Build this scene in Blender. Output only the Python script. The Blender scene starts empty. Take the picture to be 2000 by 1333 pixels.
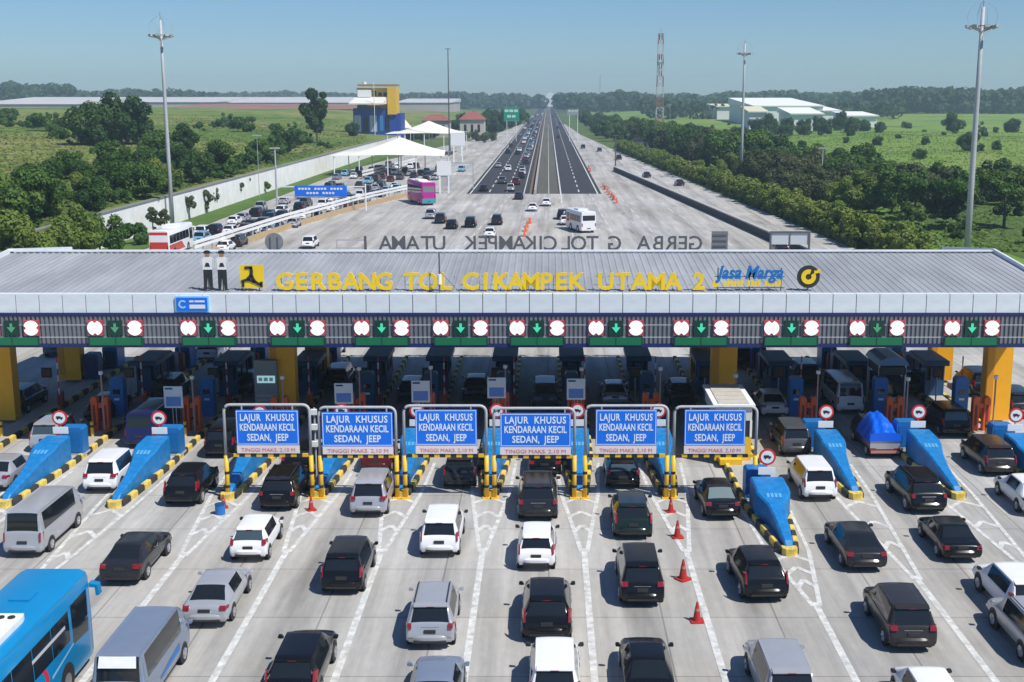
import bpy, bmesh, math, random
import numpy as np
from mathutils import Vector, Matrix
R = math.radians
random.seed(7)
rng = np.random.default_rng(7)
SC = bpy.context.scene
COL = SC.collection

# ------------------------------------------------------------------ camera
FPX, UC, VC, HC = 2400.0, 1070.0, 666.5, 20.0      # focal length in photo pixels, principal point, camera height
PITCH = math.atan((VC - 188.0) / FPX)
cam_d = bpy.data.cameras.new('camera')
cam = bpy.data.objects.new('camera', cam_d)
COL.objects.link(cam)
cam_d.sensor_fit = 'HORIZONTAL'
cam_d.sensor_width = 36.0
cam_d.lens = FPX / 2000.0 * 36.0
cam_d.shift_x = -(UC - 1000.0) / 2000.0
cam_d.clip_start = 0.5
cam_d.clip_end = 20000.0
cam.location = (0, 0, HC)
cam.rotation_euler = (math.pi / 2 - PITCH, 0, 0)
SC.camera = cam

# ------------------------------------------------------------------ sky, sun, exposure
SHX, SHY = -0.56, 0.42                               # shadow offset per metre of height
sun_elev = math.atan2(1.0, math.hypot(SHX, SHY))
world = bpy.data.worlds.new('World')
SC.world = world
world.use_nodes = True
wn = world.node_tree.nodes
sky = wn.new('ShaderNodeTexSky')
sky.sky_type = 'NISHITA'
sky.sun_disc = False
sky.sun_elevation = sun_elev
sky.sun_rotation = math.atan2(-SHX, -SHY)
sky.altitude = 0
sky.air_density = 1.0
sky.dust_density = 0.2
sky.ozone_density = 6.0
wn['Background'].inputs['Strength'].default_value = 0.064
tint = wn.new('ShaderNodeMix')
tint.data_type = 'RGBA'
tint.blend_type = 'MULTIPLY'
tint.inputs['Factor'].default_value = 1.0
tint.inputs['B'].default_value = (0.79, 1.0, 1.24, 1)          # white balance of the whole sky
world.node_tree.links.new(sky.outputs['Color'], tint.inputs['A'])
world.node_tree.links.new(tint.outputs['Result'], wn['Background'].inputs['Color'])
sun_d = bpy.data.lights.new('sun', 'SUN')
sun = bpy.data.objects.new('sun', sun_d)
COL.objects.link(sun)
sun_d.energy = 4.0
sun_d.angle = R(0.55)
sun_d.color = (1.0, 0.965, 0.91)
sun.rotation_euler = Vector((SHX, SHY, -1)).to_track_quat('-Z', 'Y').to_euler()
sun.location = (60, -60, 120)
SC.view_settings.view_transform = 'Standard'
SC.view_settings.look = 'None'
SC.view_settings.exposure = 0.36
SC.view_settings.gamma = 1.0
SC.view_settings.use_curve_mapping = False
SC.render.engine = 'CYCLES'
SC.cycles.max_bounces = 6
SC.cycles.volume_bounces = 1
SC.cycles.use_denoising = True

# ------------------------------------------------------------------ where things stand
CP, SP = math.cos(PITCH), math.sin(PITCH)
def G(u, v, z=0.0):
    """the spot (x, y) at height z that the photograph shows at (u, v)"""
    a, b = (u - UC) / FPX, (VC - v) / FPX
    d = Vector((a, CP + b * SP, -SP + b * CP))
    t = (z - HC) / d.z
    return (d.x * t, d.y * t)
def P(x, y, z):
    zc = y * CP - (z - HC) * SP
    return (UC + FPX * x / zc, VC - FPX * (y * SP + (z - HC) * CP) / zc)
def zat(v, y):
    """height at distance y seen at row v"""
    b = (VC - v) / FPX
    return HC + y * (-SP + b * CP) / (CP + b * SP)
def xat(u, y, z=0.0):
    return (u - UC) / FPX * (y * CP - (z - HC) * SP)

# ------------------------------------------------------------------ materials
MATS = {}
def nt(m):
    m.use_nodes = True
    return m.node_tree.nodes, m.node_tree.links
def mat(name, col, rough=0.6, metal=0.0, var=0.0, vscale=3.0, coat=0.0, spec=0.5, bump=0.0, bscale=20.0, emit=None, estr=0.0, stretch=None):
    if name in MATS:
        return MATS[name]
    m = bpy.data.materials.new(name)
    n, l = nt(m)
    b = n['Principled BSDF']
    b.inputs['Base Color'].default_value = (*col, 1)
    b.inputs['Roughness'].default_value = rough
    b.inputs['Metallic'].default_value = metal
    b.inputs['Specular IOR Level'].default_value = spec
    b.inputs['Coat Weight'].default_value = coat
    if emit:
        b.inputs['Emission Color'].default_value = (*emit, 1)
        b.inputs['Emission Strength'].default_value = estr
    if var > 0 or bump > 0:
        tc = n.new('ShaderNodeTexCoord')
        mp = n.new('ShaderNodeMapping')
        if stretch:
            mp.inputs['Scale'].default_value = stretch
        l.new(tc.outputs['Object'], mp.inputs['Vector'])
    if var > 0:
        no = n.new('ShaderNodeTexNoise')
        no.inputs['Scale'].default_value = vscale
        no.inputs['Detail'].default_value = 6
        no.inputs['Roughness'].default_value = 0.65
        l.new(mp.outputs['Vector'], no.inputs['Vector'])
        mr = n.new('ShaderNodeMapRange')
        mr.inputs['From Min'].default_value = 0.3
        mr.inputs['From Max'].default_value = 0.7
        mr.inputs['To Min'].default_value = 1 - var
        mr.inputs['To Max'].default_value = 1 + var
        l.new(no.outputs['Fac'], mr.inputs['Value'])
        mx = n.new('ShaderNodeMix')
        mx.data_type = 'RGBA'
        mx.blend_type = 'MULTIPLY'
        mx.inputs['Factor'].default_value = 1
        mx.inputs['A'].default_value = (*col, 1)
        l.new(mr.outputs['Result'], mx.inputs['B'])
        l.new(mx.outputs['Result'], b.inputs['Base Color'])
    if bump > 0:
        nb = n.new('ShaderNodeTexNoise')
        nb.inputs['Scale'].default_value = bscale
        nb.inputs['Detail'].default_value = 4
        l.new(mp.outputs['Vector'], nb.inputs['Vector'])
        bp = n.new('ShaderNodeBump')
        bp.inputs['Strength'].default_value = bump
        l.new(nb.outputs['Fac'], bp.inputs['Height'])
        l.new(bp.outputs['Normal'], b.inputs['Normal'])
    MATS[name] = m
    return m

def ramp_mat(name, stops, scale=0.02, detail=8, rough=0.9, scale2=None, stretch=(1, 1, 1), bump=0.0, bscale=2.0, spec=0.25, dist=0.0):
    """a colour ramp over world-space noise"""
    m = bpy.data.materials.new(name)
    n, l = nt(m)
    b = n['Principled BSDF']
    b.inputs['Roughness'].default_value = rough
    b.inputs['Specular IOR Level'].default_value = spec
    g = n.new('ShaderNodeNewGeometry')
    mp = n.new('ShaderNodeMapping')
    mp.inputs['Scale'].default_value = stretch
    l.new(g.outputs['Position'], mp.inputs['Vector'])
    no = n.new('ShaderNodeTexNoise')
    no.inputs['Scale'].default_value = scale
    no.inputs['Detail'].default_value = detail
    no.inputs['Roughness'].default_value = 0.62
    no.inputs['Distortion'].default_value = dist
    l.new(mp.outputs['Vector'], no.inputs['Vector'])
    fac = no.outputs['Fac']
    if scale2:
        n2 = n.new('ShaderNodeTexNoise')
        n2.inputs['Scale'].default_value = scale2
        n2.inputs['Detail'].default_value = 5
        n2.inputs['Roughness'].default_value = 0.7
        l.new(mp.outputs['Vector'], n2.inputs['Vector'])
        ma = n.new('ShaderNodeMix')
        ma.inputs['Factor'].default_value = 0.42
        l.new(fac, ma.inputs['A'])
        l.new(n2.outputs['Fac'], ma.inputs['B'])
        fac = ma.outputs['Result']
    cr = n.new('ShaderNodeValToRGB')
    e = cr.color_ramp.elements
    e[0].position, e[0].color = stops[0][0], (*stops[0][1], 1)
    e[1].position, e[1].color = stops[-1][0], (*stops[-1][1], 1)
    for p_, c_ in stops[1:-1]:
        x = e.new(p_)
        x.color = (*c_, 1)
    l.new(fac, cr.inputs['Fac'])
    l.new(cr.outputs['Color'], b.inputs['Base Color'])
    if bump:
        nb = n.new('ShaderNodeTexNoise')
        nb.inputs['Scale'].default_value = bscale
        nb.inputs['Detail'].default_value = 5
        l.new(g.outputs['Position'], nb.inputs['Vector'])
        bp = n.new('ShaderNodeBump')
        bp.inputs['Strength'].default_value = bump
        bp.inputs['Distance'].default_value = 0.3
        l.new(nb.outputs['Fac'], bp.inputs['Height'])
        l.new(bp.outputs['Normal'], b.inputs['Normal'])
    MATS[name] = m
    return m

def leaf_mat(name, c0, c1, c2, clump=0.0):
    m = bpy.data.materials.new(name)
    n, l = nt(m)
    b = n['Principled BSDF']
    b.inputs['Roughness'].default_value = 0.6
    b.inputs['Specular IOR Level'].default_value = 0.3
    g = n.new('ShaderNodeNewGeometry')
    oi = n.new('ShaderNodeObjectInfo')
    ad = n.new('ShaderNodeMath')
    ad.operation = 'MULTIPLY_ADD'
    ad.inputs[1].default_value = 0.45
    l.new(oi.outputs['Random'], ad.inputs[0])
    mu = n.new('ShaderNodeMath')
    mu.operation = 'MULTIPLY'
    mu.inputs[1].default_value = 0.55
    l.new(g.outputs['Random Per Island'], mu.inputs[0])
    l.new(mu.outputs[0], ad.inputs[2])
    if clump:
        at_ = n.new('ShaderNodeAttribute')
        at_.attribute_name = 'tone'
        mu.inputs[1].default_value = 0.25
        ad.inputs[1].default_value = 0.30
        a2 = n.new('ShaderNodeMath')
        a2.operation = 'MULTIPLY_ADD'
        a2.inputs[1].default_value = 0.45
        l.new(at_.outputs['Fac'], a2.inputs[0])
        l.new(ad.outputs[0], a2.inputs[2])
        ad = a2
    cr = n.new('ShaderNodeValToRGB')
    e = cr.color_ramp.elements
    e[0].position, e[0].color = 0.0, (*c0, 1)
    e[1].position, e[1].color = 1.0, (*c2, 1)
    x = e.new(0.5)
    x.color = (*c1, 1)
    l.new(ad.outputs[0], cr.inputs['Fac'])
    l.new(cr.outputs['Color'], b.inputs['Base Color'])
    tr = n.new('ShaderNodeBsdfTranslucent')
    l.new(cr.outputs['Color'], tr.inputs['Color'])
    mx = n.new('ShaderNodeMixShader')
    mx.inputs['Fac'].default_value = 0.34
    l.new(b.outputs[0], mx.inputs[1])
    l.new(tr.outputs[0], mx.inputs[2])
    l.new(mx.outputs[0], n['Material Output'].inputs['Surface'])
    MATS[name] = m
    return m

# concrete of the plaza: slab joints, tyre-darkened lanes, patches
def concrete_mat():
    m = bpy.data.materials.new('plaza_concrete')
    n, l = nt(m)
    b = n['Principled BSDF']
    b.inputs['Roughness'].default_value = 0.85
    b.inputs['Specular IOR Level'].default_value = 0.3
    g = n.new('ShaderNodeNewGeometry')
    def noise(scale, stretch, det=6, rg=0.6):
        mp = n.new('ShaderNodeMapping')
        mp.inputs['Scale'].default_value = stretch
        l.new(g.outputs['Position'], mp.inputs['Vector'])
        no = n.new('ShaderNodeTexNoise')
        no.inputs['Scale'].default_value = scale
        no.inputs['Detail'].default_value = det
        no.inputs['Roughness'].default_value = rg
        l.new(mp.outputs['Vector'], no.inputs['Vector'])
        return no.outputs['Fac']
    def rng_(v, a, b_, c, d):
        mr = n.new('ShaderNodeMapRange')
        for k, val in (('From Min', a), ('From Max', b_), ('To Min', c), ('To Max', d)):
            mr.inputs[k].default_value = val
        l.new(v, mr.inputs['Value'])
        return mr.outputs['Result']
    def mul(a, b_):
        mm = n.new('ShaderNodeMath')
        mm.operation = 'MULTIPLY'
        l.new(a, mm.inputs[0])
        l.new(b_, mm.inputs[1])
        return mm.outputs[0]
    f = rng_(noise(0.10, (1, 0.35, 1)), 0.3, 0.7, 0.84, 1.14)
    f = mul(f, rng_(noise(0.6, (1.7, 0.07, 1), 5, 0.65), 0.36, 0.68, 1.12, 0.76))     # streaks along the lanes
    f = mul(f, rng_(noise(2.6, (1, 0.5, 1), 6, 0.7), 0.3, 0.7, 0.92, 1.07))
    f = mul(f, rng_(noise(0.42, (1, 0.16, 1), 3), 0.58, 0.72, 1.0, 0.66))     # oil stains
    # tyre-blackened track down the middle of each lane
    sx = n.new('ShaderNodeSeparateXYZ')
    l.new(g.outputs['Position'], sx.inputs[0])
    ph = n.new('ShaderNodeMath')
    ph.operation = 'MULTIPLY_ADD'
    ph.inputs[1].default_value = 2 * math.pi / 4.5
    ph.inputs[2].default_value = 2 * math.pi * 0.65 / 4.5
    l.new(sx.outputs['X'], ph.inputs[0])
    co = n.new('ShaderNodeMath')
    co.operation = 'COSINE'
    l.new(ph.outputs[0], co.inputs[0])
    trk = mul(rng_(co.outputs[0], 0.1, 1.0, 0.0, 1.0), rng_(noise(0.35, (1.5, 0.10, 1), 5, 0.7), 0.36, 0.62, 0.0, 1.0))
    f = mul(f, rng_(trk, 0, 1, 1.0, 0.74))
    # slab tone: every cast slab a little different
    def cell(sock, size):
        d = n.new('ShaderNodeMath')
        d.operation = 'DIVIDE'
        d.inputs[1].default_value = size
        l.new(sock, d.inputs[0])
        fl = n.new('ShaderNodeMath')
        fl.operation = 'FLOOR'
        l.new(d.outputs[0], fl.inputs[0])
        fr = n.new('ShaderNodeMath')
        fr.operation = 'FRACT'
        l.new(d.outputs[0], fr.inputs[0])
        return fl.outputs[0], fr.outputs[0]
    cx, fx = cell(sx.outputs['X'], 4.45)
    cy, fy = cell(sx.outputs['Y'], 5.0)
    cb = n.new('ShaderNodeCombineXYZ')
    l.new(cx, cb.inputs[0])
    l.new(cy, cb.inputs[1])
    wnn = n.new('ShaderNodeTexWhiteNoise')
    wnn.noise_dimensions = '2D'
    l.new(cb.outputs[0], wnn.inputs['Vector'])
    f = mul(f, rng_(wnn.outputs['Value'], 0, 1, 0.94, 1.05))
    for fr, w in ((fx, 0.016), (fy, 0.013)):
        lt = n.new('ShaderNodeMath')
        lt.operation = 'LESS_THAN'
        lt.inputs[1].default_value = w
        l.new(fr, lt.inputs[0])
        f = mul(f, rng_(lt.outputs[0], 0, 1, 1.0, 0.62))
    mx = n.new('ShaderNodeMix')
    mx.data_type = 'RGBA'
    mx.blend_type = 'MULTIPLY'
    mx.inputs['Factor'].default_value = 1
    tn = n.new('ShaderNodeMix')
    tn.data_type = 'RGBA'
    tn.inputs['A'].default_value = (0.45, 0.44, 0.415, 1)
    tn.inputs['B'].default_value = (0.37, 0.34, 0.29, 1)
    l.new(rng_(noise(0.05, (1, 0.4, 1), 5, 0.65), 0.40, 0.66, 0.0, 0.9), tn.inputs['Factor'])
    l.new(tn.outputs['Result'], mx.inputs['A'])
    l.new(f, mx.inputs['B'])
    l.new(mx.outputs['Result'], b.inputs['Base Color'])
    nb = n.new('ShaderNodeTexNoise')
    nb.inputs['Scale'].default_value = 9
    l.new(g.outputs['Position'], nb.inputs['Vector'])
    bp = n.new('ShaderNodeBump')
    bp.inputs['Strength'].default_value = 0.15
    bp.inputs['Distance'].default_value = 0.05
    l.new(nb.outputs['Fac'], bp.inputs['Height'])
    l.new(bp.outputs['Normal'], b.inputs['Normal'])
    MATS['plaza_concrete'] = m
    return m

# ------------------------------------------------------------------ mesh helpers
class MB:
    """collects shapes into ONE mesh"""
    def __init__(s):
        s.v, s.f, s.m = [], [], []
    def add(s, verts, faces, mi=0):
        o = len(s.v)
        s.v += [tuple(p) for p in verts]
        s.f += [tuple(i + o for i in f) for f in faces]
        s.m += [mi] * len(faces)
        return s
    def box(s, x0, x1, y0, y1, z0, z1, mi=0):
        return s.add([(x0, y0, z0), (x1, y0, z0), (x1, y1, z0), (x0, y1, z0), (x0, y0, z1), (x1, y0, z1), (x1, y1, z1), (x0, y1, z1)],
                     [(3, 2, 1, 0), (4, 5, 6, 7), (0, 1, 5, 4), (1, 2, 6, 5), (2, 3, 7, 6), (3, 0, 4, 7)], mi)
    def cbox(s, c, d, mi=0):
        return s.box(c[0] - d[0] / 2, c[0] + d[0] / 2, c[1] - d[1] / 2, c[1] + d[1] / 2, c[2] - d[2] / 2, c[2] + d[2] / 2, mi)
    def tube(s, pts, r, n=8, mi=0, cap=True, r1=None):
        pts = [Vector(p) for p in pts]
        rings = []
        for i, p in enumerate(pts):
            t = (pts[min(i + 1, len(pts) - 1)] - pts[max(i - 1, 0)]).normalized()
            a = Vector((0, 0, 1)) if abs(t.z) < 0.9 else Vector((1, 0, 0))
            e1 = t.cross(a).normalized()
            e2 = t.cross(e1).normalized()
            rr = r if r1 is None else r + (r1 - r) * i / (len(pts) - 1)
            rings.append([p + (e1 * math.cos(2 * math.pi * k / n) + e2 * math.sin(2 * math.pi * k / n)) * rr for k in range(n)])
        vs = [q for rg in rings for q in rg]
        fs = []
        for i in range(len(pts) - 1):
            for k in range(n):
                fs.append((i * n + k, i * n + (k + 1) % n, (i + 1) * n + (k + 1) % n, (i + 1) * n + k))
        if cap:
            fs.append(tuple(range(n))[::-1])
            fs.append(tuple((len(pts) - 1) * n + k for k in range(n)))
        return s.add(vs, fs, mi)
    def prism(s, poly, y0, y1, mi=0):
        """polygon in x-z pushed from y0 to y1"""
        n = len(poly)
        vs = [(x, y0, z) for x, z in poly] + [(x, y1, z) for x, z in poly]
        fs = [tuple(range(n)), tuple(range(2 * n - 1, n - 1, -1))]
        for k in range(n):
            fs.append((k, n + k, n + (k + 1) % n, (k + 1) % n))
        return s.add(vs, fs, mi)
    def prismz(s, poly, z0, z1, mi=0):
        n = len(poly)
        vs = [(x, y, z0) for x, y in poly] + [(x, y, z1) for x, y in poly]
        fs = [tuple(range(n - 1, -1, -1)), tuple(range(n, 2 * n))]
        for k in range(n):
            fs.append((k, (k + 1) % n, n + (k + 1) % n, n + k))
        return s.add(vs, fs, mi)
    def mesh(s, name='mesh', smooth=False, sharp=None):
        me = bpy.data.meshes.new(name)
        me.from_pydata(s.v, [], s.f)
        if any(s.m):
            me.polygons.foreach_set('material_index', s.m)
        if smooth or sharp:
            me.polygons.foreach_set('use_smooth', [True] * len(me.polygons))
        me.update()
        if sharp:
            me.set_sharp_from_angle(angle=R(sharp))
        return me

def disc(r, n=20, cx=0, cz=0):
    return [(cx + r * math.cos(2 * math.pi * k / n), cz + r * math.sin(2 * math.pi * k / n)) for k in range(n)]

def tag(o, label=None, cat=None, group=None, kind=None):
    if label: o['label'] = label
    if cat: o['category'] = cat
    if group: o['group'] = group
    if kind: o['kind'] = kind
    return o
def obj(name, src, mats, parent=None, loc=None, smooth=False, sharp=None, rot=None):
    me = src.mesh(name, smooth, sharp) if isinstance(src, MB) else src
    o = bpy.data.objects.new(name, me)
    COL.objects.link(o)
    if not isinstance(mats, (list, tuple)):
        mats = [mats]
    if len(me.materials) == 0:
        for m in mats:
            me.materials.append(m)
    else:
        for i, m in enumerate(mats):
            if me.materials[i] is not m:
                o.material_slots[i].link = 'OBJECT'
                o.material_slots[i].material = m
    if loc is not None: o.location = loc
    if rot is not None: o.rotation_euler = rot
    if parent: o.parent = parent
    return o
def empty(name, loc=(0, 0, 0), rz=0.0):
    o = bpy.data.objects.new(name, None)
    COL.objects.link(o)
    o.location = loc
    o.rotation_euler = (0, 0, rz)
    o.empty_display_size = 0.3
    return o
TXT = {}
def text_mesh(s, size=1.0, ext=0.02, off=0.0, space=1.0, shear=0.0):
    k = (s, size, ext, off, space, shear)
    if k in TXT:
        return TXT[k]
    c = bpy.data.curves.new('lettering', 'FONT')
    c.body, c.size, c.extrude, c.offset = s, size, ext, off
    c.align_x, c.align_y = 'CENTER', 'BOTTOM_BASELINE'
    c.space_character = space
    c.shear = shear
    c.resolution_u = 3
    o = bpy.data.objects.new('lettering_tmp', c)
    COL.objects.link(o)
    dg = bpy.context.evaluated_depsgraph_get()
    me = bpy.data.meshes.new_from_object(o.evaluated_get(dg))
    bpy.data.objects.remove(o)
    bpy.data.curves.remove(c)
    me.materials.clear()
    TXT[k] = me
    return me
def scatter_mesh(name, pos, nrm, size, aspect=0.6, bend=0.25):
    """many small leaf faces: two triangles each, folded along the middle"""
    n = len(pos)
    rv = rng.normal(size=(n, 3))
    t = np.cross(nrm, rv)
    t /= np.linalg.norm(t, axis=1)[:, None] + 1e-9
    b = np.cross(nrm, t)
    s = size[:, None]
    v = np.empty((n, 4, 3))
    v[:, 0] = pos - t * s
    v[:, 1] = pos - b * s * aspect + nrm * s * bend
    v[:, 2] = pos + t * s
    v[:, 3] = pos + b * s * aspect + nrm * s * bend
    me = bpy.data.meshes.new(name)
    me.vertices.add(4 * n)
    me.vertices.foreach_set('co', v.reshape(-1))
    me.loops.add(4 * n)
    me.loops.foreach_set('vertex_index', np.arange(4 * n, dtype=np.int32))
    me.polygons.add(n)
    me.polygons.foreach_set('loop_start', np.arange(0, 4 * n, 4, dtype=np.int32))
    me.polygons.foreach_set('loop_total', np.full(n, 4, dtype=np.int32))
    me.update(calc_edges=True)
    me.validate()
    return me

# common materials
M_conc = concrete_mat()
M_white = mat('white_paint', (0.80, 0.80, 0.78), 0.55, var=0.05)
M_line = mat('road_line_paint', (0.56, 0.56, 0.53), 0.75, var=0.36, vscale=2.4)
M_yel = mat('yellow_paint', (0.78, 0.47, 0.02), 0.5, var=0.08, vscale=2)
M_colm = mat('column_yellow', (0.92, 0.42, 0.004), 0.55, var=0.06, vscale=1)
M_blk = mat('black_paint', (0.02, 0.02, 0.022), 0.55)
M_blue = mat('signal_blue', (0.012, 0.155, 0.44), 0.45, var=0.10, vscale=2.2)
M_bdk = mat('booth_blue', (0.012, 0.07, 0.17), 0.5, var=0.1)
M_sblue = mat('sign_blue', (0.003, 0.165, 0.78), 0.4, var=0.05, vscale=1.5)
M_navy = mat('navy_trim', (0.012, 0.022, 0.11), 0.45)
M_red = mat('signal_red', (0.60, 0.03, 0.03), 0.5)
M_org = mat('barrier_orange', (0.75, 0.11, 0.02), 0.5, var=0.1)
M_steel = mat('galvanised_steel', (0.42, 0.43, 0.44), 0.55, metal=0.0, var=0.10)
M_stdk = mat('dark_steel', (0.12, 0.125, 0.13), 0.5, metal=0.3)
M_glass = mat('dark_glass', (0.012, 0.015, 0.018), 0.06, spec=0.6)
M_tyre = mat('rubber', (0.018, 0.018, 0.019), 0.8)
M_rim = mat('alloy', (0.50, 0.51, 0.52), 0.35, metal=0.7)
M_trim = mat('black_trim', (0.025, 0.025, 0.027), 0.6)
M_tail = mat('tail_lamp', (0.24, 0.010, 0.014), 0.2, coat=0.5)
M_head = mat('head_lamp', (0.75, 0.77, 0.8), 0.15, coat=0.5)
M_plate = mat('plate_black', (0.03, 0.03, 0.03), 0.5)
M_pale = mat('pale_concrete', (0.42, 0.41, 0.385), 0.85, var=0.12, vscale=0.8)
# ================================================================== ground, roads
M_field = ramp_mat('field_grass', [(0.30, (0.030, 0.060, 0.012)), (0.44, (0.055, 0.105, 0.018)), (0.55, (0.085, 0.13, 0.028)), (0.70, (0.15, 0.135, 0.055))],
                   scale=0.012, scale2=0.16, bump=0.6, bscale=0.6)
M_asph = ramp_mat('asphalt', [(0.3, (0.034, 0.034, 0.036)), (0.7, (0.056, 0.055, 0.058))], scale=0.25, stretch=(1, 0.03, 1), scale2=1.2, rough=0.85)
M_asph2 = ramp_mat('worn_asphalt', [(0.3, (0.085, 0.082, 0.065)), (0.7, (0.125, 0.12, 0.095))], scale=0.25, stretch=(1, 0.03, 1), rough=0.9)
M_verge = ramp_mat('verge_grass', [(0.3, (0.045, 0.095, 0.014)), (0.5, (0.075, 0.14, 0.02)), (0.7, (0.12, 0.15, 0.04))], scale=0.15, scale2=1.2, bump=0.5, bscale=2)
M_soil = ramp_mat('dry_soil', [(0.3, (0.13, 0.075, 0.04)), (0.7, (0.22, 0.15, 0.085))], scale=0.3, scale2=2)

def sheet(name, poly, z, m, parent=None):
    b = MB().add([(x, y, z) for x, y in poly], [tuple(range(len(poly)))])
    o = obj(name, b, m, parent)
    return o
S = 'structure'
tag(sheet('ground', [(-6000, -300), (6000, -300), (6000, 9000), (-6000, 9000)], -0.02, M_field), kind=S)
ramp_edge = [(46, 20), (46, 110), (41.3, 159), (33.5, 300), (27, 428), (17.5, 648), (12.5, 900)]
tag(sheet('plaza_pavement', [(-58, 20)] + ramp_edge + [(-19, 900), (-30, 620), (-46, 470), (-55.5, 330), (-55, 158), (-58, 120)], 0.0, M_conc), kind=S)
tag(sheet('highway', [(-17, 257), (11.2, 257), (11.2, 6500), (-17, 6500)], 0.006, M_asph), kind=S)
tag(sheet('worn_lane', [(-2.2, 257), (2.2, 257), (2.2, 3000), (-2.2, 3000)], 0.012, M_asph2), kind=S)
tag(sheet('median_soil', [(-3.9, 257), (-3.05, 257), (-3.05, 3000), (-3.9, 3000)], 0.012, M_soil), kind=S)
# left grass verge below the retaining wall, raised kerb edge
vg = MB()
vg.prismz([(-59.3, 120), (-54.2, 120), (-53.6, 158), (-55.3, 330), (-52, 440), (-59.3, 440)], -0.01, 0.13)
tag(obj('verge', vg, M_verge), kind=S)

# painted lane markings on the highway
def strip(name, x0, y0, x1, y1, w, z, m=None, parent=None):
    d = Vector((x1 - x0, y1 - y0)).normalized()
    nx, ny = -d.y * w / 2, d.x * w / 2
    return (MB().add([(x0 - nx, y0 - ny, z), (x0 + nx, y0 + ny, z), (x1 + nx, y1 + ny, z), (x1 - nx, y1 - ny, z)], [(3, 2, 1, 0)]))
def paint(name, segs, z, w=0.2):
    b = MB()
    for q_, s_ in enumerate(segs):
        ww = s_[4] if len(s_) > 4 else w
        t = strip('', s_[0], s_[1], s_[2], s_[3], ww, z + 0.0012 * (q_ % 9))
        b.add(t.v, t.f)
    return tag(obj(name, b, M_line), kind=S)
hw = []
for x in (-16.2, 10.4):
    hw.append((x, 257, x, 2500, 0.28))
hw.append((2.7, 235, 2.7, 2500, 0.3))
for x in (-12.4, -8.7, 6.6):
    for k in range(60):
        hw.append((x, 262 + k * 15, x, 269 + k * 15, 0.24))
hw.append((0.2, 257, 0.2, 900, 0.12))
hw.append((-5.0, 257, -5.0, 2500, 0.2))
paint('highway_markings', hw, 0.020)
far = []
for (a, b_) in (((905, 480), (1000, 380)), ((1010, 478), (1052, 400)), ((1090, 378), (1122, 470)), ((1160, 470), (1135, 380)), ((1290, 470), (1195, 370)), ((1215, 490), (1150, 375)), ((1430, 480), (1230, 365))):
    p0, p1 = G(*a), G(*b_)
    n_ = 9
    for k in range(n_):
        f0, f1 = k / n_, (k + 0.55) / n_
        far.append((p0[0] + (p1[0] - p0[0]) * f0, p0[1] + (p1[1] - p0[1]) * f0, p0[0] + (p1[0] - p0[0]) * f1, p0[1] + (p1[1] - p0[1]) * f1, 0.2))
paint('plaza_exit_markings', far, 0.006)
# drainage joint across the plaza where the asphalt starts
tag(obj('expansion_joint', MB().box(-17, 11.2, 256.6, 257.0, -0.01, 0.022), M_pale), kind=S)

# ================================================================== lanes in front of the gate
SEP = [-32.4, -27.0, -21.5, -16.2, -11.7, -7.45, -2.93, 1.63, 6.2, 10.75, 15.6, 20.8, 26.0, 31.2]
TIPV = {1: 992, 2: 993, 3: 978, 4: 972, 5: 972, 6: 972, 7: 972, 8: 972, 9: 1086, 10: 976, 11: 976, 12: 985}
ln = []
for i, x in enumerate(SEP):
    yt = G(1000, TIPV.get(i, 985))[1]
    ap = yt - 7.6 if i != 9 else yt - 5.5
    if 9 < i or i < 3:
        ap = yt - 10.5
    ln.append((x, 26, x, ap + 0.4, 0.27))
    for s_ in (-1, 1):
        ln.append((x + s_ * 0.13, ap, x + s_ * 0.95, yt + 0.6, 0.2))
        ln.append((x + s_ * 0.95, yt + 0.6, x + s_ * 1.16, yt + 6, 0.17))
    for t in (0.36, 0.62, 0.9):
        yy = ap + (yt - ap) * t
        hw_ = 0.13 + 0.80 * t
        for s_ in (-1, 1):
            ln.append((x, yy + 0.75, x + s_ * hw_, yy - 0.15, 0.24))
paint('lane_markings', ln, 0.005)

# ================================================================== toll gate roof
YF, YR, YB = 68.0, 80.0, 90.3
ZA, ZB_, ZC_ = zat(678, YF), zat(612, YF), zat(575, YF)
ZR = zat(494, YR)
XL, XR = -35.1, 29.1
M_roof = mat('roof_sheet', (0.33, 0.34, 0.35), 0.6, metal=0.1, var=0.22, vscale=0.55, stretch=(0.7, 0.16, 1))
M_panel = mat('panel_white', (0.70, 0.74, 0.76), 0.45, var=0.10, vscale=0.8, stretch=(0.6, 1, 2.5))
M_rib = mat('fascia_rib', (0.21, 0.215, 0.23), 0.5, metal=0.2, var=0.08, vscale=1)
gate = empty('toll_gate', (0, YF, 0))
tag(gate, 'long grey roofed toll gate canopy spanning every lane on yellow columns', 'toll gate')
def gobj(name, b, m, **k):
    return obj(name, b, m, gate, **k)
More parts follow.
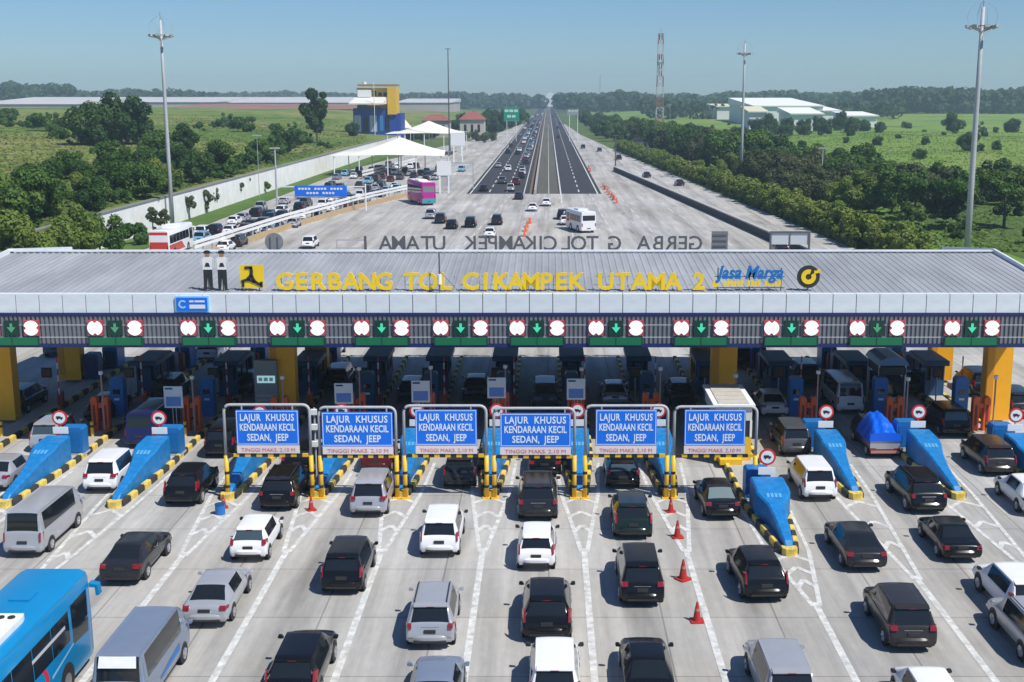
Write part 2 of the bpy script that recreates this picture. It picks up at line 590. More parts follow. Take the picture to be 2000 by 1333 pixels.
# roof sheeting with standing ribs running down the slope
def roof_slope(y0, z0, y1, z1):
    b = MB()
    pitch = 0.42
    n_ = int((XR - XL) / pitch)
    prof = []
    for k in range(n_):
        x = XL + k * pitch
        prof += [(x, 0), (x + 0.27, 0), (x + 0.30, 0.028), (x + 0.38, 0.028)]
    prof.append((XR, 0))
    vs = [(x, y0, z0 + dz) for x, dz in prof] + [(x, y1, z1 + dz) for x, dz in prof]
    n2 = len(prof)
    return b.add(vs, [(k, k + 1, n2 + k + 1, n2 + k) for k in range(n2 - 1)])
gobj('roof_slope', roof_slope(0.6, ZC_ - 0.05, YR - YF, ZR), M_roof)
gobj('roof_slope', roof_slope(YR - YF + 0.01, ZR, YB - YF, ZC_ - 0.3), M_roof)
gobj('ridge_cap', MB().prism([(XL, ZR + 0.10), (XR, ZR + 0.10), (XR, ZR + 0.17), (XL, ZR + 0.17)], YR - YF - 0.25, YR - YF + 0.25), M_panel)
for x in (XL - 0.15, XR):
    b = MB()
    for (ya, za, yb, zb_) in ((0.65, ZC_ - 0.1, 12.0, ZR - 0.05), (12.0, ZR - 0.05, YB - YF, ZC_ - 0.35)):
        b.add([(x, ya, za), (x + 0.15, ya, za), (x + 0.15, yb, zb_), (x, yb, zb_), (x, ya, za + 0.32), (x + 0.15, ya, za + 0.32), (x + 0.15, yb, zb_ + 0.32), (x, yb, zb_ + 0.32)],
              [(3, 2, 1, 0), (4, 5, 6, 7), (0, 1, 5, 4), (1, 2, 6, 5), (2, 3, 7, 6), (3, 0, 4, 7)])
    gobj('verge_trim', b, M_panel)
# soffit under the roof, back fascia
gobj('soffit', MB().box(XL, XR, 0.5, YB - YF - 0.3, ZA + 0.25, ZA + 0.33), mat('soffit_grey', (0.22, 0.23, 0.24), 0.7, var=0.1))
gobj('back_fascia', MB().box(XL, XR, YB - YF - 0.2, YB - YF, ZA + 0.05, ZC_ - 0.36), M_panel)
# sloping white panels above the navy band, one by one with open joints
npan = 49
pw = (XR - XL) / npan
pm = MB()
g_ = 0.022
pm.add([(g_, 0.02, ZB_ + 0.02), (pw - g_, 0.02, ZB_ + 0.02), (pw - g_, 0.05, ZC_), (g_, 0.05, ZC_),
        (g_, 0.12, ZB_ + 0.02), (pw - g_, 0.12, ZB_ + 0.02), (pw - g_, 0.62, ZC_ - 0.01), (g_, 0.62, ZC_ - 0.01)],
       [(0, 1, 2, 3), (7, 6, 5, 4), (0, 4, 5, 1), (1, 5, 6, 2), (2, 6, 7, 3), (3, 7, 4, 0)])
pmesh = pm.mesh('panel')
pmesh.materials.append(M_panel)
for k in range(npan):
    gobj('panel', pmesh, M_panel, loc=(XL + k * pw, 0, 0))
gobj('panel_backing', MB().add([(XL, 0.13, ZB_), (XR, 0.13, ZB_), (XR, 0.13, ZC_ - 0.05), (XL, 0.13, ZC_ - 0.05)], [(0, 1, 2, 3)]), M_stdk)
gobj('navy_band', MB().box(XL, XR, -0.06, 0.1, ZB_ - 0.17, ZB_ + 0.015), M_navy)
gobj('navy_beam', MB().box(XL, XR, -0.05, 0.4, ZA - 0.02, ZA + 0.20), M_navy)
# ribbed fascia cladding
b = MB()
pit = 0.25
n_ = int((XR - XL) / pit)
prof = []
for k in range(n_):
    x = XL + k * pit
    prof += [(x, 0.06), (x + 0.10, 0.06), (x + 0.105, -0.03), (x + 0.24, -0.03), (x + 0.245, 0.06)]
vs = [(x, y, ZA + 0.19) for x, y in prof] + [(x, y, ZB_ - 0.16) for x, y in prof]
n2 = len(prof)
b.add(vs, [(k, k + 1, n2 + k + 1, n2 + k) for k in range(n2 - 1)])
gobj('ribbed_cladding', b, M_rib)
for zz in (ZA + 0.55, ZA + 1.25):
    gobj('rail', MB().box(XL, XR, -0.045, -0.032, zz, zz + 0.03), M_panel)
# yellow columns in two rows, with capital and base
for x in (-33.9, -16.4, 10.9, 27.9):
    for y in (6.5, 17.5):
        c = MB().box(x - 0.78, x + 0.78, y - 0.45, y + 0.45, 0.2, ZA + 0.26)
        co = gobj('column', c, M_colm)
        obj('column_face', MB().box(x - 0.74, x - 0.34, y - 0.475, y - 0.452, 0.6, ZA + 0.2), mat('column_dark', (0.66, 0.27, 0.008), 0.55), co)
        obj('bracket', MB().prism([(x - 1.9, ZA + 0.24), (x + 1.9, ZA + 0.24), (x + 0.79, ZA - 0.75), (x - 0.79, ZA - 0.75)], y - 0.42, y + 0.42), M_colm, co)
# roof truss seen below the soffit
for x in np.linspace(-33, 27, 12):
    gobj('roof_beam', MB().box(x - 0.12, x + 0.12, 0.45, YB - YF - 0.4, ZA - 0.12, ZA + 0.24), M_stdk)

# ------------------------------------------------------------------ lane signal sets on the fascia
M_led = mat('led_white', (0.85, 0.82, 0.82), 0.4, emit=(1.0, 0.96, 0.96), estr=0.4)
M_grn = mat('board_green', (0.008, 0.16, 0.065), 0.45)
M_arr = mat('arrow_lit', (0.05, 0.5, 0.3), 0.4, emit=(0.08, 0.9, 0.5), estr=0.3)
M_maro = mat('display_frame', (0.48, 0.07, 0.09), 0.5)
M_dgrn = mat('arrow_panel', (0.006, 0.045, 0.03), 0.4)
M_gtxt = mat('green_lettering', (0.10, 0.38, 0.20), 0.5)
def notch_disc(r, horizontal, n=40):
    pts = []
    for k in range(n):
        a = 2 * math.pi * k / n
        q = a if not horizontal else a + math.pi / 2
        d = abs(math.sin(q))                         # notch at top and bottom, or at the sides
        rr = r * (1 - 0.34 * max(0, (d - 0.955) / 0.045))
        pts.append((rr * math.cos(a), rr * math.sin(a)))
    return pts
meshes = {}
ZM = zat(641, YF)
names = ['leftmost', 'second', 'third', 'fourth', 'fifth', 'sixth', 'seventh', 'eighth', 'ninth', 'tenth', 'eleventh', 'rightmost']
SIGU = [24, 226, 408, 582, 746, 900, 1049, 1203, 1369, 1545, 1712, 1897]
for i, u in enumerate(SIGU):
    x = xat(u, YF, ZM)
    t = empty('lane_signal', (x, YF - 0.05, ZM))
    tag(t, f'{names[i]} lane signal on the fascia, two round white displays, green arrow and green board', 'lane signal', 'lane signals along the gate fascia')
    for s_, hz in ((-1, False), (1, True)):
        key = ('fr', s_)
        if key not in meshes:
            meshes[key] = MB().box(-0.43, 0.43, -0.10, 0.04, -0.44, 0.44).mesh('display_frame')
            meshes[key, 'd'] = MB().prism(notch_disc(0.42, hz), -0.135, -0.10).mesh('display_disc')
            b = MB()
            for q in range(4):
                ca, sa = (-0.40, -0.33)[q % 2 == 0], 0
            for cx_, cz_ in ((-0.41, -0.42), (0.41, -0.42), (-0.41, 0.42), (0.41, 0.42)):
                b.cbox((cx_, -0.11, cz_), (0.06, 0.03, 0.06))
            meshes[key, 'c'] = b.mesh('corner')
            sy = MB()
            if not hz:
                sy.box(-0.16, -0.06, -0.145, -0.136, -0.2, 0.16).box(0.06, 0.16, -0.145, -0.136, -0.2, 0.16)
            else:
                sy.box(-0.2, 0.2, -0.145, -0.136, 0.04, 0.09).box(-0.2, 0.2, -0.145, -0.136, -0.10, -0.05)
            meshes[key, 's'] = sy.mesh('symbol')
        fo = obj('display', meshes[key], M_maro, t, loc=(s_ * 1.12, 0, 0.02))
        obj('display_face', meshes[key, 'd'], M_led, fo)
        obj('symbol', meshes[key, 's'], mat('faint_grey', (0.80, 0.76, 0.76), 0.5, emit=(1, .96, .96), estr=.25), fo)
    if 'ap' not in meshes:
        meshes['ap'] = MB().box(-0.40, 0.40, -0.09, 0.04, -0.42, 0.42).mesh('arrow_panel')
        meshes['ar'] = MB().prism([(-0.07, 0.26), (-0.07, 0.04), (-0.24, 0.04), (0, -0.27), (0.24, 0.04), (0.07, 0.04), (0.07, 0.26)], -0.12, -0.09).mesh('arrow')
        meshes['gb'] = MB().box(-1.52, 1.52, -0.10, 0.04, -0.22, 0.22).mesh('name_board')
        meshes['ge'] = MB().box(-1.52, -1.46, -0.115, -0.10, -0.26, 0.25).box(1.46, 1.52, -0.115, -0.10, -0.26, 0.25).box(-0.02, 0.02, -0.115, -0.10, -0.26, 0.25).mesh('board_edge')
    ap = obj('arrow_panel', meshes['ap'], M_dgrn, t, loc=(0.0, 0, 0.02))
    obj('arrow', meshes['ar'], M_arr if i not in (0, 1, 10) else M_gtxt, ap)
    gb = obj('name_board', meshes['gb'], M_grn, t, loc=(0.0, -0.01, -0.74))
    obj('board_edge', meshes['ge'], M_dgrn, gb)

# ------------------------------------------------------------------ lettering standing on the roof
M_ylet = mat('letter_yellow', (0.86, 0.58, 0.012), 0.45)
M_blet = mat('letter_blue', (0.01, 0.16, 0.45), 0.45)
M_dlet = mat('letter_back', (0.10, 0.105, 0.11), 0.6)
YL = YF + 1.1
ZL = zat(567, YL)
def roof_z(y):
    return ZC_ - 0.05 + (ZR - ZC_ + 0.05) * (y - YF - 0.6) / (YR - YF - 0.6)
LB = max(ZL, roof_z(YL) + 0.12)
sign = empty('roof_sign', (0, YL, LB))
tag(sign, 'yellow standing letters reading GERBANG TOL CIKAMPEK UTAMA 2 on the gate roof', 'roof sign')
cap = zat(534, YL) - zat(566, YL)
sz = cap / 0.70
LU = []
for w_, (u0, u1) in (('GERBANG', (556, 750)), ('TOL', (803, 870)), ('CIKAMPEK', (919, 1125)), ('UTAMA', (1183, 1315)), ('2', (1365, 1365))):
    for k, ch in enumerate(w_):
        u = u0 + (u1 - u0) * (k / max(1, len(w_) - 1))
        LU.append((ch, u))
for ch, u in LU:
    x = xat(u, YL, LB + 0.5)
    lo = obj('letter', text_mesh(ch, sz, 0.07, 0.035), M_ylet, sign, loc=(x, 0, 0), rot=(math.pi / 2, 0, 0))
    lo.scale = (1.05, 1, 1)
    obj('prop', MB().box(-0.03, 0.03, -0.25, 0.0, -0.30, -0.06).mesh('prop'), M_stdk, lo)
sx0, sx1 = xat(535, YL, LB), xat(1385, YL, LB)
for zz in (0.22, 0.72):
    obj('rail', MB().box(sx0, sx1, 0.10, 0.13, zz, zz + 0.03), M_steel, sign)
for x in np.linspace(sx0 + 0.4, sx1 - 0.4, 18):
    obj('post', MB().box(x - 0.02, x + 0.02, 0.145, 0.19, -0.35, 1.0), M_steel, sign)
# company lettering in blue italics with a yellow line below, ring emblem
s2 = empty('company_sign', (xat(1464, YL, LB), YL, LB))
tag(s2, 'blue slanted company lettering over a thin yellow line of text on the roof', 'roof sign')
jm = obj('lettering', text_mesh('Jasa Marga', 1.02, 0.05, 0.03, 1.0, 0.28), M_blet, s2, loc=(0, 0, 0.62), rot=(math.pi / 2, 0, 0))
jx = [v_.co.x for v_ in jm.data.vertices]
jm.scale = (3.85 / (max(jx) - min(jx)), 1, 1)
sl = MB()
for k in range(17):
    if k not in (6, 11):
        sl.box(-1.5 + k * 0.195, -1.5 + k * 0.195 + 0.145, -0.03, 0.03, 0.18, 0.18 + (0.34 if k % 3 else 0.26))
obj('small_lettering', sl, M_ylet, s2)
obj('swoosh', MB().prism(disc(0.2, 14, -1.95, 0.30), -0.04, 0.04), M_ylet, s2)
obj('rail', MB().box(-2.0, 2.0, 0.08, 0.12, 0.06, 0.10).box(-2.0, 2.0, 0.08, 0.12, 0.70, 0.74), M_stdk, s2)
for x in (-1.8, 0, 1.8):
    obj('post', MB().box(x - 0.03, x + 0.03, 0.125, 0.18, -0.4, 1.2), M_stdk, s2)
s3 = empty('ring_emblem', (xat(1578, YL, LB), YL, zat(541, YL)))
tag(s3, 'round dark emblem with a yellow curled ring at the end of the roof lettering', 'emblem')
def ring(r0, r1, a0, a1, n=28):
    o_ = [(r1 * math.cos(a0 + (a1 - a0) * k / n), r1 * math.sin(a0 + (a1 - a0) * k / n)) for k in range(n + 1)]
    i_ = [(r0 * math.cos(a0 + (a1 - a0) * k / n), r0 * math.sin(a0 + (a1 - a0) * k / n)) for k in range(n + 1)]
    return o_, i_
def ring_mb(r0, r1, a0, a1, y0, y1, n=28):
    o_, i_ = ring(r0, r1, a0, a1, n)
    b = MB()
    for k in range(n):
        b.prism([o_[k], o_[k + 1], i_[k + 1], i_[k]], y0, y1)
    return b
obj('backplate', MB().prism(disc(0.65, 28), 0.0, 0.06), mat('emblem_black', (0.03, 0.028, 0.025), 0.5), s3)
obj('yellow_ring', ring_mb(0.17, 0.42, R(70), R(395), -0.05, -0.003), M_ylet, s3)
obj('flick', MB().prism([(0.30, 0.16), (0.68, 0.26), (0.62, 0.5), (0.42, 0.34), (0.30, 0.36)], -0.06, -0.004), M_ylet, s3)
obj('post', MB().box(-0.04, 0.04, 0.065, 0.12, LB - s3.location.z - 0.35, 0.3), M_stdk, s3)
# yellow square emblem with a dark curved three-armed figure
s4 = empty('square_emblem', (xat(493, YL, LB), YL, zat(565, YL)))
tag(s4, 'yellow square emblem with a black curved figure beside the roof lettering', 'emblem')
obj('board', MB().box(-0.66, 0.66, 0, 0.07, 0.05, 1.38), M_ylet, s4)
fig = MB()
def arc(cx, cz, r, a0, a1, w, n=9):
    for k in range(n):
        t0, t1 = a0 + (a1 - a0) * k / n, a0 + (a1 - a0) * (k + 1) / n
        fig.prism([(cx + (r + w / 2) * math.cos(t0), cz + (r + w / 2) * math.sin(t0)), (cx + (r + w / 2) * math.cos(t1), cz + (r + w / 2) * math.sin(t1)),
                   (cx + (r - w / 2) * math.cos(t1), cz + (r - w / 2) * math.sin(t1)), (cx + (r - w / 2) * math.cos(t0), cz + (r - w / 2) * math.sin(t0))], -0.04, -0.003)
arc(-0.50, 1.02, 0.5, R(-62), R(30), 0.17)
arc(-0.25, -0.10, 0.62, R(50), R(125), 0.15)
arc(0.62, 0.86, 0.62, R(185), R(262), 0.17)
fig.box(0.46, 0.60, -0.04, -0.003, 0.12, 0.42).box(-0.38, 0.05, -0.04, -0.003, 1.16, 1.30).box(-0.58, -0.44, -0.04, -0.003, 0.12, 0.40)
obj('figure', fig, M_blk, s4)
obj('post', MB().box(-0.4, -0.34, 0.075, 0.13, -0.45, 1.0).box(0.34, 0.4, 0.075, 0.13, -0.45, 1.0), M_stdk, s4)
# two cut-out officers standing on the roof
def standee(u, label, arm):
    r = empty('officer_standee', (xat(u, YL, LB + 0.4), YL, zat(567, YL)))
    tag(r, label, 'standee', 'cut-out officers on the gate roof')
    k = (zat(489, YL) - zat(567, YL)) / 1.75
    def pp(name, polys, m, y0=-0.035, y1=0.035):
        b = MB()
        for q in polys:
            b.prism([(x * k, z * k) for x, z in q], y0, y1)
        obj(name, b, m, r)
    pp('trousers', [[(-0.20, 0.06), (-0.08, 0.06), (0.0, 0.72), (0.02, 0.9), (-0.19, 0.9)], [(0.07, 0.06), (0.19, 0.06), (0.19, 0.9), (0.021, 0.9), (0.01, 0.72)]], M_blk)
    pp('shoes', [[(-0.30, 0), (-0.08, 0), (-0.08, 0.058), (-0.22, 0.058)], [(0.07, 0), (0.29, 0), (0.20, 0.058), (0.07, 0.058)]], M_trim)
    pp('shirt', [[(-0.20, 0.902), (0.20, 0.902), (0.22, 1.40), (0.10, 1.45), (-0.10, 1.45), (-0.22, 1.40)]], M_white)
    pp('arm', [[(-0.30, 1.0), (-0.221, 0.95), (-0.221, 1.40), (-0.27, 1.36)] if arm < 0 else [(-0.34, 1.08), (-0.221, 1.2), (-0.221, 1.40), (-0.28, 1.36)],
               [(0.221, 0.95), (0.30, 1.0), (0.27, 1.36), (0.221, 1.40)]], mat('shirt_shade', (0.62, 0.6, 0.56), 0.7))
    pp('belt', [[(-0.12, 1.03), (0.12, 1.03), (0.06, 1.2), (-0.06, 1.2)]], M_trim, -0.05, -0.036)
    pp('head', [[(-0.085, 1.452), (0.085, 1.452), (0.10, 1.60), (-0.10, 1.60)]], mat('skin_print', (0.35, 0.19, 0.11), 0.6))
    pp('cap', [[(-0.14, 1.602), (0.14, 1.602), (0.12, 1.72), (0.0, 1.75), (-0.12, 1.72)]], M_blk)
    obj('post', MB().box(-0.03, 0.03, 0.04, 0.10, -0.4, 1.3), M_stdk, r)
standee(407, 'cut-out officer in white shirt and dark trousers, leftmost beside the roof lettering', 1)
standee(435, 'cut-out officer in white shirt with arms down, next to the yellow square emblem', -1)
# light blue board fixed on the white panels
s5 = empty('panel_notice', (xat(376, YF, ZB_ + 0.5), YF - 0.1, (ZB_ + ZC_) / 2 - 0.02))
tag(s5, 'small pale-edged blue notice fixed to the white panels below the cut-out officers', 'sign')
obj('border', MB().box(-0.94, 0.94, 0.02, 0.30, -0.46, 0.46), mat('pale_blue', (0.30, 0.62, 0.85), 0.5), s5)
obj('board', MB().box(-0.86, 0.86, -0.02, 0.018, -0.38, 0.38), M_sblue, s5)
obj('ring_mark', ring_mb(0.14, 0.24, R(40), R(320), -0.04, -0.022, 16), mat('pale_blue', (0, 0, 0)), s5, loc=(-0.52, 0, 0))
obj('lettering', MB().box(-0.14, 0.10, -0.03, -0.022, 0.12, 0.22).box(0.16, 0.72, -0.03, -0.022, 0.12, 0.22).box(-0.14, 0.74, -0.03, -0.022, -0.24, -0.02), M_white, s5)

# reversed lettering along the back edge, facing the other way
YK = YB + 0.2
ZK = zat(489, YK)
bs = empty('back_roof_sign', (0, YK, ZK))
tag(bs, 'dark letters seen from behind along the back of the roof, reading reversed', 'roof sign')
capk = zat(461, YK) - zat(489, YK)
for ch, u in (('G', 1358), ('E', 1334), ('R', 1311), ('B', 1286), ('A', 1257), ('G', 1200), ('T', 1157), ('O', 1130), ('L', 1106), ('C', 1075), ('I', 1056), ('K', 1036), ('A', 1014), ('M', 988),
              ('P', 963), ('E', 944), ('K', 919), ('U', 858), ('T', 834), ('A', 806), ('M', 779), ('A', 753), ('1', 714)):
    obj('letter', text_mesh(ch, capk / 0.70, 0.05, 0.016), M_dlet, bs, loc=(xat(u, YK, ZK), 0, 0), rot=(math.pi / 2, 0, math.pi))
bx0, bx1 = xat(700, YK, ZK), xat(1425, YK, ZK)
obj('rail', MB().box(bx0, bx1, -0.12, -0.08, -0.10, -0.05), M_steel, bs)
for x in np.linspace(bx0, bx1, 16):
    obj('post', MB().box(x - 0.025, x + 0.025, -0.12, -0.08, -1.4, -0.11), M_steel, bs)
zb0 = ZC_ - 0.3
e1 = empty('back_square_board', (xat(1405, YK, ZK), YK, ZK))
tag(e1, 'grey square board seen from behind on the back roof edge beside the reversed letters', 'sign')
obj('board', MB().box(-0.6, 0.6, -0.05, 0.05, 0.0, 1.4), mat('board_back', (0.17, 0.175, 0.18), 0.6, var=0.1), e1)
for zz in (0.25, 0.65, 1.05):
    obj('rib', MB().box(-0.5, 0.5, -0.09, -0.051, zz, zz + 0.12), M_stdk, e1)
obj('post', MB().box(-0.4, -0.34, -0.05, 0.05, -1.3, 0).box(0.34, 0.4, -0.05, 0.05, -1.3, 0), M_stdk, e1)
e2 = empty('empty_sign_frame', (xat(1542, YK, ZK), YK, ZK))
tag(e2, 'empty dark rectangular sign frame standing on the back roof edge', 'sign frame')
obj('frame', MB().box(-1.5, 1.5, -0.05, 0.05, 1.25, 1.4).box(-1.5, 1.5, -0.05, 0.05, -0.15, 0.0).box(-1.5, -1.36, -0.05, 0.05, 0.0, 1.25).box(1.36, 1.5, -0.05, 0.05, 0.0, 1.25).box(-0.03, 0.03, -0.04, 0.04, 0, 1.25), M_dlet, e2)
obj('backing', MB().box(-1.36, 1.36, 0.02, 0.045, 0.42, 1.25), mat('acrylic_grey', (0.55, 0.56, 0.56), 0.4), e2)
obj('post', MB().box(-1.3, -1.22, -0.05, 0.05, -1.3, -0.15).box(1.22, 1.3, -0.05, 0.05, -1.3, -0.15), M_dlet, e2)
e3 = empty('back_disc', (xat(536, YK, ZK), YK, zat(473, YK)))
tag(e3, 'grey disc-shaped board seen from behind on the back roof edge', 'sign')
obj('disc', MB().prism(disc(0.68, 26), -0.05, 0.05), mat('disc_grey', (0.20, 0.21, 0.22), 0.6, var=0.15), e3)
obj('post', MB().box(-0.30, -0.24, -0.1, -0.051, -1.9, 0.4).box(0.24, 0.30, -0.1, -0.051, -1.9, 0.4), M_stdk, e3)
e4 = empty('outline_sign_frame', (xat(686, YK, ZK), YK, ZK))
tag(e4, 'thin pale outline sign frame on the back roof edge past the reversed figure one', 'sign frame')
obj('frame', MB().box(-1.1, 1.1, -0.03, 0.03, 0.70, 0.80).box(-1.1, 1.1, -0.03, 0.03, 0.12, 0.2).box(-1.1, -1.02, -0.03, 0.03, 0.2, 0.7).box(1.02, 1.1, -0.03, 0.03, 0.2, 0.7), M_steel, e4)
obj('post', MB().box(-0.9, -0.84, -0.03, 0.03, -1.3, 0.12).box(0.84, 0.9, -0.03, 0.03, -1.3, 0.12), M_steel, e4)
# lightning rod and lamp on the roof
lr = empty('roof_lamp', (xat(862, YL + 0.6, LB), YL - 0.5, roof_z(YL)))
tag(lr, 'thin dark pole with a small white lamp standing in front of the roof letters', 'lamp')
obj('pole', MB().tube([(0, 0, -0.1), (0, 0, 2.3)], 0.045, 6), M_stdk, lr)
obj('lamp_head', MB().tube([(0, -0.1, 0.5), (0, -0.1, 1.05)], 0.13, 8), M_white, lr)
obj('stay', MB().tube([(0.05, 0, 1.2), (1.1, 0, 0.05)], 0.02, 5), M_stdk, lr)
# ================================================================== toll islands
M_slab = mat('island_concrete', (0.40, 0.385, 0.35), 0.85, var=0.12)
M_ky = mat('kerb_yellow', (0.66, 0.49, 0.10), 0.75, var=0.38, vscale=5)
M_kb = mat('kerb_black', (0.035, 0.034, 0.030), 0.75, var=0.25, vscale=3)
M_blue2 = mat('attenuator_blue', (0.006, 0.18, 0.46), 0.5, var=0.26, vscale=3.2)
M_bmark = mat('attenuator_mark', (0.10, 0.36, 0.62), 0.45)
ORD = ['first', 'second', 'third', 'fourth', 'fifth', 'sixth', 'seventh', 'eighth', 'ninth', 'tenth', 'eleventh', 'twelfth']
def outline(yt, half=0.78, yend=93.0, nose=6.0):
    """right side of the island plan from the tip to the back"""
    pts = []
    for k in range(9):
        t = k / 8
        pts.append((0.30 + (half - 0.30) * (t ** 0.8), yt + 0.25 + t * nose))
    return pts
def along(pts, step):
    out = []
    for (a, b_) in zip(pts[:-1], pts[1:]):
        L_ = math.dist(a, b_)
        n_ = max(1, round(L_ / step))
        for k in range(n_):
            out.append((a[0] + (b_[0] - a[0]) * k / n_, a[1] + (b_[1] - a[1]) * k / n_))
    out.append(pts[-1])
    return out
kerb_mesh = MB().add([(-0.13, 0.01, 0), (0.13, 0.01, 0), (0.13, 0.99, 0), (-0.13, 0.99, 0), (-0.09, 0.03, 0.31), (0.09, 0.03, 0.31), (0.09, 0.97, 0.31), (-0.09, 0.97, 0.31),
                      (-0.13, 0.01, 0.25), (0.13, 0.01, 0.25), (0.13, 0.99, 0.25), (-0.13, 0.99, 0.25)],
                     [(4, 5, 6, 7), (0, 1, 9, 8), (1, 2, 10, 9), (2, 3, 11, 10), (3, 0, 8, 11), (8, 9, 5, 4), (9, 10, 6, 5), (10, 11, 7, 6), (11, 8, 4, 7)]).mesh('kerb_block')
kerb_mesh.materials.append(M_ky)
cap_mesh = MB().prismz([(-0.34, 0.42), (-0.34, 0.1), (-0.2, -0.1), (0.2, -0.1), (0.34, 0.1), (0.34, 0.42)], 0, 0.33).mesh('kerb_nose')
cap_mesh.materials.append(M_ky)
def sign_face(parent, z, y, r=0.42):
    rs = obj('sign_disc', MB().prism(disc(r, 24), -0.02, 0.02), M_red, parent, loc=(0, y, z))
    obj('sign_face', MB().prism(disc(r * 0.76, 24), -0.034, -0.021), M_white, rs)
    obj('truck_symbol', MB().box(-r * 0.42, r * 0.18, -0.044, -0.035, -0.04, r * 0.24).box(r * 0.2, r * 0.45, -0.044, -0.035, -0.04, r * 0.12).box(-r * 0.3, -r * 0.14, -0.044, -0.035, -0.10, -0.042).box(r * 0.16, r * 0.32, -0.044, -0.035, -0.10, -0.042), M_blk, rs)

def make_island(i):
    x = SEP[i]
    yt = G(1000, TIPV.get(i, 985))[1]
    root = empty('toll_island', (x, 0, 0))
    tag(root, f'{ORD[i - 1]} toll island from the left, long concrete strip with yellow and black kerb', 'toll island', 'toll islands under the gate')
    nose = 7.0 if i != 9 else 6.0
    side = outline(yt, nose=nose, half=0.78 if i != 9 else 0.95)
    side.append((side[-1][0], 93.0))
    poly = [(px - 0.12, py) for px, py in side] + [(-px + 0.12, py) for px, py in reversed(side)]
    obj('slab', MB().prismz(poly, 0.0, 0.20), M_slab, root)
    obj('kerb_nose', cap_mesh, M_ky, root, loc=(0, yt, 0))
    farb = [MB(), MB()]
    for s_ in (-1, 1):
        pts = along(side, 0.85)
        for k in range(len(pts) - 1):
            a, b_ = pts[k], pts[k + 1]
            L_ = math.dist(a, b_)
            ang = math.atan2(-(b_[0] - a[0]) * s_, b_[1] - a[1])
            if a[1] < 76:
                o = obj('kerb_block', kerb_mesh, M_kb if k % 2 == 0 else M_ky, root, loc=(a[0] * s_, a[1], 0), rot=(0, 0, ang))
                o.scale = (1, L_, 1)
            else:
                farb[k % 2].box(a[0] * s_ - 0.12, a[0] * s_ + 0.12, a[1] + 0.01, b_[1] - 0.01, 0, 0.30)
    for k in (0, 1):
        tag(obj('far_kerb', farb[k], (M_kb, M_ky)[k], root), kind='stuff')
    # blue crash wedge
    at = empty('crash_attenuator', (x, yt, 0))
    tag(at, f'{ORD[i - 1]} blue crash wedge from the left, rising to a boxy head', 'crash attenuator', 'blue wedges on the island noses')
    hd = nose - 0.4
    hw_ = 0.66 if i != 9 else 0.82
    st = [(0.30, 0.16, 0.12), (0.55, 0.22, 0.34), (hd * 0.42, 0.30, 0.72), (hd * 0.62, 0.42, 1.02), (hd * 0.80, hw_, 1.30), (hd * 0.86, hw_, 1.42), (hd + 0.7, hw_, 1.46)]
    b = MB()
    vs, fs = [], []
    for y, w, h in st:
        e = min(0.08, w * 0.3)
        vs += [(-w, y, 0.2), (w, y, 0.2), (w, y, 0.2 + h - e), (w - e, y, 0.2 + h), (-w + e, y, 0.2 + h), (-w, y, 0.2 + h - e)]
    for k in range(len(st) - 1):
        for j in range(6):
            fs.append((k * 6 + j, k * 6 + (j + 1) % 6, (k + 1) * 6 + (j + 1) % 6, (k + 1) * 6 + j))
    fs.append(tuple(range(6))[::-1])
    fs.append(tuple(range((len(st) - 1) * 6, len(st) * 6)))
    b.add(vs, fs)
    obj('wedge', b, M_blue2, at, sharp=25)
    # pale mark on the sloping head
    y0, h0, y1, h1 = st[3][0], st[3][2], st[4][0], st[4][2]
    mk = MB()
    for k in range(4):
        xa = -0.36 + k * 0.19
        f0, f1 = 0.52, 0.86
        ya, yb = y0 + (y1 - y0) * f0, y0 + (y1 - y0) * f1
        za, zb_ = 0.2 + h0 + (h1 - h0) * f0 + 0.014, 0.2 + h0 + (h1 - h0) * f1 + 0.014
        mk.add([(xa, ya, za), (xa + 0.13, ya, za), (xa + 0.13, yb, zb_), (xa, yb, zb_)], [(0, 1, 2, 3)])
    obj('mark', mk, M_bmark, at)
    # round prohibition sign with its white plate, on the head
    sp = empty('prohibition_sign', (x + 0.05, yt + hd + 1.0, 0.2))
    tag(sp, f'round red-rimmed no-truck sign with white plate behind the {ORD[i - 1]} blue wedge', 'traffic sign', 'no-truck signs on the islands')
    obj('post', MB().tube([(0, 0.06, 0), (0, 0.06, 2.75)], 0.035, 6), M_steel, sp)
    sign_face(sp, 2.38, 0)
    obj('plate', MB().box(-0.42, 0.42, -0.02, 0.02, 1.48, 1.86), M_white, sp)
    # blue cabinet behind the wedge
    if i in (1, 2, 3, 8, 9, 10, 11, 12):
        yc = yt + hd + 2.2
        if i == 9: yc = yt + hd + 1.9
        cx = 0.55 if i < 7 else -0.55
        if i == 10: cx = -0.75
        cb = empty('blue_cabinet', (x + cx * 0.5, yc, 0.2))
        tag(cb, f'bright blue box cabinet behind the {ORD[i - 1]} round no-truck sign', 'cabinet', 'blue cabinets on the island fronts')
        obj('cabinet_body', MB().prism([(-0.62, 0), (0.62, 0), (0.62, 1.45), (0.52, 1.58), (-0.52, 1.58), (-0.62, 1.45)], -0.4, 0.5), M_blue, cb)
        obj('plinth', MB().box(-0.66, 0.66, -0.45, 0.55, -0.02, 0.08), M_slab, cb)
        obj('door', MB().box(-0.5, 0.5, -0.425, -0.402, 0.2, 1.35), mat('cabinet_door', (0.010, 0.14, 0.40), 0.4, var=0.1), cb)

